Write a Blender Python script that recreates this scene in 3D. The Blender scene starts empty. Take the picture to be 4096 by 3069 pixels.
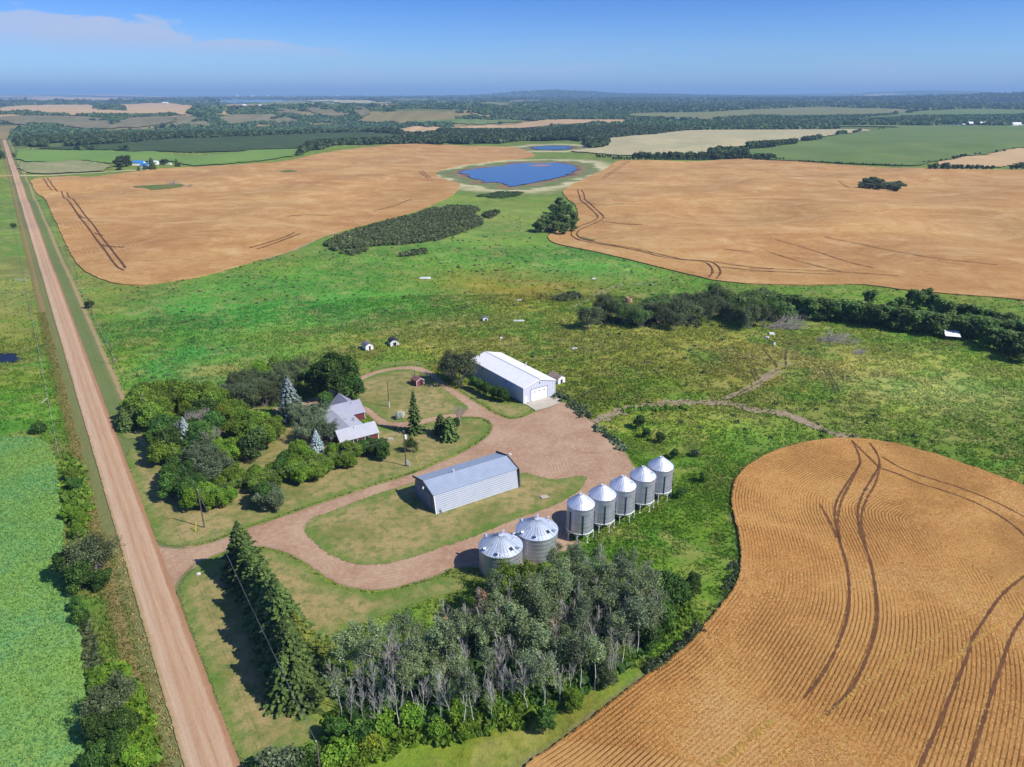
import bpy, math, random
import numpy as np
from mathutils import Vector, Matrix
from mathutils.geometry import delaunay_2d_cdt
rng = np.random.default_rng(7)
random.seed(7)
SC = bpy.context.scene
COL = SC.collection
# ------------------------------------------------------------------ camera
CAM_H = 80.0; PITCH = 22.1; FPX = 2844.0     # focal length in photo pixels (4096 wide)
cam = bpy.data.cameras.new('camera'); camo = bpy.data.objects.new('camera', cam); COL.objects.link(camo)
cam.sensor_fit = 'HORIZONTAL'; cam.sensor_width = 36.0; cam.lens = FPX / 4096 * 36.0
cam.clip_start = 0.5; cam.clip_end = 150000
camo.location = (0, 0, CAM_H); camo.rotation_euler = (math.radians(90 - PITCH), 0, 0)
SC.camera = camo
# ------------------------------------------------------------------ light
SUN_AZ = 113.0; SUN_EL = 44.0                 # azimuth clockwise from the view direction (+Y)
sd = Vector((math.sin(math.radians(SUN_AZ)) * math.cos(math.radians(SUN_EL)), math.cos(math.radians(SUN_AZ)) * math.cos(math.radians(SUN_EL)), math.sin(math.radians(SUN_EL))))
sl = bpy.data.lights.new('sun', 'SUN'); sl.energy = 4.3; sl.angle = math.radians(0.53); sl.color = (1.0, 0.94, 0.83)
so = bpy.data.objects.new('sun', sl); COL.objects.link(so); so.rotation_euler = sd.to_track_quat('Z', 'Y').to_euler(); so.location = (200, -100, 300)
SC.view_settings.view_transform = 'Standard'; SC.view_settings.look = 'None'; SC.view_settings.gamma = 1.0; SC.view_settings.exposure = 0.52
SC.cycles.max_bounces = 6; SC.cycles.diffuse_bounces = 3; SC.cycles.glossy_bounces = 2; SC.cycles.transmission_bounces = 2
SC.cycles.transparent_max_bounces = 4; SC.cycles.volume_bounces = 0; SC.cycles.use_denoising = True

# ------------------------------------------------------------------ node helper
def lin(c):
    c = c / 255.0
    return c / 12.92 if c <= 0.04045 else ((c + 0.055) / 1.055) ** 2.4
KALB = 0.64
def pc(r, g, b, k=KALB):
    """surface colour from a sunlit colour seen in the picture"""
    return (min(lin(r) * k, .9), min(lin(g) * k, .9), min(lin(b) * k, .9), 1.0)
class NT:
    def __init__(s, tree):
        s.t = tree; s.t.nodes.clear()
    def n(s, typ, props=None, **ins):
        nd = s.t.nodes.new(typ)
        for k, v in (props or {}).items(): setattr(nd, k, v)
        for k, v in ins.items():
            k2 = int(k[1:]) if (k[0] == 'i' and k[1:].isdigit()) else k.replace('_', ' ')
            s.put(nd.inputs[k2], v)
        return nd
    def put(s, sock, v):
        if isinstance(v, bpy.types.NodeSocket): s.t.links.new(v, sock)
        elif isinstance(v, bpy.types.Node): s.t.links.new(v.outputs[0], sock)
        else: sock.default_value = v
    def noise(s, vec, scale, detail=4.0, rough=0.55, dist=0.0):
        nd = s.n('ShaderNodeTexNoise', None, Scale=scale, Detail=detail, Roughness=rough, Distortion=dist)
        s.put(nd.inputs['Vector'], vec); return nd.outputs['Fac']
    def ramp(s, fac, stops, interp='LINEAR'):
        nd = s.n('ShaderNodeValToRGB'); cr = nd.color_ramp; cr.interpolation = interp
        while len(cr.elements) < len(stops): cr.elements.new(0.5)
        for e, (p, c) in zip(cr.elements, stops):
            e.position = p; e.color = c if hasattr(c, '__len__') else (c, c, c, 1)
        s.put(nd.inputs[0], fac); return nd.outputs[0]
    def mix(s, f, a, b, mode='MIX'):
        nd = s.n('ShaderNodeMix', {'data_type': 'RGBA', 'blend_type': mode})
        s.put(nd.inputs[0], f); s.put(nd.inputs[6], a); s.put(nd.inputs[7], b); return nd.outputs[2]
    def m(s, op, a, b=None, c=None, clamp=False):
        nd = s.n('ShaderNodeMath', {'operation': op, 'use_clamp': clamp}); s.put(nd.inputs[0], a)
        if b is not None: s.put(nd.inputs[1], b)
        if c is not None: s.put(nd.inputs[2], c)
        return nd.outputs[0]
    def mr(s, v, a, b, c=0.0, d=1.0):
        nd = s.n('ShaderNodeMapRange', {'clamp': True, 'interpolation_type': 'SMOOTHSTEP'}); s.put(nd.inputs[0], v)
        for i, q in enumerate((a, b, c, d)): nd.inputs[i + 1].default_value = q
        return nd.outputs[0]
    def attr(s, name): return s.n('ShaderNodeAttribute', {'attribute_name': name})
    def pos(s): return s.n('ShaderNodeNewGeometry').outputs['Position']
    def scl(s, vec, x, y, z, rz=0.0):
        nd = s.n('ShaderNodeMapping'); s.put(nd.inputs[0], vec); nd.inputs['Rotation'].default_value = (0, 0, rz)
        nd.inputs['Scale'].default_value = (x, y, z); return nd.outputs[0]
    def out(s, col, rough=0.9, bump=None, metal=0.0, spec=0.2, bdist=0.2, bstr=1.0, alpha=None):
        bs = s.n('ShaderNodeBsdfPrincipled'); s.put(bs.inputs['Base Color'], col); s.put(bs.inputs['Roughness'], rough)
        s.put(bs.inputs['Metallic'], metal); bs.inputs['Specular IOR Level'].default_value = spec
        if alpha is not None: s.put(bs.inputs['Alpha'], alpha)
        if bump is not None:
            b = s.n('ShaderNodeBump'); b.inputs['Strength'].default_value = bstr; b.inputs['Distance'].default_value = bdist
            s.put(b.inputs['Height'], bump); s.put(bs.inputs['Normal'], b)
        o = s.n('ShaderNodeOutputMaterial'); s.put(o.inputs[0], bs); return bs
def mat(name):
    m = bpy.data.materials.new(name); m.use_nodes = True; return m, NT(m.node_tree)
def simple(name, col, rough=0.7, metal=0.0, var=0.12, scale=3.0, spec=0.3):
    m, t = mat(name); tc = t.n('ShaderNodeTexCoord').outputs['Object']
    n = t.noise(tc, scale, 5)
    c = t.mix(t.ramp(n, [(0.3, 0.0), (0.7, 1.0)]), tuple(q * (1 - var) for q in col[:3]) + (1,), tuple(min(q * (1 + var), 1) for q in col[:3]) + (1,))
    t.out(c, rough, metal=metal, spec=spec); return m

# ------------------------------------------------------------------ world
W = bpy.data.worlds.new('World'); SC.world = W; W.use_nodes = True
t = NT(W.node_tree)
sky = t.n('ShaderNodeTexSky', {'sky_type': 'NISHITA', 'sun_disc': False, 'sun_elevation': math.radians(SUN_EL), 'sun_rotation': math.radians(SUN_AZ),
          'altitude': 700.0, 'air_density': 1.0, 'dust_density': 0.6, 'ozone_density': 3.2})
gen = t.n('ShaderNodeTexCoord').outputs['Generated']
sx = t.n('ShaderNodeSeparateXYZ'); t.put(sx.inputs[0], gen)
el = t.m('MULTIPLY', t.m('ARCSINE', sx.outputs[2]), 57.2958)
az = t.m('MULTIPLY', t.m('ARCTAN2', sx.outputs[0], sx.outputs[1]), 57.2958)
cv = t.n('ShaderNodeCombineXYZ'); t.put(cv.inputs[0], az); t.put(cv.inputs[1], t.m('MULTIPLY', el, 3.2)); cv.inputs[2].default_value = 3.7
nz = t.noise(cv.outputs[0], 0.22, 8, 0.6, 0.4); nz2 = t.noise(cv.outputs[0], 0.07, 5, 0.6, 0.5)
azf = t.m('DIVIDE', t.m('ADD', az, 42.0), 40.0)
top = t.m('MULTIPLY', t.ramp(azf, [(0.0, .60), (0.25, .74), (0.45, .62), (0.68, .46), (0.88, .42), (1.0, .40)]), 7.2)
top = t.m('ADD', top, t.m('MULTIPLY', t.m('SUBTRACT', nz, 0.5), 3.4))
up = t.mr(t.m('SUBTRACT', top, el), 0.0, 0.5)
lo = t.mr(el, 1.7, 3.9)
fadeaz = t.mr(az, -13.0, -9.0, 1.0, 0.0)
c1 = t.m('MULTIPLY', t.m('MULTIPLY', up, lo), t.m('MULTIPLY', fadeaz, t.mr(nz2, 0.25, 0.75, 0.5, 1.1)))
e2 = t.m('ABSOLUTE', t.m('SUBTRACT', t.m('ADD', el, t.m('MULTIPLY', t.m('SUBTRACT', nz, .5), 0.9)), 1.75))
c2 = t.m('MULTIPLY', t.mr(e2, 0.05, 0.6, 1.0, 0.0), t.m('MULTIPLY', t.mr(az, -9.0, -2.0), t.mr(az, 3.0, 11.0, 1.0, 0.0)))
c3 = t.m('MULTIPLY', t.mr(nz2, 0.45, 0.8), t.m('MULTIPLY', t.mr(el, 0.5, 5.0, 0.5, 0.0), 1.0))
cl = t.m('MAXIMUM', t.m('MAXIMUM', t.m('MULTIPLY', c1, 0.85), t.m('MULTIPLY', c2, 0.34)), c3)
tc_ = t.mix(1.0, sky.outputs[0], t.mix(t.mr(el, 16.0, 45.0), t.mix(t.mr(el, 0.0, 9.0), (0.54, 0.79, 1.20, 1), (0.19, 0.43, 0.96, 1)), (0.62, 0.80, 1.12, 1)), 'MULTIPLY')  # sky high above the frame is tinted brighter than natural, added as fill light
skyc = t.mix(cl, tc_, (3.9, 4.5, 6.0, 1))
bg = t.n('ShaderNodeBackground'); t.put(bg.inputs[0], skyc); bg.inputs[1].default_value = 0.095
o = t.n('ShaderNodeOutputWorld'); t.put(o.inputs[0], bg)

# ------------------------------------------------------------------ photo tracing (pixel of a crop -> photo pixel -> ground)
def mk(ox, oy, s): return lambda x, y: (ox + x / s, oy + y / s)
O = mk(0, 0, 1 / 1.8526); C1 = mk(0, 350, 2.011); C2 = mk(1000, 350, 2.011); C3 = mk(2000, 350, 2.011); C4 = mk(3000, 350, 2.018)
C5 = mk(0, 1100, 2.011); C6 = mk(1000, 1100, 2.011); C7 = mk(2000, 1100, 2.011); C8 = mk(3000, 1100, 2.018); C9 = mk(0, 1700, 1.841)
D1 = mk(800, 2000, 2.011); D2 = mk(1800, 2100, 1.841); WW = mk(2600, 1700, 1.2106); HH = mk(1200, 1500, 5.5225); SS = mk(1880, 1380, 5.5225)
BB = mk(1900, 1950, 3.6817); MM = mk(1600, 1750, 3.6817); YY = mk(1500, 1350, 2.761); L1 = mk(0, 360, 3.16); L2 = mk(700, 360, 2.765)
R1 = mk(3700, 440, 5.586); NN = mk(2950, 1180, 4.424); LB = mk(0, 2300, 1.58); TT = mk(1000, 1750, 3.6817); FF = mk(450, 1500, 3.3138); KK = mk(2100, 1750, 2.5486)
BL = mk(480, 600, 6.9125)
CP, SP = math.cos(math.radians(PITCH)), math.sin(math.radians(PITCH))
def ray(p):
    x = p[0] - 2048; y = -(p[1] - 1534.5)
    return x, FPX * CP + y * SP, -FPX * SP + y * CP
# ------------------------------------------------------------------ terrain height
_K = []
_r = np.random.default_rng(21)
for lam, n in ((95, 4), (150, 4), (420, 4), (900, 3)):
    for i in range(n):
        a = _r.uniform(0, math.pi); l = lam * _r.uniform(.75, 1.35); _K.append((lam, math.cos(a) / l * 2 * math.pi, math.sin(a) / l * 2 * math.pi, _r.uniform(0, 6.28)))
def sines(x, y, lam):
    s = 0; n = 0
    for L, kx, ky, ph in _K:
        if L == lam: s = s + np.sin(kx * x + ky * y + ph + 0.7 * np.sin(ky * x * .6 - kx * y * .6 + ph)); n += 1
    return s / n
def sst(v, a, b):
    q = np.clip((v - a) / (b - a), 0, 1); return q * q * (3 - 2 * q)
def zt(x, y):
    x = np.asarray(x, float); y = np.asarray(y, float)
    r = np.hypot(x, y); az = np.degrees(np.arctan2(x, np.maximum(y, 1e-6)))
    A = 0.25 * sst(r, 60, 200) + 2.0 * sst(r, 300, 520)
    z = A * (1.3 * sines(x, y, 150) + .5 * sines(x, y, 95)) * (1 - sst(r, 1300, 2000))
    z = z + 4.0 * sst(r, 450, 1200) * sines(x, y, 420) * (1 - 0.5 * sst(r, 1200, 1900)) + 7 * sst(r, 2800, 6000) * sines(x, y, 900)
    mR = sst(x, 45, 120) * (1 - sst(x, 420, 520)); z = z + 2.3 * np.exp(-((y - 588 - .13 * x) / 30) ** 2) * mR * (1 - sst(x, 260, 380)) + 2.4 * np.exp(-((y - 735 - .06 * x) / 34) ** 2) * mR
    z = z + 2.2 * np.exp(-((y - 545 + .12 * (x - 300)) / 26) ** 2) * sst(x, 190, 290) + 2.0 * np.exp(-((y - 455 - .05 * x) / 24) ** 2) * sst(x, 90, 200) * (1 - sst(x, 260, 340)) + 2.0 * np.exp(-((y - 600 - .25 * (x + 250)) / 30) ** 2) * sst(-x, 40, 110) * (1 - sst(-x, 380, 440)) + 1.6 * np.exp(-((y - 700) / 36) ** 2) * sst(-x, 60, 140)
    pm = np.exp(-((((x - 8) / 125) ** 2 + ((y - 800) / 210) ** 2) ** 2)) + np.exp(-((((x - 65) / 75) ** 2 + ((y - 1215) / 160) ** 2) ** 2)) + np.exp(-((((x + 137) / 14) ** 2 + ((y - 222) / 14) ** 2) ** 2))
    z = z * (1 - np.clip(pm, 0, 1))
    left = 1 - sst(az, -1.5, 6.0)
    wob = 260 * sines(x, y, 900) + 190 * sines(x * 1.0, y * .25, 420) + 60 * np.abs(sines(x * 1.3, y * .2, 150))
    rimlift = 12 + 12 * sst(az, -26, -14)
    V = -24 * sst(r, 1720, 2000) * left
    wall = sst(r + wob, 2330, 3050)
    z = z + V * (1 - wall) + rimlift * wall * left + wall * left * 5 * np.abs(sines(x * 1.5, y * .35, 420))
    z = z + (1 - left) * 20 * sst(r, 1900, 5200) + 34 * sst(r, 11000, 26000)
    z = z * (1 - np.exp(-((((x + 2500) / 1500) ** 2 + ((y - 9600) / 2600) ** 2) ** 2))) + 20 * np.exp(-((((x + 2500) / 1500) ** 2 + ((y - 9600) / 2600) ** 2) ** 2))
    z = z + 66 * np.exp(-(((x - 640) / 900) ** 2 + ((y - 12500) / 1400) ** 2)) + 46 * np.exp(-(((x - 1700) / 2500) ** 2 + ((y - 13000) / 2000) ** 2))
    z = z + 95 * np.exp(-(((x - 9300) / 1500) ** 2 + ((y - 16500) / 2500) ** 2)) + 55 * np.exp(-(((x - 7000) / 3500) ** 2 + ((y - 17500) / 2500) ** 2))
    z = z + 60 * np.exp(-(((x - 5200) / 1500) ** 2 + ((y - 6800) / 1500) ** 2)) + 45 * np.exp(-(((x + 9800) / 2500) ** 2 + ((y - 15000) / 2500) ** 2))
    z = z + 26 * sst(r, 20000, 40000) * (.5 + .5 * sines(x * .12, y * .12, 420))
    return z
_RR = 25 * np.exp(np.arange(0, math.log(46000 / 25), 0.0035))
def G(pts):
    """first hit of the sight lines through photo pixels on the terrain"""
    P = np.array([ray(p) for p in pts], float); h = np.hypot(P[:, 0], P[:, 1])
    dx, dy, dz = P[:, 0] / h, P[:, 1] / h, P[:, 2] / h
    out = np.zeros((len(pts), 3))
    for i in range(len(pts)):
        X = dx[i] * _RR; Y = dy[i] * _RR; Z = CAM_H + dz[i] * _RR; d = Z - zt(X, Y)
        k = np.argmax(d < 0)
        if d[k] >= 0: k = len(_RR) - 1
        f = d[k - 1] / (d[k - 1] - d[k]) if (k > 0 and d[k] < 0) else 1.0
        rr = _RR[k - 1] + f * (_RR[k] - _RR[k - 1]) if k > 0 else _RR[0]
        out[i] = (dx[i] * rr, dy[i] * rr, zt(dx[i] * rr, dy[i] * rr))
    return out
def g1(p): return G([p])[0]
def at(p, z):
    """point of the sight line at height z above flat ground"""
    x, y, q = ray(p); k = (z - CAM_H) / q
    return np.array((x * k, y * k, z))
def topat(p, H):
    """foot of an upright thing of height H whose top is seen at p"""
    z0 = 0.0
    for _ in range(4):
        a = at(p, H + z0); z0 = float(zt(a[0], a[1]))
    return np.array((a[0], a[1], z0))

# ------------------------------------------------------------------ mesh helpers
def mesh_np(name, V, F, mats=None, smooth=False, mi=None, attrs=None, cols=None):
    V = np.asarray(V, np.float32); me = bpy.data.meshes.new(name)
    if isinstance(F, np.ndarray): F = [F]
    nf = sum(len(f) for f in F); nl = sum(f.size for f in F)
    me.vertices.add(len(V)); me.vertices.foreach_set('co', V.ravel()); me.loops.add(nl); me.polygons.add(nf)
    me.loops.foreach_set('vertex_index', np.concatenate([f.ravel() for f in F]).astype(np.int32))
    tot = np.concatenate([np.full(len(f), f.shape[1], np.int32) for f in F]); st = np.concatenate([[0], np.cumsum(tot)[:-1]]).astype(np.int32)
    me.polygons.foreach_set('loop_start', st); me.polygons.foreach_set('loop_total', tot)
    if smooth is not False: me.polygons.foreach_set('use_smooth', np.full(nf, True) if smooth is True else np.asarray(smooth, bool))
    if mi is not None: me.polygons.foreach_set('material_index', np.asarray(mi, np.int32))
    for m in (mats or []): me.materials.append(m)
    for k, a in (attrs or {}).items():
        at_ = me.attributes.new(k, 'FLOAT', 'POINT'); at_.data.foreach_set('value', np.asarray(a, np.float32))
    for k, a in (cols or {}).items():
        at_ = me.attributes.new(k, 'FLOAT_COLOR', 'POINT'); at_.data.foreach_set('color', np.asarray(a, np.float32).ravel())
    me.update(calc_edges=True); me.validate(); return me
def link(name, me, parent=None, label=None, cat=None, group=None, kind=None, loc=None, rz=None, sc=None):
    o = bpy.data.objects.new(name, me); COL.objects.link(o)
    if parent is not None: o.parent = parent
    if label: o['label'] = label
    if cat: o['category'] = cat
    if group: o['group'] = group
    if kind: o['kind'] = kind
    if loc is not None: o.location = tuple(float(q) for q in loc)
    if rz is not None: o.rotation_euler = (0, 0, rz)
    if sc is not None: o.scale = sc if hasattr(sc, '__len__') else (sc, sc, sc)
    return o
class MB:
    """collects polygons; build() makes ONE mesh"""
    def __init__(s): s.v = []; s.f = []; s.mi = []; s.sm = []
    def add(s, vs, fs, mi=0, sm=False):
        b = len(s.v); s.v += [tuple(map(float, v)) for v in vs]
        for f in fs: s.f.append([b + i for i in f]); s.mi.append(mi); s.sm.append(sm)
        return s
    def box(s, x0, x1, y0, y1, z0, z1, mi=0):
        return s.add([(x0, y0, z0), (x1, y0, z0), (x1, y1, z0), (x0, y1, z0), (x0, y0, z1), (x1, y0, z1), (x1, y1, z1), (x0, y1, z1)],
                     [(0, 3, 2, 1), (4, 5, 6, 7), (0, 1, 5, 4), (1, 2, 6, 5), (2, 3, 7, 6), (3, 0, 4, 7)], mi)
    def slab(s, pts, th, mi=0):
        """polygon thickened downwards"""
        n = len(pts); lo = [(p[0], p[1], p[2] - th) for p in pts]
        return s.add(list(pts) + lo, [tuple(range(n)), tuple(range(2 * n - 1, n - 1, -1))] + [(i, i + n, (i + 1) % n + n, (i + 1) % n) for i in range(n)], mi)
    def prism(s, prof, y0, y1, mi=0):
        """profile in x,z swept along y"""
        n = len(prof)
        return s.add([(p[0], y0, p[1]) for p in prof] + [(p[0], y1, p[1]) for p in prof],
                     [tuple(range(n)), tuple(range(2 * n - 1, n - 1, -1))] + [(i, i + n, (i + 1) % n + n, (i + 1) % n) for i in range(n)], mi)
    def tube(s, a, b, r0, r1=None, n=6, mi=0, cap=True, sm=True):
        r1 = r0 if r1 is None else r1; a = Vector(a); b = Vector(b); d = (b - a).normalized()
        u = d.cross(Vector((0, 0, 1))) if abs(d.z) < .95 else d.cross(Vector((1, 0, 0))); u.normalize(); w = d.cross(u)
        vs = [a + (u * math.cos(k * 2 * math.pi / n) + w * math.sin(k * 2 * math.pi / n)) * r0 for k in range(n)] + [b + (u * math.cos(k * 2 * math.pi / n) + w * math.sin(k * 2 * math.pi / n)) * r1 for k in range(n)]
        s.add(vs, [(k, k + n, (k + 1) % n + n, (k + 1) % n) for k in range(n)], mi, sm)
        if cap: s.add(vs[:n], [tuple(range(n))], mi); s.add(vs[n:], [tuple(range(n - 1, -1, -1))], mi)
        return s
    def lathe(s, prof, n=32, mi=0, cx=0, cy=0, sm=False, cap=False):
        m_ = len(prof); vs = [(cx + r * math.cos(2 * math.pi * k / n), cy + r * math.sin(2 * math.pi * k / n), z) for r, z in prof for k in range(n)]
        fs = [(j * n + k, j * n + (k + 1) % n, (j + 1) * n + (k + 1) % n, (j + 1) * n + k) for j in range(m_ - 1) for k in range(n)]
        if cap: fs.append(tuple((m_ - 1) * n + k for k in range(n)))
        return s.add(vs, fs, mi, sm)
    def build(s, name, mats, parent=None, **kw):
        me = bpy.data.meshes.new(name); me.from_pydata(s.v, [], s.f)
        for m in (mats if isinstance(mats, (list, tuple)) else [mats]): me.materials.append(m)
        me.polygons.foreach_set('material_index', np.array(s.mi, np.int32)); me.polygons.foreach_set('use_smooth', np.array(s.sm, bool)); me.update()
        return link(name, me, parent, **kw)
def empty(name, loc, rz=0.0, label=None, cat=None, group=None, sc=None):
    o = link(name, None, None, label, cat, group, None, loc, rz, sc); o.empty_display_size = 1; return o
def copy_tree(root, loc, rz=None, label=None, group=None, sc=None):
    r = root.copy(); COL.objects.link(r); r.location = tuple(float(q) for q in loc)
    if rz is not None: r.rotation_euler = (0, 0, rz)
    if sc is not None: r.scale = sc if hasattr(sc, '__len__') else (sc, sc, sc)
    if label: r['label'] = label
    if group: r['group'] = group
    for ch in list(root.children):
        c = ch.copy(); COL.objects.link(c); c.parent = r
        for g in ch.children:
            d = g.copy(); COL.objects.link(d); d.parent = c
    return r
def inpoly(px, py, poly):
    ins = np.zeros(px.shape, bool); n = len(poly); j = n - 1
    for i in range(n):
        xi, yi = poly[i][0], poly[i][1]; xj, yj = poly[j][0], poly[j][1]
        if yi != yj:
            c = ((yi > py) != (yj > py)) & (px < (xj - xi) * (py - yi) / (yj - yi) + xi); ins ^= c
        j = i
    return ins
def dpoly(px, py, line, closed=False):
    """distance of points to a polyline"""
    d = np.full(px.shape, 1e9); L = np.asarray(line)[:, :2]; n = len(L)
    for i in range(n if closed else n - 1):
        a = L[i]; b = L[(i + 1) % n]; ab = b - a; q = max(float(ab @ ab), 1e-9)
        t_ = np.clip(((px - a[0]) * ab[0] + (py - a[1]) * ab[1]) / q, 0, 1)
        d = np.minimum(d, np.hypot(px - a[0] - t_ * ab[0], py - a[1] - t_ * ab[1]))
    return d
def dense(poly, k=0.004, mn=0.7, closed=True, smooth=2):
    """round the corners of a traced line and cut it into short edges"""
    P = np.asarray(poly, float)[:, :2]
    for _ in range(smooth):
        Q = []; n = len(P); rngi = range(n if closed else n - 1)
        if not closed: Q.append(P[0])
        for i in rngi:
            a, b = P[i], P[(i + 1) % n]; Q += [a * .78 + b * .22, a * .22 + b * .78]
        if not closed: Q.append(P[-1])
        P = np.array(Q)
    out = []; n = len(P)
    for i in range(n if closed else n - 1):
        a, b = P[i], P[(i + 1) % n]; L = np.hypot(*(b - a)); s = max(mn, k * np.hypot(*a)); m_ = max(1, int(L / s))
        for j in range(m_): out.append(a + (b - a) * j / m_)
    if not closed: out.append(P[-1])
    return np.array(out)
# base grid shared by the ground and everything laid on it
AZ = np.radians(np.linspace(-60, 60, 561)); RG = 22 * np.exp(np.arange(0, math.log(46000 / 22), 0.0082))
GX = np.outer(RG, np.sin(AZ)); GY = np.outer(RG, np.cos(AZ)); GZ = zt(GX, GY)
def sheet(name, poly, m, off=0.05, jit=0.12, line=None, skirt=0.0, label=None, smooth=2, kf=0.0003, mn=0.7, attrs=None, cols=None):
    """one draped surface inside a traced outline"""
    B = dense(poly, mn=mn, smooth=smooth); r = np.hypot(B[:, 0], B[:, 1])
    B = B + rng.normal(0, 1, B.shape) * (jit * np.maximum(1, r / 250))[:, None]
    sel = (GX > B[:, 0].min()) & (GX < B[:, 0].max()) & (GY > B[:, 1].min()) & (GY < B[:, 1].max())
    X = GX[sel]; Y = GY[sel]; ins = inpoly(X, Y, B); X, Y = X[ins], Y[ins]
    d = dpoly(X, Y, B[::max(1, len(B) // 400)], True); keep = d > 0.003 * np.hypot(X, Y); X, Y = X[keep], Y[keep]
    n = len(B); pts = [Vector((float(a), float(b))) for a, b in B] + [Vector((float(a), float(b))) for a, b in zip(X, Y)]
    res = delaunay_2d_cdt(pts, [], [list(range(n))], 1, 1e-4)
    V2 = np.array([(v.x, v.y) for v in res[0]]); F = np.array([f for f in res[2] if len(f) == 3], np.int32)
    e1 = V2[F[:, 1]] - V2[F[:, 0]]; e2 = V2[F[:, 2]] - V2[F[:, 0]]; fl = (e1[:, 0] * e2[:, 1] - e1[:, 1] * e2[:, 0]) < 0; F[fl] = F[fl][:, ::-1]
    x, y = V2[:, 0], V2[:, 1]; z = zt(x, y) + off + kf * np.hypot(x, y)
    A = {'edge': dpoly(x, y, line if line is not None else B[::2], line is None)}
    if attrs: A.update(attrs(x, y))
    V = np.column_stack([x, y, z]); FF_ = [F]
    if skirt:
        bz = zt(B[:, 0], B[:, 1]) - 0.2; top_ = zt(B[:, 0], B[:, 1]) + off + kf * np.hypot(B[:, 0], B[:, 1]); b0 = len(V)
        V = np.vstack([V, np.column_stack([B, top_]), np.column_stack([B, bz])]); i = np.arange(n); j = (i + 1) % n
        FF_.append(np.column_stack([b0 + i, b0 + n + i, b0 + n + j, b0 + j]).astype(np.int32))
        for k_ in A: A[k_] = np.concatenate([A[k_], np.zeros(2 * n)])
    me = mesh_np(name, V, FF_, [m], smooth=True, attrs=A)
    return link(name, me, label=label, kind='structure')
def ribbon(name, pts, w, m, off=0.03, jit=0.04, kind='structure', label=None, smooth=2, mn=0.6, kf=0.0003, parent=None):
    P = dense(pts, closed=False, smooth=smooth, mn=mn); T = np.gradient(P, axis=0); T /= np.linalg.norm(T, axis=1)[:, None] + 1e-9
    Nn = np.column_stack([-T[:, 1], T[:, 0]]); ww = w * (1 + rng.normal(0, jit, len(P)))[:, None] / 2
    L = P + Nn * ww; R = P - Nn * ww; f = lambda q: np.column_stack([q, zt(q[:, 0], q[:, 1]) + off + kf * np.hypot(q[:, 0], q[:, 1])])
    V = np.vstack([f(L), f(P), f(R)]); n = len(P); i = np.arange(n - 1)
    F = np.vstack([np.column_stack([i + 1, i, n + i, n + i + 1]), np.column_stack([n + i + 1, n + i, 2 * n + i, 2 * n + i + 1])]).astype(np.int32)
    a = np.concatenate([np.ones(n), np.zeros(n), -np.ones(n)])
    return link(name, mesh_np(name, V, F, [m], smooth=True, attrs={'across': a}), label=label, kind=kind, parent=parent)
# ================================================================== outlines traced on the photo (world coordinates)
RS = 0.6815; RC = 6.6; RCOS = 0.8264                       # road line x = -RS*y + RC
def roadu(x, y): return (x + RS * y - RC) * RCOS
def cv(fn, pts): return [fn(*p) for p in pts]
def GP(pts): return G(pts)[:, :2]
POND = GP(cv(C2, [(1680, 690), (1672, 678), (1750, 665), (1900, 645), (2040, 630)]) + cv(C3, [(100, 612), (250, 605), (330, 612), (430, 602), (560, 615), (620, 640), (610, 665), (560, 700), (450, 730), (300, 760), (180, 785), (90, 798), (50, 785), (10, 768)]) + cv(C2, [(1950, 762), (1890, 765), (1860, 745), (1800, 735), (1740, 718), (1755, 700)]))
POND2 = GP(cv(C3, [(235, 485), (350, 473), (500, 469), (595, 480), (575, 495), (450, 503), (300, 501)]))
POND3 = GP(cv(C5, [(-70, 690), (-40, 655), (20, 636), (90, 630), (150, 640), (175, 665), (150, 690), (90, 706), (10, 708), (-50, 704)]))
NEARW_L = GP([(3400, 2100 + 1800), (2600, 3700)] + [O(1000, 1790)] + [O(1130, 1657), O(1220, 1600), O(1310, 1530)] + cv(WW, [(0, 1210), (90, 1150), (180, 1080), (270, 975), (330, 900), (400, 810), (434, 740), (440, 660), (438, 600), (430, 540), (408, 450), (395, 400), (393, 350), (410, 270), (465, 205), (600, 130), (760, 88), (900, 70), (1050, 75), (1200, 100), (1400, 155), (1600, 225), (1811, 300)]) + [O(2400, 1140), O(2700, 1300)])
LEFTW = GP(cv(C1, [(230, 735), (480, 722), (600, 715), (740, 727), (850, 712), (1000, 690), (1200, 668), (1500, 645), (1800, 628)]) + cv(C2, [(0, 622), (300, 590), (440, 562), (560, 537), (800, 502), (1000, 477), (1270, 455), (1450, 457), (1700, 474), (2000, 479), (2120, 484)]) + cv(C3, [(200, 505), (290, 545), (250, 563), (150, 578), (0, 590)]) + cv(C2, [(1900, 602), (1700, 630), (1530, 665), (1487, 690), (1510, 720), (1600, 755), (1680, 770), (1690, 800), (1650, 850), (1600, 890), (1500, 930), (1380, 985), (1200, 1040), (1000, 1085), (850, 1125), (700, 1170), (560, 1215), (430, 1270), (300, 1330), (100, 1385)]) + cv(C1, [(2011, 1415), (1800, 1475), (1600, 1530), (1400, 1560), (1250, 1585), (1100, 1597), (950, 1585), (850, 1560), (700, 1500), (620, 1420), (570, 1340), (500, 1200), (450, 1080), (400, 980), (360, 890), (320, 870), (290, 850), (260, 800)]))
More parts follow.
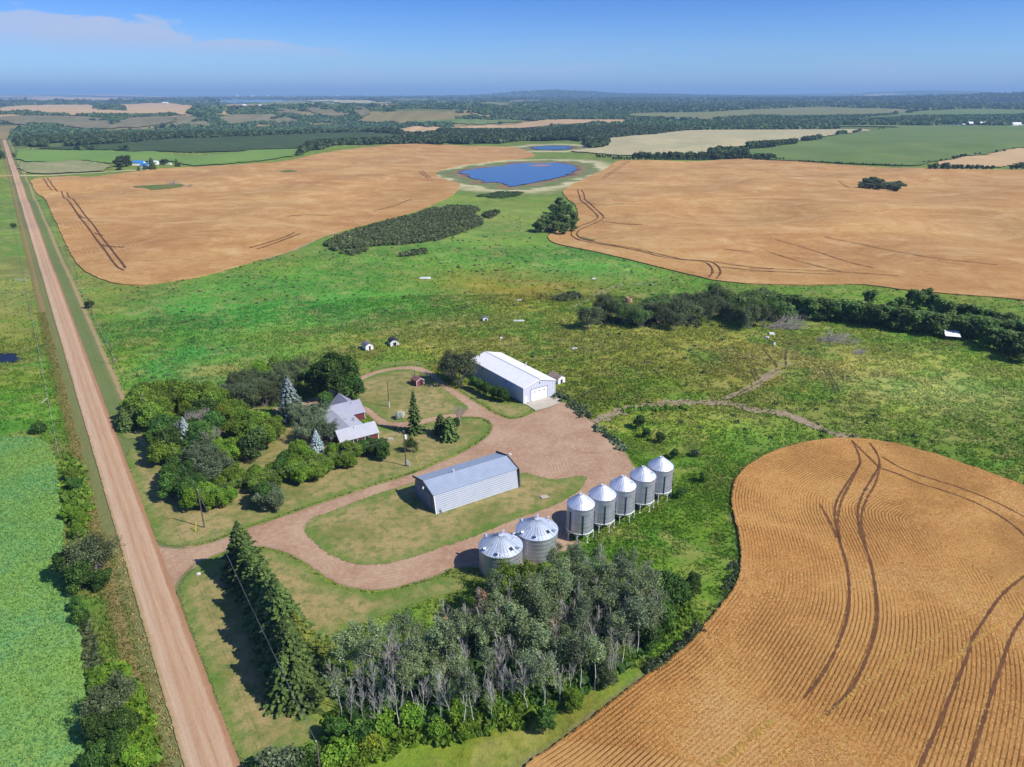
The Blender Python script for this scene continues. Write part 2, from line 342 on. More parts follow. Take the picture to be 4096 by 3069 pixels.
RIGHTW = GP(cv(C3, [(380, 1205), (400, 1180), (480, 1155), (580, 1110), (630, 1060), (625, 1000), (590, 930), (520, 880), (505, 840), (520, 820), (600, 775), (730, 715), (850, 660), (920, 605), (960, 592), (1050, 587), (1200, 590), (1500, 598), (1700, 592), (1850, 582), (1980, 577)]) + cv(C4, [(0, 580), (200, 593), (600, 622), (1000, 642), (1400, 656), (1700, 663), (2000, 665), (2211, 667)]) + [O(2500, 372), O(2700, 520), O(2600, 700)] + cv(C8, [(2211, 207), (1900, 180), (1500, 150), (1200, 120), (950, 85), (800, 78), (500, 88), (200, 82), (0, 78)]) + cv(C7, [(1900, 67), (1700, 45)]) + cv(C3, [(1640, 1535), (1550, 1515), (1400, 1480), (1200, 1430), (1000, 1380), (850, 1345), (700, 1310), (550, 1285), (450, 1260), (400, 1235)]))
CROPL = GP(cv(C9, [(200, 95), (300, 110), (360, 150), (390, 230), (420, 350), (432, 450), (440, 650), (462, 820), (480, 950)]) + cv(LB, [(470, 230), (492, 290), (505, 400), (520, 560), (535, 700), (510, 850), (520, 1000), (560, 1215), (600, 1420)]) + [O(-500, 2000), O(-700, 1150), O(-320, 985)] + cv(C9, [(0, 100)]))
GRAVEL = at_poly = np.array([at(p, 0)[:2] for p in cv(C9, [(1085, 800), (1140, 862), (1190, 893), (1300, 908), (1450, 890), (1600, 850)]) + cv(TT, [(0, 1320), (300, 1225), (650, 1100), (1000, 975), (1400, 850), (1750, 730), (2150, 605)]) + cv(C6, [(1290, 1605), (1600, 1475), (1750, 1400), (1850, 1340), (1920, 1280), (1942, 1220), (1920, 1180), (1850, 1150), (1750, 1145), (1600, 1160), (1400, 1205), (1300, 1245), (1150, 1240), (1030, 1225), (1000, 1180), (900, 1100), (600, 1100), (200, 1115), (160, 1085), (230, 1060), (450, 1020), (700, 900), (850, 830), (1000, 775), (1150, 745), (1300, 732), (1400, 745), (1480, 785), (1600, 890), (1700, 950), (1850, 1040), (1960, 1108), (2060, 1148)]) + cv(C7, [(90, 1160), (180, 1142), (285, 1092), (400, 1060), (505, 1015), (560, 1040), (650, 1090), (700, 1140), (770, 1190), (800, 1225), (870, 1290), (950, 1370), (1020, 1430), (1070, 1500), (1085, 1540)]) + cv(KK, [(1110, 250), (1160, 330), (1215, 420), (1290, 560), (1080, 700), (880, 830), (680, 930), (420, 1020)]) + cv(BB, [(1700, 820), (1200, 1000), (600, 1300), (100, 1300), (30, 1180)]) + cv(D1, [(2020, 560), (1940, 610), (1800, 652), (1600, 712), (1400, 744), (1200, 715), (1050, 660), (900, 560), (800, 490), (700, 440), (600, 405), (490, 382), (270, 400), (150, 440), (0, 512)]) + cv(C9, [(1455, 1018), (1385, 1080), (1330, 1140), (1305, 1210), (1302, 1290), (1260, 1230), (1180, 1050)])])
def A0(pts): return np.array([at(p, 0)[:2] for p in pts])
OVAL = A0(cv(D1, [(830, 255), (838, 200), (880, 160), (960, 110)]) + cv(TT, [(1050, 1150), (1300, 1050), (1600, 930), (1850, 840), (2150, 740)]) + cv(MM, [(180, 670), (500, 560), (1300, 420), (1650, 560)]) + cv(KK, [(0, 345), (100, 380), (250, 425), (400, 415), (560, 385), (620, 380), (636, 410), (615, 480), (560, 545), (450, 625), (250, 722), (0, 800)]) + cv(D1, [(2211, 305), (2000, 370), (1800, 440), (1600, 500), (1450, 533), (1300, 530), (1150, 500), (1000, 430), (900, 340), (850, 292)]))
TEAR = A0(cv(C6, [(850, 885), (900, 848), (1000, 805), (1150, 768), (1300, 760), (1410, 790), (1490, 850), (1570, 920), (1700, 1020), (1775, 1078), (1700, 1105), (1600, 1125), (1450, 1155), (1250, 1193), (1130, 1196), (1060, 1165), (1000, 1110), (930, 1065), (850, 1050), (700, 1080), (600, 1060), (700, 960)]))
LAWNW = A0(cv(C9, [(905, 262), (960, 383), (1030, 600), (1110, 795), (1150, 858), (1200, 888), (1300, 902), (1450, 884), (1600, 844)]) + cv(TT, [(0, 1312), (300, 1217), (650, 1092), (1000, 967), (1400, 842), (1750, 722), (2150, 598)]) + cv(C6, [(1290, 1597), (1600, 1467), (1750, 1394), (1845, 1334), (1913, 1277), (1933, 1220), (1913, 1184), (1850, 1156), (1750, 1151), (1600, 1166), (1400, 1211), (1300, 1250), (1150, 1246), (1030, 1232), (1000, 1240), (700, 1180), (200, 1130), (150, 1085), (230, 1055), (150, 1010), (0, 1030)]) + cv(C5, [(1900, 1080), (1600, 1150), (1350, 1200), (1230, 1330), (1130, 1400), (1050, 1400)]))
LAWNR = A0(cv(C5, [(870, 1110), (950, 1110), (1100, 1190), (1225, 1205), (1180, 1260), (1110, 1325), (985, 1322), (930, 1270), (890, 1190)]))
LAWNN = A0(cv(C6, [(900, 808), (950, 770), (1100, 712), (1300, 688), (1390, 705), (1450, 765), (1400, 742), (1300, 728), (1150, 741), (1000, 771), (900, 815)]))
LAWNS = A0(cv(C6, [(1600, 860), (1640, 885), (1700, 944), (1850, 1035), (1960, 1103), (2060, 1142), (2100, 1156)]) + cv(C7, [(180, 1138), (280, 1090), (200, 1035), (0, 1030)]) + cv(C6, [(1800, 900)]))
LAWNG = A0(cv(C9, [(1306, 1270), (1315, 1190), (1385, 1095), (1470, 1033), (1540, 1003)]) + cv(D1, [(0, 520), (150, 448), (270, 408), (490, 390), (600, 413), (700, 448), (800, 498), (900, 568), (1050, 667), (1200, 722), (1400, 751), (1600, 719), (1800, 659), (1960, 610), (2100, 640), (2160, 720), (1900, 790), (1600, 900), (1300, 1000), (1000, 1110), (900, 1160), (860, 1300)]) + cv(LB, [(1960, 560), (1960, 880), (2050, 960), (2060, 1000), (1960, 1060), (1800, 1130), (1720, 1215), (1500, 1225), (1330, 720), (1255, 520), (1160, 260), (1122, 90)]))
PAD = A0(cv(C7, [(195, 1036), (443, 968), (512, 1018), (400, 1060), (285, 1092)]))
# ------------------------------------------------------------------ meadow colour: greens and dry patches where the photo has them
def hash2(i, j, k=0.0):
    v = np.sin(i * 127.1 + j * 311.7 + k * 74.7) * 43758.5453; return v - np.floor(v)
TINTS = [  # photo point, radius across, radius in depth (metres), colour, weight
    (O(330, 560), 60, 60, (112, 135, 62), 1), (O(480, 660), 42, 40, (66, 142, 66), 1.6), (O(640, 690), 34, 30, (62, 148, 70), 1.8), (O(420, 780), 26, 14, (70, 150, 80), 1.6),
    (O(700, 610), 60, 40, (88, 142, 56), 1.2), (O(840, 640), 36, 24, (84, 150, 62), 1.2), (O(900, 560), 60, 50, (80, 140, 62), 1.2), (O(1080, 612), 26, 22, (138, 122, 52), 2.6), (O(1170, 632), 26, 18, (138, 120, 54), 2.4),
    (O(1240, 580), 26, 30, (96, 160, 76), 1.4), (O(1100, 520), 40, 60, (104, 142, 66), 1), (O(1200, 540), 30, 30, (70, 128, 56), 1), (O(620, 730), 26, 10, (120, 128, 66), 1.4), (O(500, 790), 12, 6, (158, 128, 84), 1.8),
    (O(820, 690), 50, 20, (114, 138, 66), 1.3), (O(900, 740), 50, 20, (140, 142, 66), 1.6), (O(1100, 720), 50, 25, (134, 140, 72), 1.5), (O(1280, 740), 40, 22, (128, 136, 66), 1.5), (O(1250, 690), 30, 20, (126, 144, 66), 1.3),
    (O(1350, 830), 36, 18, (98, 120, 42), 1.8), (O(1480, 780), 30, 20, (118, 124, 56), 1.6), (O(1560, 740), 34, 20, (130, 134, 64), 1.5), (O(1700, 790), 24, 16, (158, 142, 90), 2.2), (O(1830, 800), 30, 20, (126, 128, 62), 1.5), (O(1980, 820), 22, 16, (184, 192, 122), 3.2), (O(2010, 845), 14, 8, (190, 198, 128), 3.0), (O(1760, 760), 26, 14, (160, 150, 96), 2.0), (O(2100, 800), 26, 16, (128, 152, 62), 1.8), (O(1850, 860), 26, 10, (118, 142, 56), 1.8), (O(2050, 870), 16, 9, (158, 176, 100), 2.0),
    (O(1900, 740), 50, 26, (110, 148, 58), 1.4), (O(2120, 880), 34, 18, (104, 132, 50), 1.4), (O(1450, 640), 60, 20, (90, 132, 54), 1.4), (O(1950, 920), 36, 10, (96, 126, 50), 1.4), (O(1600, 900), 30, 8, (140, 142, 78), 1.2), (O(1500, 930), 20, 8, (118, 148, 54), 1.4),
    (O(1640, 930), 20, 7, (134, 166, 72), 1.5), (O(1500, 1010), 20, 14, (82, 124, 40), 1.6), (O(1530, 1120), 16, 14, (84, 126, 38), 1.6), (O(1420, 1240), 12, 10, (98, 142, 46), 1.6), (O(1530, 1230), 9, 10, (82, 128, 42), 1.4), (O(1400, 1420), 8, 7, (106, 140, 48), 1.5),
    (O(1200, 1560), 12, 7, (110, 112, 58), 1.6), (O(1060, 1570), 12, 7, (126, 132, 48), 1.5), (O(850, 1610), 12, 8, (120, 142, 46), 1.6), (O(950, 1500), 12, 9, (88, 134, 48), 1.4), (O(700, 1640), 10, 6, (108, 150, 50), 1.4),
    (O(60, 600), 60, 60, (134, 140, 84), 1.4), (O(40, 520), 60, 80, (104, 134, 70), 1.4), (O(60, 700), 26, 26, (126, 136, 58), 1.4), (O(60, 850), 22, 20, (100, 124, 46), 1.5), (O(60, 900), 16, 8, (74, 144, 52), 1.4), (O(20, 880), 16, 8, (70, 150, 56), 1.6),
    (O(30, 440), 80, 80, (96, 130, 66), 1.2), (O(225, 500), 16, 120, (104, 110, 56), 1.6), (O(230, 650), 14, 60, (118, 130, 56), 1.4), (O(250, 780), 10, 26, (128, 140, 44), 1.6), (O(240, 1450), 6, 16, (100, 128, 52), 1.5), (O(190, 1330), 6, 14, (98, 112, 54), 1.5), (O(170, 1050), 8, 16, (104, 128, 52), 1.4),
    (O(1020, 470), 60, 60, (112, 140, 76), 1), (O(1330, 380), 50, 100, (112, 136, 80), 1), (O(760, 540), 40, 40, (100, 140, 60), 1), (O(900, 450), 50, 80, (110, 138, 70), 1)]
TC = np.array([g1(q[0])[:2] for q in TINTS]); TR = np.array([(q[1], q[2]) for q in TINTS]); TK = np.array([pc(*q[3])[:3] for q in TINTS]); TWt = np.array([q[4] for q in TINTS])
def vnoise(x, y, k=0.0):
    i = np.floor(x); j = np.floor(y); u = x - i; v = y - j; u = u * u * (3 - 2 * u); v = v * v * (3 - 2 * v)
    return (hash2(i, j, k) * (1 - u) + hash2(i + 1, j, k) * u) * (1 - v) + (hash2(i, j + 1, k) * (1 - u) + hash2(i + 1, j + 1, k) * u) * v
def fbm(x, y, k=0.0, o=4):
    s = 0; a = .5; n = 0
    for q in range(o): s = s + a * vnoise(x * 2 ** q + q * 17.3, y * 2 ** q + q * 9.1, k + q); n += a; a *= .55
    return s / n
def meadow(x, y):
    """tint() with the patches of straw, sedge and lush growth a real pasture has"""
    c = tint(x, y); r = np.hypot(x, y); f = (1 - sst(r, 1200, 1450))[..., None]; wx = x + 7 * fbm(x / 9, y / 9, 5); wy = y + 7 * fbm(x / 9, y / 9, 8)
    a_ = sst(fbm(wx / 26, wy / 20, 1), .50, .68)[..., None]; b_ = sst(fbm(wx / 13, wy / 10, 2), .54, .70)[..., None]; d_ = sst(fbm(wx / 5, wy / 4.2, 3), .50, .72)[..., None]; e_ = fbm(wx / 1.8, wy / 1.6, 4, 3)[..., None]; g_ = sst(fbm(wx / 40, wy / 30, 11), .55, .68)[..., None]
    straw = np.array(pc(176, 170, 112)[:3]); lush = np.array(pc(92, 146, 54)[:3]); brown = np.array(pc(128, 120, 76)[:3]); yel = np.array(pc(160, 172, 66)[:3])
    q = c * (1 + .30 * a_ * np.array((.9, .8, .3))); q = q * (1 - .45 * b_) + lush * .45 * b_; q = q * (1 - .34 * d_ * (1 - b_)) + straw * .34 * d_ * (1 - b_); q = q * (1 - .3 * g_) + (yel * .4 + c * .6) * .3 * g_
    h_ = sst(fbm(wx / 7 + 40, wy / 5, 13), .56, .72)[..., None]; q = q * (1 - .28 * h_) + brown * .28 * h_; q = q * (.98 + .32 * e_)
    return c * (1 - f) + q * f
def tint(x, y):
    sh = x.shape; x = x.ravel(); y = y.ravel(); acc = np.zeros((len(x), 3)); w = np.zeros(len(x)); r = np.hypot(x, y)
    base = np.array(pc(106, 130, 58)[:3]); wx = x + 6 * sines(x * 9, y * 9, 150) + 2.5 * sines(x * 30, y * 30, 150); wy = y + 6 * sines(x * 8, y * 8, 420) + 2.5 * sines(x * 25, y * 28, 95)
    acc += base * .25; w += .25
    for c, rr, k, ww in zip(TC, TR, TK, TWt):
        g = ww * np.exp(-0.9 * (((wx - c[0]) / rr[0]) ** 2 + ((wy - c[1]) / rr[1]) ** 2)); acc += g[:, None] * k; w += g
    col = acc / w[:, None]
    # far country: woods, rough grass and field patches
    az = np.degrees(np.arctan2(x, y)); left = 1 - sst(az, -1.5, 6.0)
    wob = 260 * sines(x, y, 900) + 190 * sines(x, y * .25, 420) + 60 * np.abs(sines(x * 1.3, y * .2, 150)); wl = sst(r + wob, 2330, 3050)
    n1 = sines(x * .8, y * .5, 420) + .6 * sines(x * 1.1, y * .9, 150) + .25 * sines(x * 3, y * 2, 95)
    wood = np.array(pc(58, 84, 48)[:3]); dry = np.array(pc(150, 140, 96)[:3]); grs = np.array(pc(104, 122, 72)[:3])
    far = grs * np.ones((len(x), 1)); far = np.where((n1 > .0)[:, None], wood, far)
    wallm = (wl > .06) & (wl < .97) & (left > .3); far = np.where(wallm[:, None], np.where((n1 > .38)[:, None], wood, dry * (1 + .25 * n1[:, None])), far)
    ca, sa = math.cos(.598), math.sin(.598); u = x * ca + y * sa; v = -x * sa + y * ca
    iu = np.floor(u / 1100 + .12 * sines(x, y, 900)); iv = np.floor(v / 560); h = hash2(iu, iv); h2 = hash2(iu, iv, 3)
    pat = np.where((h < .36)[:, None], wood, np.where((h < .58)[:, None], np.array(pc(120, 145, 90)[:3]), np.where((h < .86)[:, None], np.array(pc(198, 172, 128)[:3]), grs)))
    pat = pat * (0.85 + .3 * h2[:, None]); pat = np.where((n1 > .42)[:, None], wood, pat)
    fieldzone = ((r > 3500) & (left > .5)) | (r > 7500) | ((az < -18) & (r > 2700))
    rightw = (left < .5) & (r > 2600) & (r <= 60000); pr = np.where(((h2 > .8) & (n1 < .25))[:, None], pat, wood)
    far = np.where(fieldzone[:, None], pat, far); far = np.where(rightw[:, None], pr, far)
    f = sst(r, 1250, 1500)[:, None]; col = col * (1 - f) + far * f
    return col.reshape(sh + (3,))
# ================================================================== ground materials
def rotscale(t, vec, ang, sx_, sy_):
    a = t.n('ShaderNodeMapping'); t.put(a.inputs[0], vec); a.inputs['Rotation'].default_value = (0, 0, ang)
    b = t.n('ShaderNodeMapping'); t.put(b.inputs[0], a.outputs[0]); b.inputs['Scale'].default_value = (sx_, sy_, 1); return b.outputs[0]
RANG = -math.radians(124.27)
m_ground, t = mat('meadow'); P = t.pos()
tn = t.attr('tint').outputs['Color']; pd = t.attr('pond').outputs['Fac']
nA = t.noise(P, 0.035, 6, .6, .6); nB = t.noise(P, 0.22, 6, .62, .5); nC = t.noise(P, 1.1, 5, .65, .3); nD = t.noise(P, 4.0, 3, .6)
c = t.mix(1.0, tn, (1.31, 1.20, 1.06, 1), 'MULTIPLY')
c = t.mix(t.ramp(nB, [(.36, .4), (.52, 0)]), c, t.mix(1.0, c, (.62, .82, .80, 1), 'MULTIPLY'))
c = t.mix(t.ramp(nB, [(.52, 0), (.70, .3)]), c, t.mix(1.0, c, (1.45, 1.25, 1.15, 1), 'MULTIPLY'))
c = t.mix(t.ramp(nC, [(.34, .5), (.5, 0)]), c, t.mix(1.0, c, (.50, .60, .58, 1), 'MULTIPLY'))
c = t.mix(t.ramp(nC, [(.55, 0), (.72, .6)]), c, t.mix(1.0, c, (1.5, 1.35, 1.25, 1), 'MULTIPLY'))
c = t.mix(t.ramp(nD, [(.30, .35), (.5, 0)]), c, t.mix(1.0, c, (.5, .6, .55, 1), 'MULTIPLY'))
# shore of the ponds: mud, green, then a dry pale band
wd = t.m('ADD', pd, t.m('MULTIPLY', t.m('SUBTRACT', t.noise(P, .035, 5, .6), .5), 60))
shore = t.ramp(t.m('DIVIDE', wd, 90.0), [(0.0, pc(140, 104, 88)), (.07, pc(178, 142, 118)), (.12, pc(130, 146, 92)), (.26, pc(146, 152, 104)), (.34, pc(232, 220, 178)), (.46, pc(206, 198, 150)), (.58, pc(160, 166, 108)), (.7, pc(128, 148, 84)), (.9, pc(118, 146, 74))])
shore = t.mix(t.ramp(t.noise(P, .06, 5, .65), [(.42, 0), (.6, .7)]), shore, t.mix(1.0, shore, (.72, .85, .62, 1), 'MULTIPLY'))
c = t.mix(t.mr(wd, 52, 88, 1.0, 0.0), c, shore)
# verges of the road
sp = t.n('ShaderNodeSeparateXYZ'); t.put(sp.inputs[0], P)
u = t.m('MULTIPLY', t.m('SUBTRACT', t.m('MULTIPLY_ADD', sp.outputs[1], RS, sp.outputs[0]), RC), RCOS)
u = t.m('ADD', u, t.m('MULTIPLY', t.m('SUBTRACT', t.noise(P, .3, 4), .5), 1.1))
st_ = t.noise(rotscale(t, P, RANG, .05, 1.6), 1.0, 4, .6)
verge = t.ramp(t.m('MULTIPLY_ADD', u, 1 / 30.0, .5), [(.24, pc(118, 128, 58)), (.27, pc(150, 132, 86)), (.315, pc(172, 144, 104)), (.335, pc(136, 138, 86)), (.40, pc(140, 142, 96)), (.60, pc(132, 142, 92)), (.70, pc(124, 140, 84)), (.735, pc(146, 142, 98)), (.75, pc(196, 172, 130)), (.785, pc(184, 160, 116)), (.80, pc(120, 112, 66))])
verge = t.mix(t.ramp(st_, [(.4, 0), (.65, .5)]), verge, t.mix(1.0, verge, (.78, .86, .72, 1), 'MULTIPLY'))
lm = t.m('MULTIPLY', t.mr(u, -8.2, -6.9), t.m('MULTIPLY', t.mr(u, 8.4, 9.0, 1.0, 0.0), t.mr(sp.outputs[1], 1500, 1700, 1.0, 0.0)))
vm = t.m('MULTIPLY', lm, t.mr(t.m('ADD', t.m('MULTIPLY', u, -1000), sp.outputs[1]), 130, 165))
c = t.mix(t.m('MULTIPLY', lm, .92), c, verge)
# damp dark margin of the near crop, weeds
we = t.attr('weed').outputs['Fac']
c = t.mix(t.m('MULTIPLY', t.mr(we, .3, 1.7, .9, 0.0), t.ramp(nB, [(.35, .1), (.6, .8)])), c, t.mix(nC, pc(96, 88, 66), pc(168, 156, 138)))
bmp = t.m('ADD', t.m('MULTIPLY', nC, .6), t.m('MULTIPLY', nD, .25)); bmp = t.m('ADD', bmp, t.m('MULTIPLY', nB, 1.2))
t.out(c, .95, bmp, spec=.1, bdist=.5, bstr=.6)

def gravel_mat(name, base, dark, light, along=None):
    m, t = mat(name); P = t.pos(); n1 = t.noise(P, .12, 6, .62, .4); n2 = t.noise(P, .9, 5, .6); n3 = t.noise(P, 6, 3, .6)
    e = t.attr('edge').outputs['Fac']
    c = t.mix(t.ramp(n1, [(.38, 0), (.62, 1)]), base, dark); c = t.mix(t.ramp(n2, [(.45, 0), (.7, .55)]), c, light)
    wv = t.m('SINE', t.m('MULTIPLY_ADD', e, 2 * math.pi / .8, t.m('MULTIPLY', n1, 9)))
    tm = t.m('MULTIPLY', t.ramp(t.noise(P, .08, 4, .6, .8), [(.42, 0), (.6, .5)]), t.mr(wv, 0, 1))
    c = t.mix(tm, c, dark); c = t.mix(t.m('MULTIPLY', t.ramp(n3, [(.35, .4), (.5, 0)]), 1.0), c, t.mix(1.0, c, (.7, .66, .62, 1), 'MULTIPLY'))
    c = t.mix(t.m('MULTIPLY', t.mr(e, 0, 1.3, 1.0, 0.0), t.ramp(n2, [(.4, 0), (.6, .8)])), c, pc(126, 128, 80))
    t.out(c, .95, t.m('ADD', t.m('MULTIPLY', wv, t.m('MULTIPLY', tm, .6)), n3), spec=.15, bdist=.12, bstr=.7, alpha=t.mr(t.m('MULTIPLY_ADD', t.m('SUBTRACT', n2, .5), 1.6, e), .12, .4)); return m
m_gravel = gravel_mat('yard_gravel', pc(210, 176, 146), pc(190, 150, 122), pc(228, 202, 172))
m_road, t = mat('road_gravel'); P = t.pos(); ac = t.attr('across').outputs['Fac']
lw = t.noise(rotscale(t, P, RANG, .02, .9), 1.0, 4, .6, .0); l2 = t.noise(rotscale(t, P, RANG, .12, 3.2), 1.0, 5, .65); l3 = t.noise(P, 2.5, 5, .65)
aw = t.m('ADD', ac, t.m('MULTIPLY', t.m('SUBTRACT', lw, .5), .35))
c = t.ramp(t.m('MULTIPLY_ADD', aw, .5, .5), [(0.0, pc(192, 146, 112)), (.1, pc(198, 154, 118)), (.17, pc(224, 190, 158)), (.3, pc(218, 184, 152)), (.42, pc(210, 170, 136)), (.5, pc(218, 186, 152)), (.62, pc(208, 168, 134)), (.72, pc(216, 184, 154)), (.86, pc(224, 194, 164)), (.94, pc(212, 180, 146)), (1.0, pc(182, 164, 116))])
c = t.mix(t.ramp(l2, [(.35, .55), (.55, 0)]), c, t.mix(1.0, c, (.80, .72, .68, 1), 'MULTIPLY'))
c = t.mix(t.ramp(l3, [(.3, .5), (.5, 0)]), c, t.mix(1.0, c, (.82, .78, .74, 1), 'MULTIPLY'))
t.out(c, .95, t.m('ADD', l3, l2), spec=.15, bdist=.1, bstr=.6)

m_lawn, t = mat('mown_grass'); P = t.pos(); e = t.attr('edge').outputs['Fac']
n1 = t.noise(P, .07, 7, .68, .15); n2 = t.noise(P, .5, 6, .68, .1); n3 = t.noise(P, 3.0, 4, .65)
c = t.mix(t.ramp(n1, [(.36, 0), (.55, 1)]), pc(144, 144, 80), pc(192, 170, 118))
c = t.mix(t.ramp(n2, [(.36, .75), (.55, 0)]), c, pc(110, 134, 72)); c = t.mix(t.ramp(n2, [(.56, 0), (.75, .6)]), c, pc(184, 168, 122))
ed = t.m('ADD', e, t.m('MULTIPLY', t.m('SUBTRACT', n2, .5), 3.0))
c = t.mix(t.m('MULTIPLY', t.mr(ed, .6, 3.8, .85, 0.0), t.ramp(n1, [(.3, .9), (.68, .35)])), c, pc(98, 146, 52))
c = t.mix(t.ramp(n3, [(.32, .7), (.5, 0)]), c, t.mix(1.0, c, (.70, .78, .66, 1), 'MULTIPLY')); c = t.mix(t.ramp(n3, [(.55, 0), (.7, .35)]), c, t.mix(1.0, c, (1.3, 1.2, 1.15, 1), 'MULTIPLY'))
mow = t.noise(rotscale(t, P, RANG, .03, .9), 1.0, 3, .5); c = t.mix(t.ramp(mow, [(.45, 0), (.62, .28)]), c, t.mix(1.0, c, (.78, .92, .70, 1), 'MULTIPLY'))
t.out(c, .95, t.m('ADD', n3, t.m('MULTIPLY', n2, 1.5)), spec=.1, bdist=.12, bstr=.7, alpha=t.mr(t.m('MULTIPLY_ADD', t.m('SUBTRACT', t.noise(P, 1.5, 4, .7), .5), 2.2, e), .1, .45))

def wheat_mat(name, near, cols):
    m, t = mat(name); P = t.pos(); e = t.attr('edge').outputs['Fac']
    nL = t.noise(P, .008, 6, .62, .8); nM = t.noise(P, .045, 6, .62, .6); nS = t.noise(P, 1.4 if near else .25, 5, .7); nF = t.noise(P, 8.0 if near else 1.2, 4, .7)
    c = t.mix(t.ramp(nL, [(.36, 0), (.64, 1)]), cols[0], cols[1]); c = t.mix(t.ramp(nM, [(.40, .45), (.55, 0)]), c, t.mix(1.0, c, (.84, .76, .70, 1), 'MULTIPLY'))
    c = t.mix(t.ramp(nM, [(.55, 0), (.72, .7)]), c, cols[2]); c = t.mix(t.ramp(nS, [(.35, .55), (.5, 0)]), c, t.mix(1.0, c, (.72, .66, .6, 1), 'MULTIPLY'))
    c = t.mix(t.ramp(nF, [(.35, .45), (.50, 0)]), c, t.mix(1.0, c, (.70, .62, .56, 1), 'MULTIPLY')); c = t.mix(t.ramp(nF, [(.55, 0), (.72, .5)]), c, t.mix(1.0, c, (1.35, 1.3, 1.2, 1), 'MULTIPLY'))
    if near:
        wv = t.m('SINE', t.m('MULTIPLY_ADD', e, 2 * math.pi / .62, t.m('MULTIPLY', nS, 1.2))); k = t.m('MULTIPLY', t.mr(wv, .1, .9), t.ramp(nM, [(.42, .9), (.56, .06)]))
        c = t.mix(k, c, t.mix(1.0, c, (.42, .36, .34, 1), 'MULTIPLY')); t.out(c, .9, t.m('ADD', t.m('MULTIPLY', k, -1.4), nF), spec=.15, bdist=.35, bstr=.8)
    else:
        # seeding lines on the headland and long faint bands along the slope
        wv = t.m('SINE', t.m('MULTIPLY_ADD', e, 2 * math.pi / 2.2, t.m('MULTIPLY', nM, 5)))
        k = t.m('MULTIPLY', t.mr(wv, .2, .9), t.m('MULTIPLY', t.mr(e, 22, 48, 1.0, 0.0), t.ramp(t.noise(P, .02, 4, .6), [(.45, 0), (.62, .42)])))
        c = t.mix(k, c, t.mix(1.0, c, (.55, .48, .44, 1), 'MULTIPLY'))
        bd = t.noise(rotscale(t, P, .25, .004, .035), 1.0, 6, .65, .6); c = t.mix(t.ramp(bd, [(.47, 0), (.6, .55)]), c, t.mix(1.0, c, (.80, .72, .66, 1), 'MULTIPLY')); c = t.mix(t.ramp(bd, [(.32, .5), (.45, 0)]), c, cols[2])
        t.out(c, .9, t.m('ADD', nF, t.m('MULTIPLY', nM, 4)), spec=.1, bdist=.5, bstr=.5)
    return m
m_wheatN = wheat_mat('ripe_wheat', True, (pc(252, 202, 124), pc(240, 182, 108), pc(255, 216, 150)))
m_wheatF = wheat_mat('ripe_wheat_far', False, (pc(226, 182, 118), pc(214, 166, 106), pc(238, 202, 146)))
m_track = simple('crushed_stalks', pc(122, 82, 50), .95, var=.25, scale=.8)
m_pale = simple('flattened_straw', pc(222, 182, 122), .95, var=.2, scale=1.5)
def field_mat(name, a, b, d, sc=.02, grain=1.0):
    m, t = mat(name); P = t.pos(); n1 = t.noise(P, sc, 6, .62, .8); n2 = t.noise(P, sc * 7, 5, .65); n3 = t.noise(P, 2.2, 4, .7)
    c = t.mix(t.ramp(n1, [(.36, 0), (.64, 1)]), a, b); c = t.mix(t.ramp(n2, [(.48, 0), (.68, .7)]), c, d)
    c = t.mix(t.ramp(n3, [(.34, .5 * grain), (.52, 0)]), c, t.mix(1.0, c, (.62, .72, .66, 1), 'MULTIPLY')); c = t.mix(t.ramp(n3, [(.55, 0), (.7, .5 * grain)]), c, t.mix(1.0, c, (1.3, 1.22, 1.15, 1), 'MULTIPLY'))
    t.out(c, .92, n3, spec=.1, bdist=.25, bstr=.6); return m
m_crop = field_mat('young_crop', pc(138, 188, 98), pc(164, 196, 98), pc(124, 186, 124), .03)
m_fgreen = field_mat('green_crop_far', pc(112, 140, 74), pc(128, 148, 80), pc(140, 150, 86), .006, .4)
m_fdark = field_mat('dark_crop_far', pc(74, 94, 56), pc(82, 102, 60), pc(100, 114, 70), .006, .4)
m_fbright = field_mat('bright_crop_far', pc(122, 160, 74), pc(134, 168, 82), pc(142, 166, 88), .006, .4)
m_fpale = field_mat('pale_field_far', pc(206, 196, 152), pc(214, 198, 154), pc(168, 178, 132), .006, .4)
m_folive = field_mat('olive_field_far', pc(140, 144, 92), pc(152, 150, 96), pc(124, 138, 88), .006, .4)
m_fpink = field_mat('ripe_field_far', pc(226, 192, 142), pc(218, 180, 130), pc(232, 202, 154), .006, .3)
m_fbrown = field_mat('brown_field_far', pc(176, 146, 112), pc(166, 138, 106), pc(186, 156, 120), .006, .3)
m_slope = field_mat('dry_slope', pc(150, 140, 106), pc(128, 130, 92), pc(170, 150, 122), .006, .5)
m_patch = field_mat('rank_grass', pc(104, 132, 62), pc(132, 140, 70), pc(150, 132, 84), .05, .6)
m_hay = field_mat('cut_hay', pc(148, 156, 104), pc(176, 172, 124), pc(186, 178, 136), .015, .5)
m_puddle = simple('dark_water', (.010, .012, .022, 1), .35, spec=.2)
m_water, t = mat('pond_water'); P = t.pos(); wn = t.noise(t.scl(P, 1, 1, 1), .9, 3, .6)
t.out((.02, .07, .22, 1), .12, wn, spec=.7, bdist=.25, bstr=.5)
m_dirt = simple('bare_dirt', pc(176, 156, 130), .95, var=.2, scale=.5)
m_soil = simple('trodden_soil', pc(84, 84, 48), .95, var=.3, scale=.6)
m_conc = simple('concrete', pc(212, 202, 186), .85, var=.08, scale=.6)
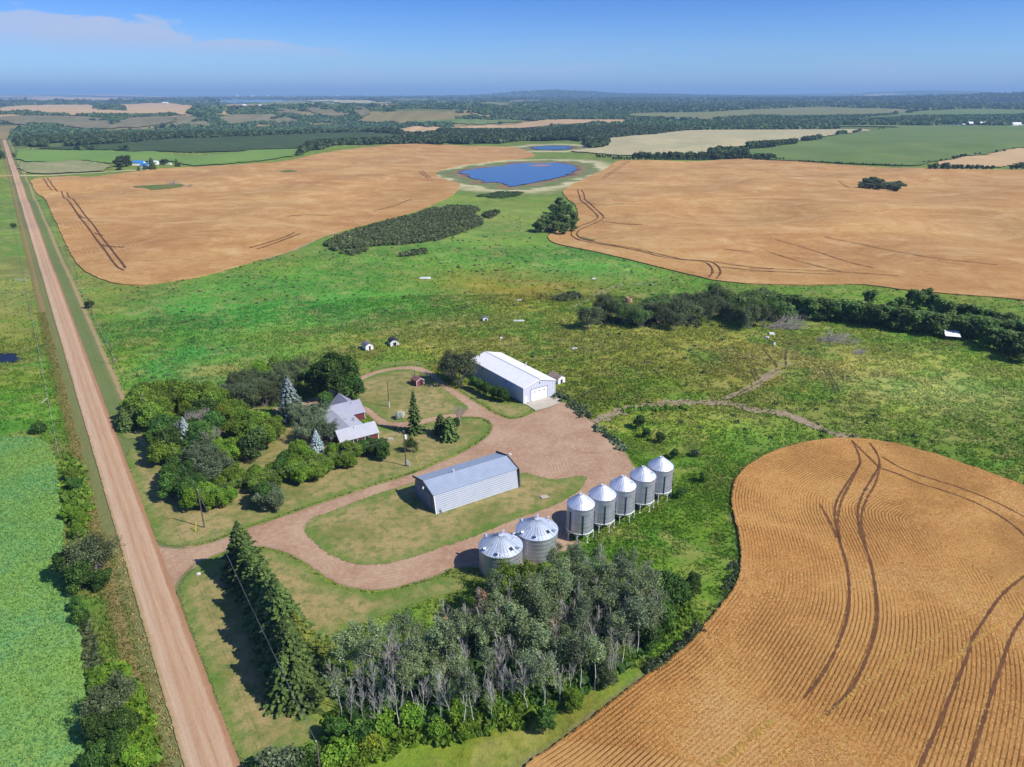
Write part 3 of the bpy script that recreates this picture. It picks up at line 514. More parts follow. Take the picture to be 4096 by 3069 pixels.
# ================================================================== setting
rr_ = np.hypot(GX, GY); na, nb = GX.shape
pondd = np.full(GX.shape, 200.0); mk_ = rr_ < 2200
pondd[mk_] = dpoly(GX[mk_], GY[mk_], POND, True); pondd[mk_] = np.where(inpoly(GX[mk_], GY[mk_], POND), 0, pondd[mk_])
p2 = dpoly(GX[mk_], GY[mk_], POND2, True) * 1.1; pondd[mk_] = np.minimum(pondd[mk_], p2)
weed = np.full(GX.shape, 50.0); mn_ = rr_ < 260; weed[mn_] = dpoly(GX[mn_], GY[mn_], NEARW_L)
TN = meadow(GX, GY)
gz = GZ.copy(); gz[mk_] -= .9 * (1 - sst(dpoly(GX[mk_], GY[mk_], POND, True), 0, 8)) * 0 
for PD in (POND, POND2, POND3): gz = gz - 0.7 * inpoly(GX, GY, PD)
V = np.column_stack([GX.ravel(), GY.ravel(), gz.ravel()]); idx = np.arange(na * nb).reshape(na, nb)
F = np.stack([idx[:-1, :-1], idx[:-1, 1:], idx[1:, 1:], idx[1:, :-1]], -1).reshape(-1, 4)[:, ::-1].astype(np.int32)
link('ground', mesh_np('ground', V, F, [m_ground], smooth=True, attrs={'pond': pondd.ravel(), 'weed': weed.ravel()}, cols={'tint': np.column_stack([TN.reshape(-1, 3), np.ones(na * nb)])}), kind='structure')
RP = np.array([(-RS * y + RC, y) for y in (18, 200, 500, 900, 1300, 1640)])
ribbon('road', RP, 6.0, m_road, off=.14, jit=.02, smooth=0, mn=.7)
ribbon('side_road', GP(cv(C1, [(-200, 722), (0, 717), (100, 714)])), 5, m_fpink, off=.1); ribbon('side_road', GP(cv(C1, [(135, 713), (400, 710), (600, 698), (900, 684), (1250, 663), (1500, 650), (1800, 632)])), 6, m_fpale, off=.1)
sheet('driveway', GRAVEL, m_gravel, off=.06, jit=.07, kf=0, smooth=1, mn=.45)
for nm, pl in (('lawn', OVAL), ('lawn', TEAR), ('lawn', LAWNW), ('lawn', LAWNR), ('lawn', LAWNN), ('lawn', LAWNS), ('lawn', LAWNG)):
    sheet(nm, pl, m_lawn, off=.11, jit=.09, kf=0, smooth=1, mn=.4, skirt=.01)
sheet('wheat_field', NEARW_L, m_wheatN, off=.55, jit=.10, line=dense(NEARW_L[2:-2], closed=False), skirt=.5, kf=0, mn=.5)
sheet('wheat_field', LEFTW, m_wheatF, off=.4, jit=.14, skirt=.4)
sheet('wheat_field', RIGHTW, m_wheatF, off=.4, jit=.14, skirt=.4)
sheet('crop_field', CROPL, m_crop, off=.35, jit=.25, skirt=.3, kf=0)
def water(name, pl, z, mw=None):
    B = dense(pl, mn=1.5); B = B + rng.normal(0, .6, B.shape) * (1 + (np.hypot(B[:, 0], B[:, 1]) > 400)[:, None]); res = delaunay_2d_cdt([Vector((float(a), float(b))) for a, b in B], [], [list(range(len(B)))], 1, 1e-4)
    V2 = np.array([(v.x, v.y, z) for v in res[0]]); F = np.array([f for f in res[2] if len(f) == 3], np.int32)
    e1 = V2[F[:, 1]] - V2[F[:, 0]]; e2 = V2[F[:, 2]] - V2[F[:, 0]]; fl = (e1[:, 0] * e2[:, 1] - e1[:, 1] * e2[:, 0]) < 0; F[fl] = F[fl][:, ::-1]
    return link(name, mesh_np(name, V2, F, [mw or m_water]), kind='structure')
water('pond', POND, float(zt(POND[:, 0].mean(), POND[:, 1].mean())) + .22); water('pond', POND2, float(zt(POND2[:, 0].mean(), POND2[:, 1].mean())) + .3); water('pond', POND3, float(zt(POND3[:, 0].mean(), POND3[:, 1].mean())) + .08, m_puddle)
LAKE = GP(cv(L2, [(430, 113), (700, 110), (1000, 112), (1390, 116), (1230, 123), (1050, 130), (900, 142), (640, 156), (560, 151), (470, 132)])); water('lake', LAKE, 21.5)
far = [('hillside', m_slope, cv(L2, [(430, 320), (600, 280), (900, 275), (1130, 280), (1350, 335), (1490, 385), (1200, 372), (700, 390), (560, 370)])), ('hillside', m_slope, cv(L2, [(1130, 216), (1250, 211), (1430, 285), (1300, 285), (1180, 242)])), ('hillside', m_slope, cv(L2, [(1500, 192), (1700, 190), (1780, 250), (1920, 290), (1780, 300), (1600, 290), (1430, 232)])), ('hillside', m_slope, cv(L2, [(1960, 186), (2060, 190), (2190, 270), (2050, 305), (1960, 250)])), ('hillside', m_slope, cv(L1, [(0, 342), (600, 338), (1120, 345), (1330, 382), (1445, 458), (1540, 402), (1620, 348), (2212, 340), (2212, 430), (1500, 488), (900, 488), (640, 430), (300, 455), (0, 395)])), ('hillside', m_slope, cv(L2, [(0, 292), (150, 297), (330, 350), (450, 392), (300, 400), (0, 415)])), ('hillside', m_slope, cv(C3, [(50, 120), (250, 105), (420, 112), (380, 140), (120, 140)])), ('field', m_fpale, cv(C3, [(870, 412), (1000, 402), (1300, 378), (1600, 348), (1900, 345)]) + cv(C4, [(0, 348), (500, 345), (1040, 345), (700, 385), (450, 430), (370, 445), (200, 440), (0, 470)]) + cv(C3, [(1800, 500), (1600, 548), (1200, 548), (1000, 552), (850, 540), (700, 530), (540, 515), (700, 500), (800, 490), (868, 470)])),
       ('field', m_fgreen, cv(C3, [(1990, 505), (2211, 480)]) + cv(C4, [(360, 462), (700, 390), (1040, 348), (1250, 325), (900, 320), (600, 318), (250, 345), (300, 330), (600, 314), (1040, 310), (1420, 315), (2211, 316)]) + [O(2500, 275), O(2500, 300)] + cv(C4, [(2211, 490), (2000, 520), (1750, 555), (1480, 602), (1350, 638), (1100, 632), (650, 616), (300, 596), (0, 560)]) + cv(C3, [(2100, 555), (1990, 540)])),
       ('field', m_fpink, cv(C4, [(1510, 605), (1750, 562), (2000, 526), (2211, 496)]) + [O(2450, 305), O(2450, 350)] + cv(C4, [(2211, 610), (2100, 640), (2000, 650), (1650, 650), (1540, 640)])),
       ('field', m_fbright, cv(C1, [(140, 500), (300, 512), (600, 515), (1000, 512), (1300, 530), (1380, 552), (1700, 550), (1880, 537), (1990, 515)]) + cv(C2, [(0, 508), (200, 506), (395, 500), (385, 545), (200, 580), (0, 603)]) + cv(C1, [(1900, 612), (1540, 641), (1480, 622), (1370, 596), (1250, 600), (1060, 600), (900, 616), (700, 600), (400, 605), (150, 600), (135, 550)])),
       ('field', m_hay, cv(C1, [(150, 608), (400, 609), (700, 604), (890, 622), (900, 672), (600, 690), (200, 702), (165, 670)])),
       ('field', m_fdark, cv(C1, [(310, 500), (330, 485), (600, 478), (900, 463), (1150, 440), (1300, 420), (1700, 410)]) + cv(C2, [(0, 398), (300, 385), (600, 372), (900, 366), (1180, 385), (1240, 405), (1150, 424), (800, 424), (600, 438), (450, 468), (395, 497), (200, 500), (0, 504)]) + cv(C1, [(1990, 510), (1880, 520), (1700, 522), (1350, 522), (1000, 507), (600, 510)])),
       ('field', m_fpink, cv(C2, [(1040, 350), (1200, 342), (1500, 325), (1850, 307), (2211, 290)]) + cv(C3, [(300, 272), (600, 265), (1000, 265), (1150, 270), (950, 288), (860, 303), (700, 290), (500, 308), (250, 325), (0, 333)]) + cv(C2, [(1700, 352), (1500, 376), (1270, 388), (1200, 368)])),
       ('field', m_fgreen, cv(C2, [(1170, 292), (1400, 271), (1700, 258), (2011, 262)]) + cv(C3, [(100, 264), (220, 272), (0, 290)]) + cv(C2, [(1940, 296), (1790, 300), (1500, 300), (1200, 308)])),
       ('field', m_folive, cv(C3, [(980, 230), (1050, 215), (1300, 207), (1700, 202), (2211, 177)]) + cv(C4, [(300, 170), (700, 165), (1100, 176), (1400, 190), (1200, 220), (1000, 237), (900, 240), (500, 246), (300, 250), (0, 240)]) + cv(C3, [(2000, 250), (1700, 262), (1300, 260), (1070, 250)])),
       ('field', m_fgreen, cv(C4, [(620, 272), (1000, 242), (1400, 193), (1700, 178), (2211, 185)]) + [O(2450, 245), O(2450, 268)] + cv(C4, [(2211, 235), (1700, 242), (1200, 252), (800, 275)])),
       ('field', m_fpink, cv(L1, [(0, 228), (300, 208), (700, 192), (1160, 194), (1215, 225), (1250, 262), (1530, 268), (1600, 285), (1560, 240), (1470, 192), (1700, 186), (2212, 182)]) + cv(L2, [(130, 176), (260, 208), (190, 230), (140, 262), (130, 283), (0, 280)]) + cv(L1, [(2000, 325), (1700, 326), (1400, 330), (1000, 333), (500, 308), (0, 300)])),
       ('field', m_fpink, cv(L1, [(0, 122), (400, 106), (900, 98), (1150, 101), (1400, 109), (1700, 130), (1790, 155), (1500, 163), (1150, 168), (900, 163), (0, 163)])),
       ('field', m_fpink, cv(L1, [(920, 68), (1200, 70), (1750, 77), (1870, 92), (1500, 90), (960, 80)])),
       ('field', m_fbrown, cv(L2, [(250, 174), (700, 180), (1200, 175), (1380, 172), (1250, 190), (1100, 203), (500, 208), (290, 200)])),
       ('field', m_fpale, cv(L2, [(1440, 122), (1700, 114), (2212, 131), (2212, 153), (1900, 154), (1750, 135), (1500, 132)])),
       ('field', m_fpale, cv(C2, [(840, 130), (1050, 124), (1260, 132), (1000, 134)])), ('field', m_folive, cv(C2, [(1050, 100), (1350, 98), (1600, 122), (1700, 130), (1300, 122)])),
       ('field', m_fbrown, cv(C2, [(840, 143), (1100, 138), (1450, 142), (1300, 152), (860, 156)])), ('field', m_folive, cv(C2, [(1750, 128), (2100, 130), (2211, 140), (2000, 150), (1800, 138)])),
       ('field', m_folive, cv(C4, [(1650, 130), (2100, 120), (2211, 128), (2000, 140)])), ('field', m_fpale, cv(C4, [(2040, 148), (2211, 136), (2211, 150)]))]
for nm, m_, pl in far:
    sheet(nm, GP(pl), m_, off=.4, jit=.4, kf=.0009, smooth=1)
# wheel tracks pressed into the crops
for pl in ([(975, 85), (1000, 130), (1020, 190), (990, 240), (940, 310), (895, 390), (890, 460), (910, 560), (950, 680), (965, 800), (955, 950), (900, 1100), (830, 1230), (740, 1340)],
           [(1060, 95), (1100, 150), (1112, 200), (1080, 260), (1030, 340), (1000, 420), (1010, 530), (1060, 650), (1090, 800), (1100, 950), (1070, 1080), (1020, 1210), (960, 1310), (850, 1420)],
           [(1112, 200), (1095, 290), (1040, 380), (1015, 470), (1040, 590)], [(1020, 190), (970, 290), (920, 385), (905, 480), (918, 575)], [(1120, 165), (1200, 215), (1300, 255), (1450, 300), (1600, 355), (1700, 400), (1830, 470)],
           [(1118, 222), (1200, 250), (1300, 295), (1450, 340), (1600, 400), (1700, 460), (1770, 510), (1830, 570)], [(1830, 730), (1700, 830), (1600, 980), (1550, 1060), (1530, 1150), (1470, 1280), (1410, 1430), (1350, 1560), (1300, 1680)],
           [(1830, 910), (1750, 1020), (1700, 1170), (1650, 1310), (1610, 1450), (1560, 1600), (1535, 1680)], [(820, 395), (870, 480), (905, 560)], [(975, 85), (1040, 150), (1112, 222)]):
    ribbon('wheel_track', A0(cv(WW, pl)), .46, m_track, off=.60, kf=0, jit=.25, mn=.3)
PALES = ([(340, 1650), (430, 1580), (520, 1510), (600, 1450)], [(590, 1650), (700, 1550), (860, 1410), (980, 1310), (1150, 1185), (1300, 1090), (1450, 990), (1620, 860), (1830, 710)], [(840, 1650), (960, 1530), (1100, 1420), (1280, 1290), (1450, 1160), (1600, 1040), (1830, 880)])
TRK = [dense(A0(cv(WW, pl)), closed=False) for pl in ([(975, 85), (1000, 130), (1020, 190), (990, 240), (940, 310), (895, 390), (890, 460), (910, 560), (950, 680), (965, 800), (955, 950), (900, 1100), (830, 1230), (740, 1340)], [(1060, 95), (1100, 150), (1112, 200), (1080, 260), (1030, 340), (1000, 420), (1010, 530), (1060, 650), (1090, 800), (1100, 950), (1070, 1080), (1020, 1210), (960, 1310), (850, 1420)], [(1120, 165), (1200, 215), (1300, 255), (1450, 300), (1600, 355), (1700, 400), (1830, 470)], [(1118, 222), (1200, 250), (1300, 295), (1450, 340), (1600, 400), (1700, 460), (1770, 510), (1830, 570)], [(1830, 730), (1700, 830), (1600, 980), (1550, 1060), (1530, 1150), (1470, 1280), (1410, 1430), (1350, 1560), (1300, 1680)], [(1830, 910), (1750, 1020), (1700, 1170), (1650, 1310), (1610, 1450), (1560, 1600), (1535, 1680)])]
for pl in ([(495, 840), (540, 910), (590, 970), (640, 1050), (700, 1120), (750, 1190), (810, 1270), (870, 1350), (910, 1410), (950, 1460), (1000, 1480)], [(540, 850), (590, 910), (640, 970), (690, 1040), (750, 1110), (800, 1180), (850, 1250), (920, 1340), (970, 1400), (1015, 1465)],
           [(352, 735), (375, 780), (400, 815), (425, 835)], [(385, 735), (410, 780), (440, 815), (465, 845)], [(590, 970), (660, 1060), (760, 1065)], [(760, 1180), (830, 1200)], [(800, 1270), (880, 1290), (1000, 1295)]):
    ribbon('wheel_track', GP(cv(C1, pl)), .9, m_track, off=.66, jit=.2)
for pl in ([(625, 830), (640, 880), (650, 920), (700, 960), (750, 1000), (800, 1050), (740, 1090), (650, 1120), (580, 1160), (570, 1200), (640, 1240), (800, 1270), (1000, 1300), (1150, 1330), (1300, 1375), (1500, 1400), (1650, 1410), (1700, 1450), (1715, 1500), (1680, 1535)], [(655, 830), (680, 870), (680, 910), (740, 960), (800, 1010), (838, 1045), (820, 1075), (740, 1110), (640, 1150), (612, 1190), (660, 1230), (800, 1260), (950, 1285), (1100, 1305), (1250, 1345), (1450, 1390), (1600, 1400), (1700, 1410), (1760, 1450), (1780, 1500), (1740, 1550)],
           [(1720, 1412), (1900, 1440), (2100, 1462), (2211, 1470)], [(700, 940), (800, 950), (1000, 945)], [(820, 740), (900, 680), (980, 620), (1030, 595)], [(840, 742), (920, 682), (1000, 625), (1045, 600)], [(1780, 1455), (2000, 1478), (2211, 1492)], [(820, 1085), (980, 1105), (1150, 1115)], [(1800, 1310), (1900, 1322), (2010, 1335)]):
    ribbon('wheel_track', GP(cv(C3, pl)), .75, m_track, off=.66, jit=.25)
for pl in ([(0, 1470), (300, 1478), (600, 1492), (900, 1510), (1200, 1532)], [(0, 1492), (300, 1500), (680, 1520)], [(120, 1325), (300, 1385), (500, 1440), (740, 1500)], [(200, 1235), (400, 1290), (560, 1340), (700, 1390), (850, 1435), (1000, 1465)], [(600, 1215), (900, 1270), (1200, 1340), (1500, 1395), (2000, 1445)], [(720, 765), (760, 795), (800, 818)]):
    ribbon('wheel_track', GP(cv(C4, pl)), .6, m_track, off=.66, jit=.25)
for pl in ([(1000, 1000), (1150, 965), (1300, 905)], [(0, 1300), (120, 1265), (280, 1215), (360, 1175)], [(60, 1310), (200, 1262), (340, 1210), (410, 1180)], [(1360, 680), (1400, 715), (1435, 738)], [(1385, 675), (1420, 710), (1460, 735)], [(300, 1045), (450, 1030), (640, 1040)]):
    ribbon('wheel_track', GP(cv(C2, pl)), .8, m_track, off=.66, jit=.3)
# bare earth trails in the pasture
ribbon('dirt_path', A0(cv(C7, [(760, 1185), (850, 1145), (1000, 1090), (1200, 1050), (1350, 1035), (1500, 1035), (1700, 1030), (1900, 1045)]) + cv(C8, [(0, 1095), (200, 1110), (350, 1150), (550, 1240), (700, 1290), (880, 1330)])), 3.0, m_dirt, off=.16, jit=.35, kf=0)
ribbon('dirt_path', A0(cv(C7, [(1780, 1000), (1900, 960), (2000, 905), (2100, 850), (2211, 785)]) + cv(C8, [(60, 850), (150, 800), (230, 760)])), .9, m_dirt, off=.2, jit=.5, kf=0)
ribbon('dirt_path', A0(cv(C7, [(1800, 1005), (1950, 965), (2100, 885), (2211, 815)]) + cv(C8, [(60, 880), (160, 830), (250, 780)])), .9, m_dirt, off=.2, jit=.5, kf=0)

for pl in ([(595, 770), (640, 830), (670, 890), (690, 950)], [(625, 765), (665, 830), (700, 890), (718, 945)], [(750, 815), (755, 855)], [(790, 810), (785, 855)], [(110, 610), (170, 680), (220, 750)], [(290, 600), (285, 680), (290, 740)], [(520, 720), (560, 770)]): ribbon('wheel_track', A0(cv(C8, pl)), .55, m_soil, off=.1, jit=.4, kf=0)
for pl in ([(1150, 490), (1350, 560), (1500, 610), (1600, 670), (1700, 740)], [(1700, 690), (1730, 760)], [(560, 290), (570, 340)], [(630, 280), (640, 335), (700, 360)], [(2015, 770), (2060, 860)], [(2045, 765), (2090, 860)], [(1650, 740), (1655, 800)]): ribbon('wheel_track', A0(cv(C7, pl)), .45, m_soil, off=.1, jit=.5, kf=0)
ribbon('dirt_path', A0(cv(C7, [(560, 270), (620, 240), (720, 185), (850, 120), (1000, 70), (1300, 85)])), 2.2, m_hay, off=.07, jit=.35, kf=0)
ribbon('dirt_path', A0(cv(C8, [(0, 640), (150, 700), (300, 740), (450, 700)])), .9, m_hay, off=.07, jit=.6, kf=0)

for pl in (cv(C1, [(1055, 806), (1130, 794), (1330, 790), (1470, 786), (1492, 801), (1300, 828), (1192, 832), (1190, 816)]), cv(C2, [(238, 680), (300, 668), (345, 671), (385, 680), (330, 688), (270, 688)]), cv(C3, [(640, 1202), (700, 1222), (775, 1238), (735, 1240), (670, 1226)])): sheet('grass', GP(pl), m_patch, off=.68, jit=.3)
ribbon('dirt_path', GP(cv(C2, [(80, 1395), (250, 1345), (400, 1285), (520, 1232), (620, 1195), (720, 1168)])), 4.0, m_hay, off=.12, jit=.3)

m_bar = simple('pond_mud', pc(168, 138, 140), .9, var=.12, scale=.05)
B_ = GP(cv(C3, [(225, 630), (260, 622), (320, 618), (400, 622), (418, 630), (360, 638), (280, 637)])); pz = float(zt(POND[:, 0].mean(), POND[:, 1].mean())) + .25
b_ = dense(B_, mn=2); ob_ = MB(); ob_.add([(q[0], q[1], pz) for q in b_], [tuple(range(len(b_)))]); 
if sum(b_[i][0] * b_[(i + 1) % len(b_)][1] - b_[(i + 1) % len(b_)][0] * b_[i][1] for i in range(len(b_))) < 0: ob_.f = [f[::-1] for f in ob_.f]
ob_.build('mud_bank', m_bar, kind='structure')
# ================================================================== foliage
def leaf_mat(name, dark, mid, light, trans=.3, rough=.6):
    dark, mid, light = [tuple(min(.85, q * 1.58) for q in c_[:3]) + (1,) for c_ in (dark, mid, light)]
    m, t = mat(name); v = t.attr('v').outputs['Fac']; oi = t.n('ShaderNodeObjectInfo').outputs['Random']
    f = t.m('ADD', t.m('MULTIPLY', v, .8), t.m('MULTIPLY', oi, .2)); c = t.ramp(f, [(0.05, dark), (.5, mid), (.95, light)])
    hs = t.n('ShaderNodeHueSaturation'); t.put(hs.inputs['Color'], c); t.put(hs.inputs['Hue'], t.m('MULTIPLY_ADD', oi, .03, .485)); t.put(hs.inputs['Value'], t.m('MULTIPLY_ADD', oi, .35, .82))
    bs = t.n('ShaderNodeBsdfPrincipled', None, Roughness=rough); t.put(bs.inputs['Base Color'], hs.outputs[0]); bs.inputs['Specular IOR Level'].default_value = .25
    tr = t.n('ShaderNodeBsdfTranslucent'); t.put(tr.inputs[0], hs.outputs[0]); mx = t.n('ShaderNodeMixShader'); mx.inputs[0].default_value = trans
    t.put(mx.inputs[1], bs); t.put(mx.inputs[2], tr); o = t.n('ShaderNodeOutputMaterial'); t.put(o.inputs[0], mx); return m
LM = {'olive': leaf_mat('leaves_olive', pc(62, 86, 30), pc(102, 132, 44), pc(150, 172, 62)), 'bright': leaf_mat('leaves_bright', pc(66, 98, 26), pc(104, 142, 40), pc(152, 180, 62)),
      'yellow': leaf_mat('leaves_yellow_green', pc(70, 92, 26), pc(110, 130, 36), pc(160, 166, 50)), 'deep': leaf_mat('leaves_deep', pc(34, 58, 26), pc(64, 98, 38), pc(112, 146, 62)),
      'grey': leaf_mat('leaves_grey_green', pc(58, 74, 50), pc(96, 114, 80), pc(148, 160, 124)), 'willow': leaf_mat('leaves_willow', pc(54, 64, 42), pc(92, 106, 68), pc(136, 146, 102), .35),
      'aspen': leaf_mat('leaves_aspen', pc(74, 90, 58), pc(114, 132, 86), pc(166, 180, 132)), 'spruce': leaf_mat('needles_spruce', pc(28, 46, 22), pc(60, 84, 38), pc(112, 132, 66), .1), 'spruceb': leaf_mat('needles_blue', pc(62, 76, 72), pc(118, 136, 130), pc(186, 200, 196), .1),
      'silver': leaf_mat('needles_silver', pc(84, 104, 104), pc(142, 164, 166), pc(206, 220, 222), .1), 'sprucey': leaf_mat('needles_yellow', pc(44, 62, 22), pc(84, 104, 38), pc(140, 148, 60), .1),
      'far': leaf_mat('leaves_far_wood', pc(52, 70, 40), pc(78, 98, 54), pc(108, 126, 72), .2), 'scrub': leaf_mat('leaves_scrub', pc(64, 74, 46), pc(90, 100, 62), pc(124, 132, 86), .25), 'hedge': leaf_mat('leaves_shelterbelt', pc(62, 86, 46), pc(98, 126, 64), pc(140, 164, 92), .4), 'grass': leaf_mat('grass_blades', pc(80, 104, 40), pc(118, 138, 56), pc(176, 176, 96), .3),
      'white': leaf_mat('white_flowers', pc(110, 132, 90), pc(190, 198, 180), pc(232, 232, 228), .2), 'dead': leaf_mat('dead_leaves', pc(130, 106, 76), pc(170, 144, 108), pc(206, 184, 148), .2)}
def bark(name, a, b, sc=4):
    m, t = mat(name); tc = t.n('ShaderNodeTexCoord').outputs['Object']; n = t.noise(t.scl(tc, 1, 1, .35), sc, 5, .7); t.out(t.mix(t.ramp(n, [(.4, 0), (.6, 1)]), a, b), .85, n, spec=.1, bdist=.03); return m
BK = {'brown': bark('bark_brown', pc(92, 78, 64), pc(124, 108, 90)), 'white': bark('bark_white', (.34, .32, .29, 1), (.62, .60, .56, 1)), 'grey': bark('bark_grey', (.24, .21, .19, 1), (.42, .38, .35, 1)), 'pole': bark('weathered_wood', pc(96, 86, 78), pc(136, 126, 116))}
def unit(v): return v / (np.linalg.norm(v, axis=-1, keepdims=True) + 1e-9)
def quads(P, Nrm, size, asp=1.0, axis=None, jitter=.35):
    n = len(P); a = unit(np.cross(Nrm, rng.normal(0, 1, (n, 3)) if axis is None else axis)); b = unit(np.cross(Nrm, a)); s = (size * (1 + rng.uniform(-jitter, jitter, n)))[:, None] * .5 if not np.isscalar(size) or True else None
    if axis is not None: a, b = b, a
    bend = Nrm * s * .35
    V = np.stack([P - a * s * asp - b * s * .7, P + a * s * asp * .8 - b * s + bend, P + a * s * asp * 1.1 + b * s * .7, P - a * s * asp * .8 + b * s + bend], 1).reshape(-1, 3)
    return V, np.arange(4 * n).reshape(n, 4)
def crown_pts(lobes, N, fill=.25):
    """points on a heap of lumpy lobes; v is a light/dark clump value"""
    P = []; D = []; Vv = []; ar = np.array([(l[3] * l[3] + l[3] * l[4]) for l in lobes]); cnt = (N * ar / ar.sum()).astype(int)
    for l, k in zip(lobes, cnt):
        d = unit(rng.normal(0, 1, (k, 3))); d[:, 2] = np.where(d[:, 2] < -.55, -d[:, 2] * .5, d[:, 2]); d = unit(d); ph = rng.uniform(0, 6, 6)
        lump = 1 + .13 * np.sin(d[:, 0] * 6 + ph[0]) * np.sin(d[:, 1] * 6 + ph[1]) + .10 * np.sin(d[:, 2] * 9 + ph[2] + d[:, 0] * 5) + .05 * np.sin(d[:, 1] * 15 + ph[3])
        rad = np.where(rng.random(k) < fill, rng.uniform(.5, .9, k), np.where(rng.random(k) < .12, rng.uniform(1.02, 1.22, k), rng.uniform(.86, 1.05, k))) * lump; p = np.array(l[:3]) + d * rad[:, None] * np.array([l[3], l[3], l[4]])
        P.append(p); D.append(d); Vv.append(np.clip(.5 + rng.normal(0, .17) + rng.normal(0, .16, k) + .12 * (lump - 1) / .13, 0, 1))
    P = np.vstack(P); D = np.vstack(D); Vv = np.concatenate(Vv); keep = np.ones(len(P), bool)
    for l in lobes:
        q = (P - np.array(l[:3])) / np.array([l[3], l[3], l[4]]); keep &= (np.linalg.norm(q, axis=1) > .62) | (rng.random(len(P)) < .12)
    keep &= P[:, 2] > .15
    return P[keep], D[keep], Vv[keep]
class TB:
    """fast tubes for trunks and branches"""
    def __init__(s, n=5): s.V = []; s.F = []; s.n = n; s.c = 0
    def seg(s, a, b, ra, rb):
        n = s.n; a = np.array(a, float); b = np.array(b, float); d = b - a; d /= (np.linalg.norm(d) + 1e-9); u = np.cross(d, (0, 0, 1) if abs(d[2]) < .9 else (1, 0, 0)); u /= np.linalg.norm(u); w = np.cross(d, u)
        an = np.arange(n) * 2 * math.pi / n; ring = np.cos(an)[:, None] * u + np.sin(an)[:, None] * w
        s.V.append(a + ring * ra); s.V.append(b + ring * rb); k = np.arange(n); j = (k + 1) % n; s.F.append(np.column_stack([s.c + k, s.c + n + k, s.c + n + j, s.c + j])); s.c += 2 * n
    def mesh(s, name, m, smooth=True): return mesh_np(name, np.vstack(s.V), np.vstack(s.F).astype(np.int32), [m], smooth=smooth)
def branchy(tb, p, d, L, r, depth, spread=.6, up=.15, kids=3, ends=None):
    p = np.array(p, float); d = np.array(d, float); segs = 3 if depth > 0 else 2
    for i in range(segs):
        d = d + rng.normal(0, .12, 3) + np.array((0, 0, up * .3)); d /= np.linalg.norm(d); q = p + d * L / segs; tb.seg(p, q, r * (1 - .25 * i), r * (1 - .25 * (i + 1))); p = q
        if depth > 0 and i >= 1:
            for _ in range(kids):
                e = d + rng.normal(0, spread, 3) + np.array((0, 0, up)); e /= np.linalg.norm(e); branchy(tb, p - d * L / segs * rng.random() * .6, e, L * rng.uniform(.45, .7), r * .5, depth - 1, spread, up, kids, ends)
    if ends is not None: ends.append(p)
PROTO = {}
def reg(key, trunk, crown, lm, bk): PROTO.setdefault(key, []).append((trunk, crown))
def crown_mesh(name, P, D, Vv, size, asp=1.0, wo=.55, axis=None):
    Nn = unit(D * wo + rng.normal(0, .55, P.shape) + np.array((0, 0, .25))); V, F = quads(P, Nn, size, asp, axis); return mesh_np(name, V, F.astype(np.int32), [], attrs={'v': np.repeat(Vv, 4)})
def proto_broad(H, W, N=7000, nl=9, base=.18, size=.27, seed=0, fill=.2, flat=1.0):
    lobes = [(0, 0, H * (base + .45 * (1 - base)), W * .30, H * .36)]
    for k in range(nl):
        a = k * 2.4 + rng.uniform(-.4, .4); h = rng.uniform(base + .1, .86); rr = W * .34 * math.sqrt(max(.05, 1 - ((h - .5) / .62) ** 2)) * rng.uniform(.7, 1.1); s = W * rng.uniform(*((.10, .19) if nl > 12 else (.15, .24)))
        lobes.append((rr * math.cos(a), rr * math.sin(a), h * H * .92, s, s * rng.uniform(.75, 1.0) * flat))
    lobes = [(x, y, min(z, H - sz * .95), s, sz) for x, y, z, s, sz in lobes]
    P, D, Vv = crown_pts(lobes, N, fill); cm = crown_mesh('crown', P, D, Vv, size)
    tb = TB(6); tb.seg((0, 0, -.2), (0, 0, H * .28), .035 * H * .6, .028 * H * .6)
    for l in lobes[1:]: 
        m_ = np.array(l[:3]) * np.array((.45, .45, .7)); tb.seg((0, 0, H * .25), m_, .014 * H, .01 * H); tb.seg(m_, l[:3], .01 * H, .004 * H)
    return tb.mesh('trunk', BK['brown']), cm
def proto_shrub(H, W, N=2600, size=.2):
    lobes = [(rng.uniform(-.28, .28) * W, rng.uniform(-.28, .28) * W, H * rng.uniform(.3, .55), W * rng.uniform(.2, .32), H * rng.uniform(.3, .45)) for _ in range(7)]
    P, D, Vv = crown_pts(lobes, N, .2); cm = crown_mesh('crown', P, D, Vv, size); tb = TB(4)
    for l in lobes: tb.seg((rng.uniform(-.1, .1), rng.uniform(-.1, .1), -.1), l[:3], .05, .02)
    return tb.mesh('trunk', BK['brown']), cm
def proto_willow(H, W, N=6500, size=.17):
    """loose crown of thin leaves with the twigs showing"""
    tb = TB(4); ends = []
    for k in range(7):
        a = k * .9; branchy(tb, (.25 * math.cos(a), .25 * math.sin(a), 0), (math.cos(a) * .55, math.sin(a) * .55, 1), H * .5, .09, 2, .55, .25, 3, ends)
    E = np.array(ends); E[:, :2] *= W / 2 / (np.percentile(np.hypot(E[:, 0], E[:, 1]), 92)); E[:, 2] *= H / np.percentile(E[:, 2], 98); i = rng.integers(0, len(E), N)
    P = E[i] + rng.normal(0, .33, (N, 3)) * np.array((1, 1, .9)); P[:, 2] = np.clip(P[:, 2], .3, None); D = unit(P - np.array((0, 0, H * .45)))
    Vv = np.clip(.5 + .25 * np.sin(i * 1.7) + rng.normal(0, .18, N), 0, 1); return tb.mesh('trunk', BK['grey']), crown_mesh('crown', P, D, Vv, size, 1.3)
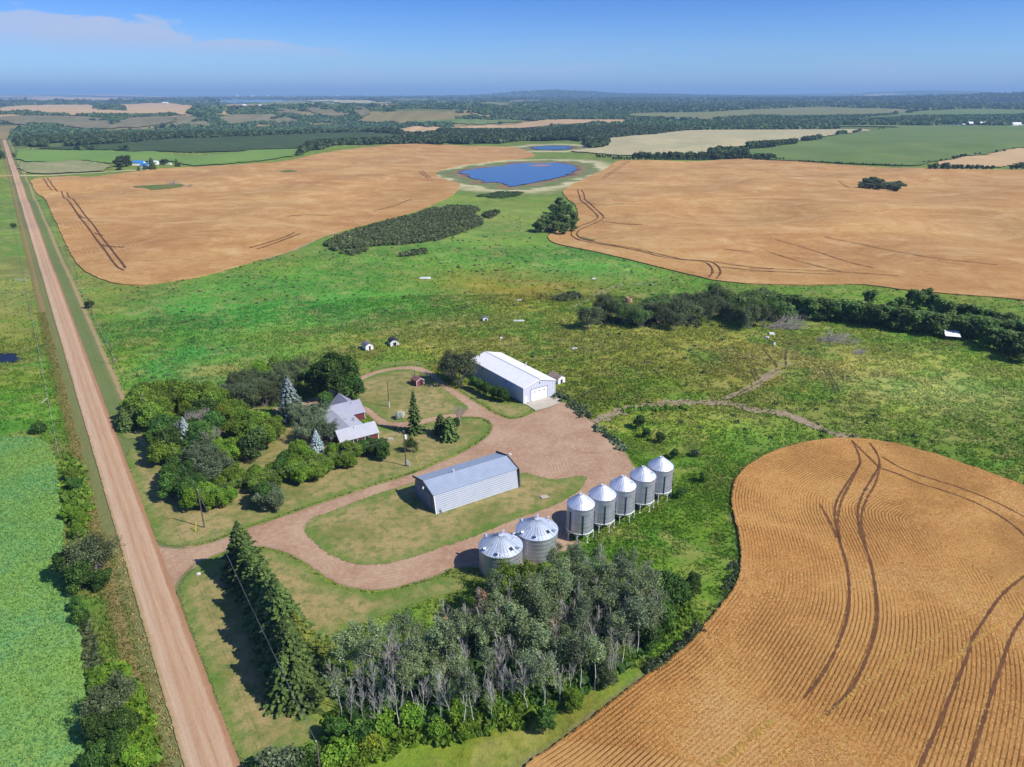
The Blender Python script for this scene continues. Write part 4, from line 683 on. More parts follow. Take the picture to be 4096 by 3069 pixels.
def proto_aspen(H, dense_=1.0, size=.16):
    tb = TB(5); r = .06 + .005 * H; lean = rng.normal(0, .05, 2); pts = [np.array((0, 0, -.2))]; 
    for i in range(7): pts.append(pts[-1] + np.array((lean[0] + rng.normal(0, .06), lean[1] + rng.normal(0, .06), 1)) * H / 7.3)
    for i in range(7): tb.seg(pts[i], pts[i + 1], r * (1 - i / 8), r * (1 - (i + 1) / 8))
    ends = []
    for i in range(5, 8):
        for _ in range(4):
            a = rng.uniform(0, 6.28); d = np.array((math.cos(a), math.sin(a), rng.uniform(.5, 1.1))); branchy(tb, pts[min(i, 7)] - np.array((0, 0, rng.random() * H / 8)), d / np.linalg.norm(d), H * rng.uniform(.13, .2) * (1.25 - i / 12), r * .28, 1, .5, .2, 2, ends)
    trunk = tb.mesh('trunk', BK['white'])
    if dense_ <= 0: return trunk, None
    E = np.array(ends); N = int(1900 * dense_); i = rng.integers(0, len(E), N); P = E[i] * np.array((.92, .92, 1)) + rng.normal(0, .30, (N, 3)); D = unit(P - np.array((0, 0, H * .6)))
    return trunk, crown_mesh('crown', P, D, np.clip(.5 + .3 * np.sin(i * 2.1) * .6 + rng.normal(0, .2, N), 0, 1), size)
def proto_dead(H, seed=0):
    tb = TB(4); r = .045 + .004 * H; p = np.array((0, 0, -.2)); d = np.array((rng.normal(0, .08), rng.normal(0, .08), 1))
    for i in range(8):
        q = p + (d + rng.normal(0, .06, 3)) * H / 8.2; tb.seg(p, q, r * (1 - i / 9), r * (1 - (i + 1) / 9)); p = q
        if i >= 2:
            for _ in range(3):
                a = rng.uniform(0, 6.28); e = np.array((math.cos(a), math.sin(a), 1.8)); branchy(tb, p, e / 2.1, H * .24 * (1.2 - i / 10), max(.018, r * .26), 1, .35, .35, 4)
    return tb.mesh('trunk', BK['white']), None
def proto_baretree(H, W):
    tb = TB(4); tb.seg((0, 0, -.2), (0, 0, H * .3), .14, .11)
    for k in range(8): a = k * .8; branchy(tb, (0, 0, H * (.25 + .05 * (k % 3))), (math.cos(a) * .6, math.sin(a) * .6, .9), H * .42, .06, 2, .45, .25, 3)
    return tb.mesh('trunk', BK['grey']), None
def proto_spruce(H, W, size=.26, levels=None, droop=.28, gap=.0, blunt=.0):
    P = []; Ax = []; Vv = []; tb = TB(6); tb.seg((0, 0, -.2), (0, 0, H * .97), .022 * H + .05, .02); nl = levels or int(H * 4.2)
    for i in range(nl):
        f = i / nl; z = H * (.05 + .93 * f); L = (W / 2) * ((1 - f) ** (.82 - blunt)) * (1 + .16 * math.sin(i * 1.9) + rng.normal(0, .07)) + .12; nb = max(5, int(4 + 6 * (1 - f) + W * .7)); off = i * 1.1
        for b in range(nb):
            if rng.random() < gap: continue
            a = off + b * 2 * math.pi / nb + rng.normal(0, .12); l = L * rng.uniform(.78, 1.12); k = max(3, int(l / .17)); tt = (np.arange(k) + .6) / k; dirv = np.array((math.cos(a), math.sin(a)))
            zz = z - droop * l * tt + .16 * l * tt ** 2.5; base = np.column_stack([dirv[0] * l * tt, dirv[1] * l * tt, zz]); lumpv = rng.normal(0, .12)
            for side in (-1, 0, 1):
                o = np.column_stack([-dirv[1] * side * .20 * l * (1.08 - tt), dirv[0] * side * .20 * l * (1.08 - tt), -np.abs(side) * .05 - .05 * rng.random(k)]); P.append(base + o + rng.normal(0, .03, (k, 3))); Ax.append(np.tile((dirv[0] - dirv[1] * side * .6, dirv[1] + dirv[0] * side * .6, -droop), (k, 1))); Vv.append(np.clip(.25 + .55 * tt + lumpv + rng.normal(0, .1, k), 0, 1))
    P.append(np.column_stack([np.zeros(8), np.zeros(8), np.linspace(H * .95, H, 8)])); Ax.append(np.tile((.3, 0, 1.), (8, 1))); Vv.append(np.full(8, .7))
    P = np.vstack(P); Ax = unit(np.vstack(Ax)); Vv = np.concatenate(Vv); rad = unit(P * np.array((1, 1, 0)) + 1e-6); Nn = unit(np.array((0, 0, 1.0)) + rad * .55 + rng.normal(0, .33, P.shape))
    V, F = quads(P, Nn, size, 1.35, Ax); return tb.mesh('trunk', BK['brown']), mesh_np('crown', V, F.astype(np.int32), [], attrs={'v': np.repeat(Vv, 4)})
SHAPES = {'broad': [proto_broad(8, 7.5, 9500, 17, .15, .25) for _ in range(4)], 'big': [proto_broad(14, 12.5, 17000, 16, .12, .33)], 'shrub': [proto_shrub(3, 3.6) for _ in range(3)], 'willow': [proto_willow(7, 7) for _ in range(3)],
          'aspen': [proto_aspen(9.5, .8), proto_aspen(8.5, .5), proto_aspen(10, 1.0), proto_aspen(8, .3), proto_aspen(9, .9), proto_aspen(9.3, .65)], 'bare': [proto_dead(9), proto_dead(8), proto_dead(9.5), proto_dead(7.5)], 'baretree': [proto_baretree(5, 4)],
          'spruce': [proto_spruce(11, 6.2, levels=30, droop=.42, size=.3), proto_spruce(12, 5.8, levels=32, droop=.38, size=.3), proto_spruce(10.5, 6.4, levels=27, droop=.48, size=.3)], 'thinspruce': [proto_spruce(12, 4.6, gap=.3, levels=34)], 'pine': [proto_spruce(6, 4.6, size=.3, droop=.02, blunt=.3), proto_spruce(6, 4.2, size=.3, droop=-.1, blunt=.3)],
          'hedgetree': [proto_broad(7.5, 5.0, 2600, 7, .05, .42) for _ in range(4)], 'lowtree': [proto_broad(7.5, 6.0, 420, 6, .02, 1.0) for _ in range(3)]}
SH = {'broad': 8, 'big': 14, 'shrub': 3, 'willow': 7, 'aspen': 9.3, 'bare': 9, 'baretree': 5, 'spruce': 11, 'thinspruce': 12, 'pine': 6, 'hedgetree': 7.5, 'lowtree': 7.5}
_first = {}; NTREE = [0]
def tree(shape, leaf, loc, H, label, cat='tree', group=None, name=None, wide=1.0, var=None, bk=None):
    """one tree: an empty at its foot with trunk and crown under it; meshes shared between trees of a kind"""
    i = rng.integers(len(SHAPES[shape])) if var is None else var; tm, cm = SHAPES[shape][i]; s = H / SH[shape]; NTREE[0] += 1
    loc = (loc[0], loc[1], float(zt(loc[0], loc[1]))); rz = rng.uniform(0, 6.28); key = (shape, i, leaf, bk)
    if key in _first:
        r = copy_tree(_first[key], loc, rz, label, group, (s * wide, s * wide, s)); r['category'] = cat; r.name = name or _first[key].name
        if group is None and 'group' in r.keys(): del r['group']
        return r
    nm = name or {'broad': 'broadleaf_tree', 'big': 'cottonwood_tree', 'shrub': 'shrub', 'willow': 'willow_tree', 'aspen': 'aspen_tree', 'bare': 'dead_aspen', 'baretree': 'bare_tree', 'spruce': 'spruce_tree', 'thinspruce': 'spruce_tree', 'pine': 'pine_tree', 'hedgetree': 'shelterbelt_tree', 'lowtree': 'poplar_tree'}[shape]
    r = empty(nm, loc, rz, label, cat, group, (s * wide, s * wide, s)); to = link('trunk', tm, r)
    if bk: to.material_slots[0].link = 'OBJECT'; to.material_slots[0].material = BK[bk]
    if cm is not None:
        if not len(cm.materials): cm.materials.append(LM[leaf])
        co = link('crown', cm, r); co.material_slots[0].link = 'OBJECT'; co.material_slots[0].material = LM[leaf]
    _first[key] = r; return r
# ------------------------------------------------------------------ trees around the farmhouse (top of the crown in the photo, height)
GF = 'trees crowding the farmhouse yard'
LBL = {'olive': 'olive-green leafy tree in the grove between road and farmhouse', 'bright': 'bright green leafy tree in the grove beside the farmhouse', 'yellow': 'yellowing leafy tree in the middle of the farmhouse grove', 'deep': 'dark green leafy tree in the grove behind the farmhouse', 'grey': 'grey-green tree in the grove beside the driveway', 'willow': 'dull dark thicket tree north of the farmhouse grove'}
def tf(fn, lst, shape, leaf, H, wide=1.0, group=GF, label=None, cat='tree', dj=.5, name=None):
    for q in lst:
        h = H * (1 + rng.uniform(-.12, .12)); b = topat(fn(*q[:2]), h); tree(shape, leaf, b, h, label or LBL[leaf], cat, group, name, wide * rng.uniform(.9, 1.12))
tf(FF, [(300, 130), (430, 80), (590, 50), (760, 40), (900, 60), (1050, 90), (1180, 110), (350, 220), (520, 190), (700, 170), (870, 180), (1030, 190), (1280, 190), (260, 260), (620, 300), (480, 350), (1350, 140), (1250, 60)], 'broad', 'olive', 7.5)
tf(FF, [(860, 190), (1190, 150), (940, 330), (720, 480), (1420, 370)], 'broad', 'yellow', 7.0, .7)
tf(FF, [(1300, 260), (1200, 300), (1050, 420), (1300, 480), (640, 520), (800, 560), (980, 560), (1120, 620), (600, 600), (700, 680), (880, 640)], 'broad', 'deep', 7.5)
tf(FF, [(1620, 310), (1520, 420), (1700, 420), (1850, 480), (1950, 500), (2080, 560), (1580, 560), (1720, 600), (1850, 620), (2000, 650)], 'broad', 'olive', 6.5)
tf(FF, [(1210, 750), (1340, 800), (1440, 850), (1560, 830), (1680, 780), (1400, 930), (1560, 900), (1270, 720)], 'broad', 'bright', 5.5, .95)
tf(FF, [(620, 790), (740, 800), (560, 860), (660, 920), (780, 900)], 'broad', 'olive', 6, .85)
tf(FF, [(760, 1090), (880, 1040), (1000, 1100), (780, 1200), (900, 1200), (1030, 1230), (720, 1290), (850, 1330), (980, 1350), (1120, 1300), (700, 1180)], 'broad', 'deep', 6, .8)
tf(FF, [(1180, 890), (1250, 980), (1330, 1060), (1180, 1080), (1400, 1120), (1280, 1180), (1100, 980)], 'willow', 'grey', 6)
tf(FF, [(1450, 1050), (1530, 1120), (1560, 1220), (1480, 1260), (1700, 1230), (1620, 1310), (1790, 1280), (1900, 1210), (1960, 1280), (1420, 1330), (1860, 1360), (2060, 1230), (2120, 1290)], 'broad', 'olive', 4.5, .9)
tf(FF, [(1060, 1440), (1170, 1400), (1280, 1420), (1000, 1500), (1130, 1500), (1250, 1520), (1380, 1480), (1480, 1400), (1540, 1480)], 'broad', 'bright', 5, .85)
tf(TT, [(40, 400), (160, 420), (290, 380), (60, 520), (190, 500), (380, 330)], 'broad', 'olive', 4.2)
tf(TT, [(500, 180), (580, 240), (450, 270)], 'broad', 'deep', 4.6)
tf(TT, [(640, 240), (720, 290), (660, 380), (760, 420), (600, 340)], 'broad', 'bright', 4.6)
tf(TT, [(860, 200), (950, 240), (1040, 240), (890, 330), (1020, 340), (960, 380), (1130, 300)], 'broad', 'olive', 4)
tf(TT, [(1180, 80), (1300, 80), (1420, 30), (1500, 60), (1560, 80), (1240, 200), (1360, 200), (1460, 200)], 'broad', 'olive', 4.4, .9, label='yellow-green shrub in the hedge in front of the farmhouse', cat='shrub', group='hedge shrubs in front of the farmhouse', name='shrub')
tf(TT, [(1620, 20), (1740, 0), (1860, 0), (1960, 20), (1700, 70), (1820, 70), (1940, 90)], 'broad', 'deep', 3.9, .95, label='dark green rounded shrub beside the front corner of the farmhouse', cat='shrub', group='dark shrubs by the farmhouse corner', name='shrub')
tf(TT, [(700, 30), (760, 80), (680, 110)], 'broad', 'bright', 5)
tf(TT, [(120, 660), (260, 650), (360, 720), (180, 760), (330, 800)], 'broad', 'grey', 4.8, .95, label='grey-green round bush at the foot of the grove above the driveway', cat='shrub', group='bushes above the driveway', name='shrub')
tf(C6, [(60, 665), (180, 650), (300, 645), (120, 720)], 'broad', 'bright', 6.5, .8)
tf(C6, [(380, 680), (330, 740), (240, 720), (150, 760), (60, 770), (280, 800), (170, 830), (60, 840), (380, 780), (0, 800), (-60, 770), (-120, 800), (240, 860), (100, 880), (0, 890)], 'willow', 'willow', 6)
tf(C5, [(1790, 890), (1860, 900), (1930, 880), (1720, 900)], 'willow', 'grey', 5, label='grey half-leafless tree on the north edge of the grove')
tf(C6, [(30, 1080), (110, 1090), (200, 1120), (60, 1140), (160, 1180), (20, 1190)], 'broad', 'bright', 5, .8)
tree('big', 'deep', topat(C6(660, 600), 15), 15, 'tall spreading cottonwood with dark glossy crown behind the farmhouse', wide=1.0)
for q, h in (((500, 740), 8), ((600, 930), 5.5), ((800, 770), 9)): tree('broad', 'deep', topat(C6(*q), h), h, 'dark green tree growing against the tall cottonwood', group='trees at the foot of the cottonwood')
tree('spruce', 'spruceb', at(C6(335, 1150), 0), 12.5, 'tall grey-blue spruce standing left of the farmhouse roof', name='blue_spruce', wide=1.15, var=2)
tree('spruce', 'silver', at(C6(545, 1440), 0), 6.6, 'small silver-blue spruce in front of the farmhouse', name='blue_spruce', wide=1.05, var=0)
tree('spruce', 'spruceb', at(FF(1010, 1010), 0), 9, 'grey spruce beside bare birch trunks in the grove', name='blue_spruce', wide=1.1, var=0)
for q in ((960, 1010), (1010, 1010), (940, 1030)): tree('bare', None, at(FF(*q), 0), 8.5, 'bare white birch leaning in the grove by the second entrance', group='bare birches in the grove', name='bare_birch')
for q in ((420, 1060), (330, 1010), (520, 1130), (560, 1040), (440, 1190), (600, 1200)): tree('willow', 'grey', topat(C6(*q), 5.5), 5.5, 'billowing grey-green willow against the left side of the farmhouse', group='willows left of the farmhouse')
for q in ((1060, 480), (1130, 520), (1300, 700), (1180, 450)): tree('baretree', None, topat(FF(*q), 7), 7, 'leafless grey tree standing in the farmhouse grove', group='leafless trees in the grove')
tree('broad', 'spruce', topat(FF(1850, 690), 8.5), 8.5, 'dark bushy pine beside the small clearing left of the farmhouse', name='pine_tree', wide=.85)
for q in ((120, 430), (200, 420), (270, 440), (330, 450), (150, 500)): tree('pine', 'spruce', topat(FF(*q), 5), 5, 'small blue-green pine at the road end of the grove', group='small pines beside the road')
tree('thinspruce', 'spruce', at(C6(1328, 1272), 0), 11.8, 'tall slender spruce with ragged branches on the lawn beside the house', wide=1.0)
tree('pine', 'spruce', at(C6(1605, 1325), 0), 6.2, 'small dense spruce on the lawn, nearer of a pair', name='spruce_tree', wide=.95, var=0)
tree('pine', 'spruce', at(C6(1535, 1285), 0), 5.6, 'small dense spruce on the lawn, farther of a pair', name='spruce_tree', wide=.9, var=1)
tree('shrub', 'deep', at(C6(1650, 1215), 0), 2.2, 'low dark bush between the spruce pair and a bare tree', cat='shrub')
tree('baretree', None, at(C6(1692, 1218), 0), 6, 'leafless spreading tree at the tip of the lawn', wide=.9)
tree('willow', 'deep', at(C6(1295, 1425), 0), 3.3, 'small open bush beside the transformer pole', cat='shrub', name='shrub')
tree('shrub', 'white', at(C6(1205, 1160), 0), 2.2, 'white-flowered bush in a bark bed on the lawn', cat='shrub', name='flowering_shrub')
tree('willow', 'willow', at(C6(1680, 880), 0), 9.5, 'big round dark willow beside the gravel loop', wide=1.15, var=0)
tree('willow', 'willow', at(C6(1620, 850), 0), 7.5, 'lower willow on the left flank of the big round willow', var=1)
for q in ((1800, 925), (1850, 950), (1900, 975), (1950, 1000), (2000, 1010), (2045, 1022)): tree('broad', 'deep', at(C6(*q), 0), 4.6, 'dense dark green shrub in the row along the white shed', cat='shrub', group='shrub row along the white shed', name='shrub', wide=.8)
# big round bush above the driveway
tree('broad', 'deep', at(TT(240, 1010), 0), 6.0, 'big round dark bush standing alone above the driveway', cat='shrub', name='shrub', wide=.95)
# ------------------------------------------------------------------ spruce row
for k, (bx, by, H, lf) in enumerate([(345, 610, 11.5, 'spruce'), (395, 700, 9.5, 'spruce'), (450, 770, 9.2, 'spruce'), (485, 870, 8.6, 'spruce'), (545, 960, 11, 'spruce'), (590, 1040, 11, 'spruce'), (640, 1120, 12, 'spruce'), (690, 1250, 12.5, 'spruce'), (790, 1290, 10, 'sprucey'), (720, 1400, 11, 'spruce'), (760, 1530, 11, 'spruce'), (700, 1600, 9, 'spruce'), (800, 1640, 8, 'spruce')]):
    lab = ['dark spruce at the driveway end of the roadside row' if k == 0 else 'yellowish spruce near the aspen end of the roadside row' if lf == 'sprucey' else 'tall dark spruce in the shoulder-to-shoulder row beside the road'][0]
    tree('spruce', lf, at(D1(bx + 20, by), 0), H, lab, group=None if k == 0 or lf == 'sprucey' else 'roadside row of spruces', wide=1.32, var=k % 3)
# ------------------------------------------------------------------ aspen grove
GA = 'aspens in the grove beside the grain bins'
poly = [O(690, 1400), O(760, 1378), O(850, 1322), O(960, 1296), O(1050, 1262), O(1180, 1205), O(1280, 1188), O(1390, 1200), O(1450, 1262), O(1430, 1300), O(1330, 1380), O(1200, 1430), O(1050, 1460), O(900, 1480), O(740, 1490)]
pl = np.array([topat(p, 8.5)[:2] for p in poly]); n = 0; pts = []
while len(pts) < 215:
    x = rng.uniform(pl[:, 0].min(), pl[:, 0].max()); y = rng.uniform(pl[:, 1].min(), pl[:, 1].max())
    if inpoly(np.array([x]), np.array([y]), pl)[0] and all(math.hypot(x - a, y - b) > 1.5 for a, b in pts) and min(math.hypot(x + 2, y - 107.4), math.hypot(x - 4.6, y - 112.7)) > 5.4: pts.append((x, y))
bins_ = A0([O(1040, 1240), O(1180, 1200)])
for x, y in pts:
    cx, cy = x / y, 0
    u_ = rng.random(); bare_z = sines(np.array(x * 9.), np.array(y * 9.), 150)
    nearbin = math.hypot(x - 1, y - 106) < 9
    if nearbin: tree('broad', 'willow' if u_ < .5 else 'deep', (x, y), rng.uniform(3.2, 4.8), 'dark bush crowding the grove edge behind the flat grain bins', 'shrub', 'bushes between grove and grain bins', 'shrub', .9)
    elif bare_z > .42 or u_ < .36: tree('bare', None, (x, y), rng.uniform(6.5, 9), 'leafless pale-trunked aspen in the grove beside the grain bins', group='dead aspens in the grove')
    elif u_ > .97: tree('aspen', 'dead', (x, y), rng.uniform(6, 8), 'browning aspen in the grove beside the grain bins', group='browning aspens in the grove')
    else: tree('aspen', 'aspen' if u_ < .8 else 'grey', (x, y), rng.uniform(7.0, 9.6), 'slender pale-trunked aspen in the dense grove beside the grain bins', group=GA, wide=1.1)
for q, h, lf in (((1440, 1230), 7, 'deep'), ((1425, 1290), 7, 'deep'), ((1470, 1250), 5, 'deep'), ((1400, 1330), 6, 'deep'), ((1500, 1240), 4, 'deep'), ((1240, 1490), 3.5, 'bright'), ((1310, 1430), 4.2, 'willow'), ((1180, 1530), 3.8, 'deep'), ((1270, 1410), 3.2, 'bright'), ((1060, 1500), 3, 'bright'), ((980, 1520), 3, 'bright'), ((890, 1530), 3, 'bright'), ((1120, 1480), 3, 'bright'), ((820, 1540), 3.4, 'bright'), ((770, 1560), 3.4, 'deep'), ((720, 1550), 4, 'deep'), ((1200, 1450), 3, 'bright'), ((1340, 1400), 2.6, 'bright'), ((940, 1560), 2.4, 'bright'), ((1000, 1570), 2.2, 'bright')):
    b = topat(O(*q), h); tree('broad' if h > 3.4 else 'shrub', lf, b, h, ('dark' if lf != 'bright' else 'bright green') + ' bush on the wheat side of the grove', 'shrub', 'bushes between grove and wheat', 'shrub', .95)
for q, h, lf in (((600, 1640), 4, 'grey'), ((660, 1615), 3.6, 'deep'), ((730, 1610), 3.6, 'bright'), ((760, 1640), 3, 'bright'), ((640, 1655), 3.4, 'deep'), ((700, 1650), 3, 'bright'), ((800, 1600), 2.4, 'yellow'), ((560, 1660), 3, 'deep')): tree('shrub', lf, topat(O(*q), h), h, 'bush at the lawn tip by the near edge', 'shrub', 'bushes at the lawn tip', 'shrub', 1.2)
for q, h in (((1112, 1196), 7.4), ((1146, 1192), 7.8), ((1058, 1232), 6.2), ((1098, 1214), 7.0), ((1040, 1252), 5.2), ((1185, 1186), 7.4), ((1205, 1178), 7.2), ((1228, 1172), 7.2), ((1252, 1166), 7), ((1278, 1166), 7), ((1305, 1172), 7), ((1335, 1176), 7.2), ((1365, 1184), 7.4), ((1395, 1196), 7.4)):
    b = topat(O(q[0], q[1] + (10 if q[0] > 1170 else 24)), h); tree('aspen' if q[0] > 1170 or rng.random() < .4 else 'willow', 'aspen' if q[0] > 1170 else 'olive', b, h, 'leafy tree at the back edge of the grove against the grain bins', group='trees against the grain bins', wide=.9)
# bushes below the bins and in the pasture
for q, h, lf in (((1380, 925), 4, 'deep'), ((1395, 945), 3, 'deep'), ((1425, 955), 3, 'deep'), ((1455, 990), 2.8, 'deep'), ((1470, 1075), 3, 'deep'), ((1520, 1040), 3, 'olive'), ((1500, 985), 1.8, 'grey')): tree('broad' if h > 2.5 else 'shrub', lf, at(O(*q), 0), h, 'lone dark bush in tall grass between the gravel yard and the wheat', 'shrub', 'bushes in the grass beyond the grain bins', 'shrub', .9)
# ------------------------------------------------------------------ left verge
for q, h, lf, sh in (((158, 1040), 3.6, 'olive', 'broad'), ((165, 1060), 3.4, 'deep', 'broad'), ((150, 1120), 3.2, 'bright', 'broad'), ((175, 1135), 3.4, 'bright', 'broad'), ((170, 1160), 3, 'bright', 'broad'), ((160, 1250), 6.5, 'deep', 'broad'), ((195, 1245), 6.8, 'willow', 'willow'), ((215, 1230), 6, 'willow', 'willow'), ((180, 1275), 6, 'deep', 'broad'), ((225, 1270), 4, 'deep', 'broad'), ((170, 1320), 3, 'deep', 'broad'), ((180, 1345), 2.6, 'deep', 'shrub'), ((240, 1560), 5.5, 'willow', 'willow'), ((262, 1540), 5.6, 'willow', 'willow'), ((225, 1600), 5, 'deep', 'broad'), ((270, 1590), 5, 'deep', 'broad'), ((255, 1640), 4.4, 'deep', 'broad'), ((290, 1650), 3, 'bright', 'broad'), ((310, 1655), 2.4, 'bright', 'shrub'), ((300, 1560), 2.4, 'bright', 'shrub'), ((285, 1500), 2.2, 'bright', 'shrub'), ((215, 1660), 4, 'deep', 'broad')):
    tree(sh, lf, at(O(*q), 0), h, {'bright': 'bright green bush', 'deep': 'dark green bush', 'willow': 'dark straggly tree', 'olive': 'olive-green bush'}[lf] + ' on the verge between road and green crop', 'shrub' if sh != 'willow' else 'tree', 'bushes between road and green crop', None if sh == 'willow' else 'shrub')
for q in ((32, 497), (193, 665), (85, 935)): tree('shrub', 'deep', at(O(*q), 0), 3.2, 'lone dark bush beside the fence along the gravel road', 'shrub', 'lone bushes along the road fence', 'shrub')
# ------------------------------------------------------------------ shelterbelt across the pasture
LT = g1(C8(1625, 528))
GH = 'trees in the shelterbelt across the pasture'
for q in ((100, 135), (180, 120), (250, 150), (330, 135), (400, 140), (460, 165), (520, 190), (590, 175), (660, 190), (730, 178), (800, 185), (870, 200), (950, 212), (1020, 225), (1100, 232), (1170, 238), (1240, 245), (1310, 258), (1380, 270), (1450, 272), (1520, 290), (1590, 300), (1660, 312), (1730, 320), (1800, 328), (1870, 332), (1940, 340), (2010, 345), (2080, 350), (2150, 345), (2220, 340), (2300, 350), (30, 150), (-30, 160), (60, 190), (300, 200), (1980, 400), (2060, 420), (2140, 430), (2220, 440), (1900, 390), (2300, 440), (2040, 480), (2130, 500), (2220, 500)):
    h = 8.6 * rng.uniform(.9, 1.1); b_ = topat(C8(q[0], q[1]), h)
    if abs(b_[0] - LT[0]) < 6.5 and b_[1] < LT[1] + 4.5: continue
    tree('hedgetree', 'hedge', topat(C8(q[0], q[1]), h), h, 'dense green tree in the long shelterbelt across the pasture', group=GH, wide=1.3)
for k in range(26):
    q = (100 + k * 84, 150 + k * 8.6 + (14 if k > 12 else 0)); b_ = topat(C8(*q), 7.6); b_ = (b_[0] + .8, b_[1] + 5.5)
    tree('hedgetree', 'hedge', b_, 7.4 * rng.uniform(.9, 1.1), 'dense green tree in the long shelterbelt across the pasture', group=GH, wide=1.25)
for dx in (-7, -3.5, 0, 3.5, 7): tree('hedgetree', 'hedge', (LT[0] + dx, LT[1] + 8 - .35 * dx), 8, 'dense green tree in the long shelterbelt across the pasture', group=GH, wide=1.3)
for q in ((1150, 190), (1220, 160), (1320, 100), (1390, 110), (1450, 95), (1510, 140), (1560, 180), (1630, 195), (1700, 215), (1780, 225), (1850, 240), (1930, 255), (2010, 275), (2090, 290), (2170, 310), (980, 105)):
    h = 8.2 * rng.uniform(.88, 1.12); tree('hedgetree', 'hedge', topat(C8(*q), h), h, 'dense green tree behind the long shelterbelt', group='trees behind the shelterbelt', wide=1.05)
for q in ((860, 165), (820, 200), (900, 210), (960, 230), (1020, 250), (1100, 260), (1220, 185), (1260, 200), (1310, 160), (1360, 200), (1200, 230), (1290, 240), (1400, 210), (1450, 180), (1500, 150), (1560, 150), (1480, 230), (1570, 220), (1640, 150), (1700, 130), (1740, 75), (1780, 110), (1660, 200), (1760, 180), (1830, 140), (1880, 170), (1930, 150), (1980, 180), (1860, 230), (1950, 240), (2050, 130), (2110, 120), (2170, 130), (2060, 200), (2140, 190), (2200, 200), (720, 260), (780, 270), (1140, 270), (2030, 260), (2120, 260), (1420, 300)):
    h = 7.6 * rng.uniform(.8, 1.12); tree('willow', 'willow' if rng.random() < .7 else 'hedge', topat(C7(*q), h), h, 'dull open-crowned tree in the ragged end of the shelterbelt', group='ragged trees at the shelterbelt end')
for q in ((220, 270), (360, 280), (250, 255)): tree('broad', 'bright', topat(C8(*q), 4), 4, 'bright green bush in front of the shelterbelt beside a brush pile', 'shrub', 'bright bushes by the brush pile', 'shrub')
tree('shrub', 'bright', topat(C7(1450, 300), 3), 3, 'small bright green bush in front of the ragged shelterbelt end', 'shrub')
for q in ((1360, 440), (1450, 470), (1700, 500), (1800, 500), (1900, 520)): tree('shrub', 'hedge', at(C8(*q), 0), 2.4, 'low bush along the foot of the shelterbelt', 'shrub', 'low bushes along the shelterbelt foot', 'shrub')
# ------------------------------------------------------------------ tree islands
for q in ((480, 872), (500, 900), (430, 930), (470, 940), (520, 925), (560, 930), (595, 990), (380, 1000), (330, 1040), (310, 1060), (410, 1010), (480, 1000), (540, 1020), (450, 1070), (520, 1080), (580, 1060)):
    h = rng.uniform(7.5, 9.5); tree('hedgetree', 'hedge', topat(C3(*q), h), h, 'dark tree in the clump between wheat and meadow near the pond', group='tree clump between wheat and meadow', wide=1.3)
for q in ((995, 695), (940, 720), (1040, 712), (1070, 730), (980, 735), (1100, 760), (1010, 760), (1150, 775), (920, 765), (1060, 770), (960, 745), (1030, 740), (1060, 752), (1090, 775), (1120, 780), (1180, 788), (900, 775), (980, 770), (1040, 778)):
    h = rng.uniform(4.5, 6); tree('hedgetree', 'willow', topat(C4(*q), h), h, 'tree on the overgrown mound in the far wheat field', group='trees on the mound in the wheat', wide=2.2)
tree('hedgetree', 'far', G([C1(118, 565)])[0], 7, 'dark round tree beside the far end of the gravel road', wide=1.3)
for q in ((0, 575), (15, 560), (30, 578)): tree('hedgetree', 'far', G([C1(*q)])[0], 11, 'dark tree left of the far end of the gravel road', group='trees left of the far road')
# ------------------------------------------------------------------ tree line between the far fields
for x, yt in list(zip(range(780, 1080, 22), [545] * 14)) + list(zip(range(1085, 1760, 19), [530 + 4 * (k % 3) for k in range(36)])):
    h = rng.uniform(8, 13) if x > 1080 else rng.uniform(3.5, 6); b = G([C3(x, 582 if x > 900 else 566)])[0]; tree('lowtree', 'far', b, h, 'tree in the line between wheat and pale far field', group='tree line behind the right wheat field', wide=.95)
for x in range(1700, 2211, 17):
    for dy in ((0, 9, 18, 28) if x < 1980 else (0,)): b = G([C3(x + rng.uniform(-5, 5), 576 - dy)])[0]; tree('lowtree', 'far', b, rng.uniform(11, 15) if x < 1980 else rng.uniform(6, 9), 'tree in the line between wheat and green far field', group='tree line behind the right wheat field', wide=1.0)
for x in range(1990, 2211, 16): b = G([C3(x, 492 - (x - 1990) * .06)])[0]; tree('lowtree', 'far', b, 13, 'tree in the strip between pale and green far fields', group='tree strip between far fields')
for x in range(0, 365, 14): b = G([C4(x, 498 - x * .1)])[0]; tree('lowtree', 'far', b, 12, 'tree in the strip between pale and green far fields', group='tree strip between far fields')
for x in (20, 60, 90, 120, 150, 210, 240, 270): tree('lowtree', 'far', G([C4(x, 588)])[0], rng.uniform(5, 9) if x < 170 else 4, 'tree in the line between wheat and green far field', group='tree line behind the right wheat field')
for x in list(range(400, 640, 26)) + [690, 715, 740] + list(range(780, 1240, 26)): tree('lowtree', 'far', G([C4(x, 603 + (x - 400) * .045)])[0], rng.uniform(2.2, 3.4), 'low bush on the far edge of the wheat', 'shrub', 'bushes on the far edge of the wheat', 'shrub', 1.3)
for x, h in ((1450, 6), (1490, 7), (1560, 8), (1590, 8), (1640, 6), (1670, 6), (1710, 6), (1750, 6), (1790, 6), (1830, 6), (1870, 5.5), (1910, 5), (1950, 5), (2110, 6), (2150, 7), (2190, 8)): tree('lowtree', 'far', G([C4(x, 662)])[0], h, 'tree between the far wheat and a pale field at the right', group='trees at the right edge of the far wheat', wide=1.2)
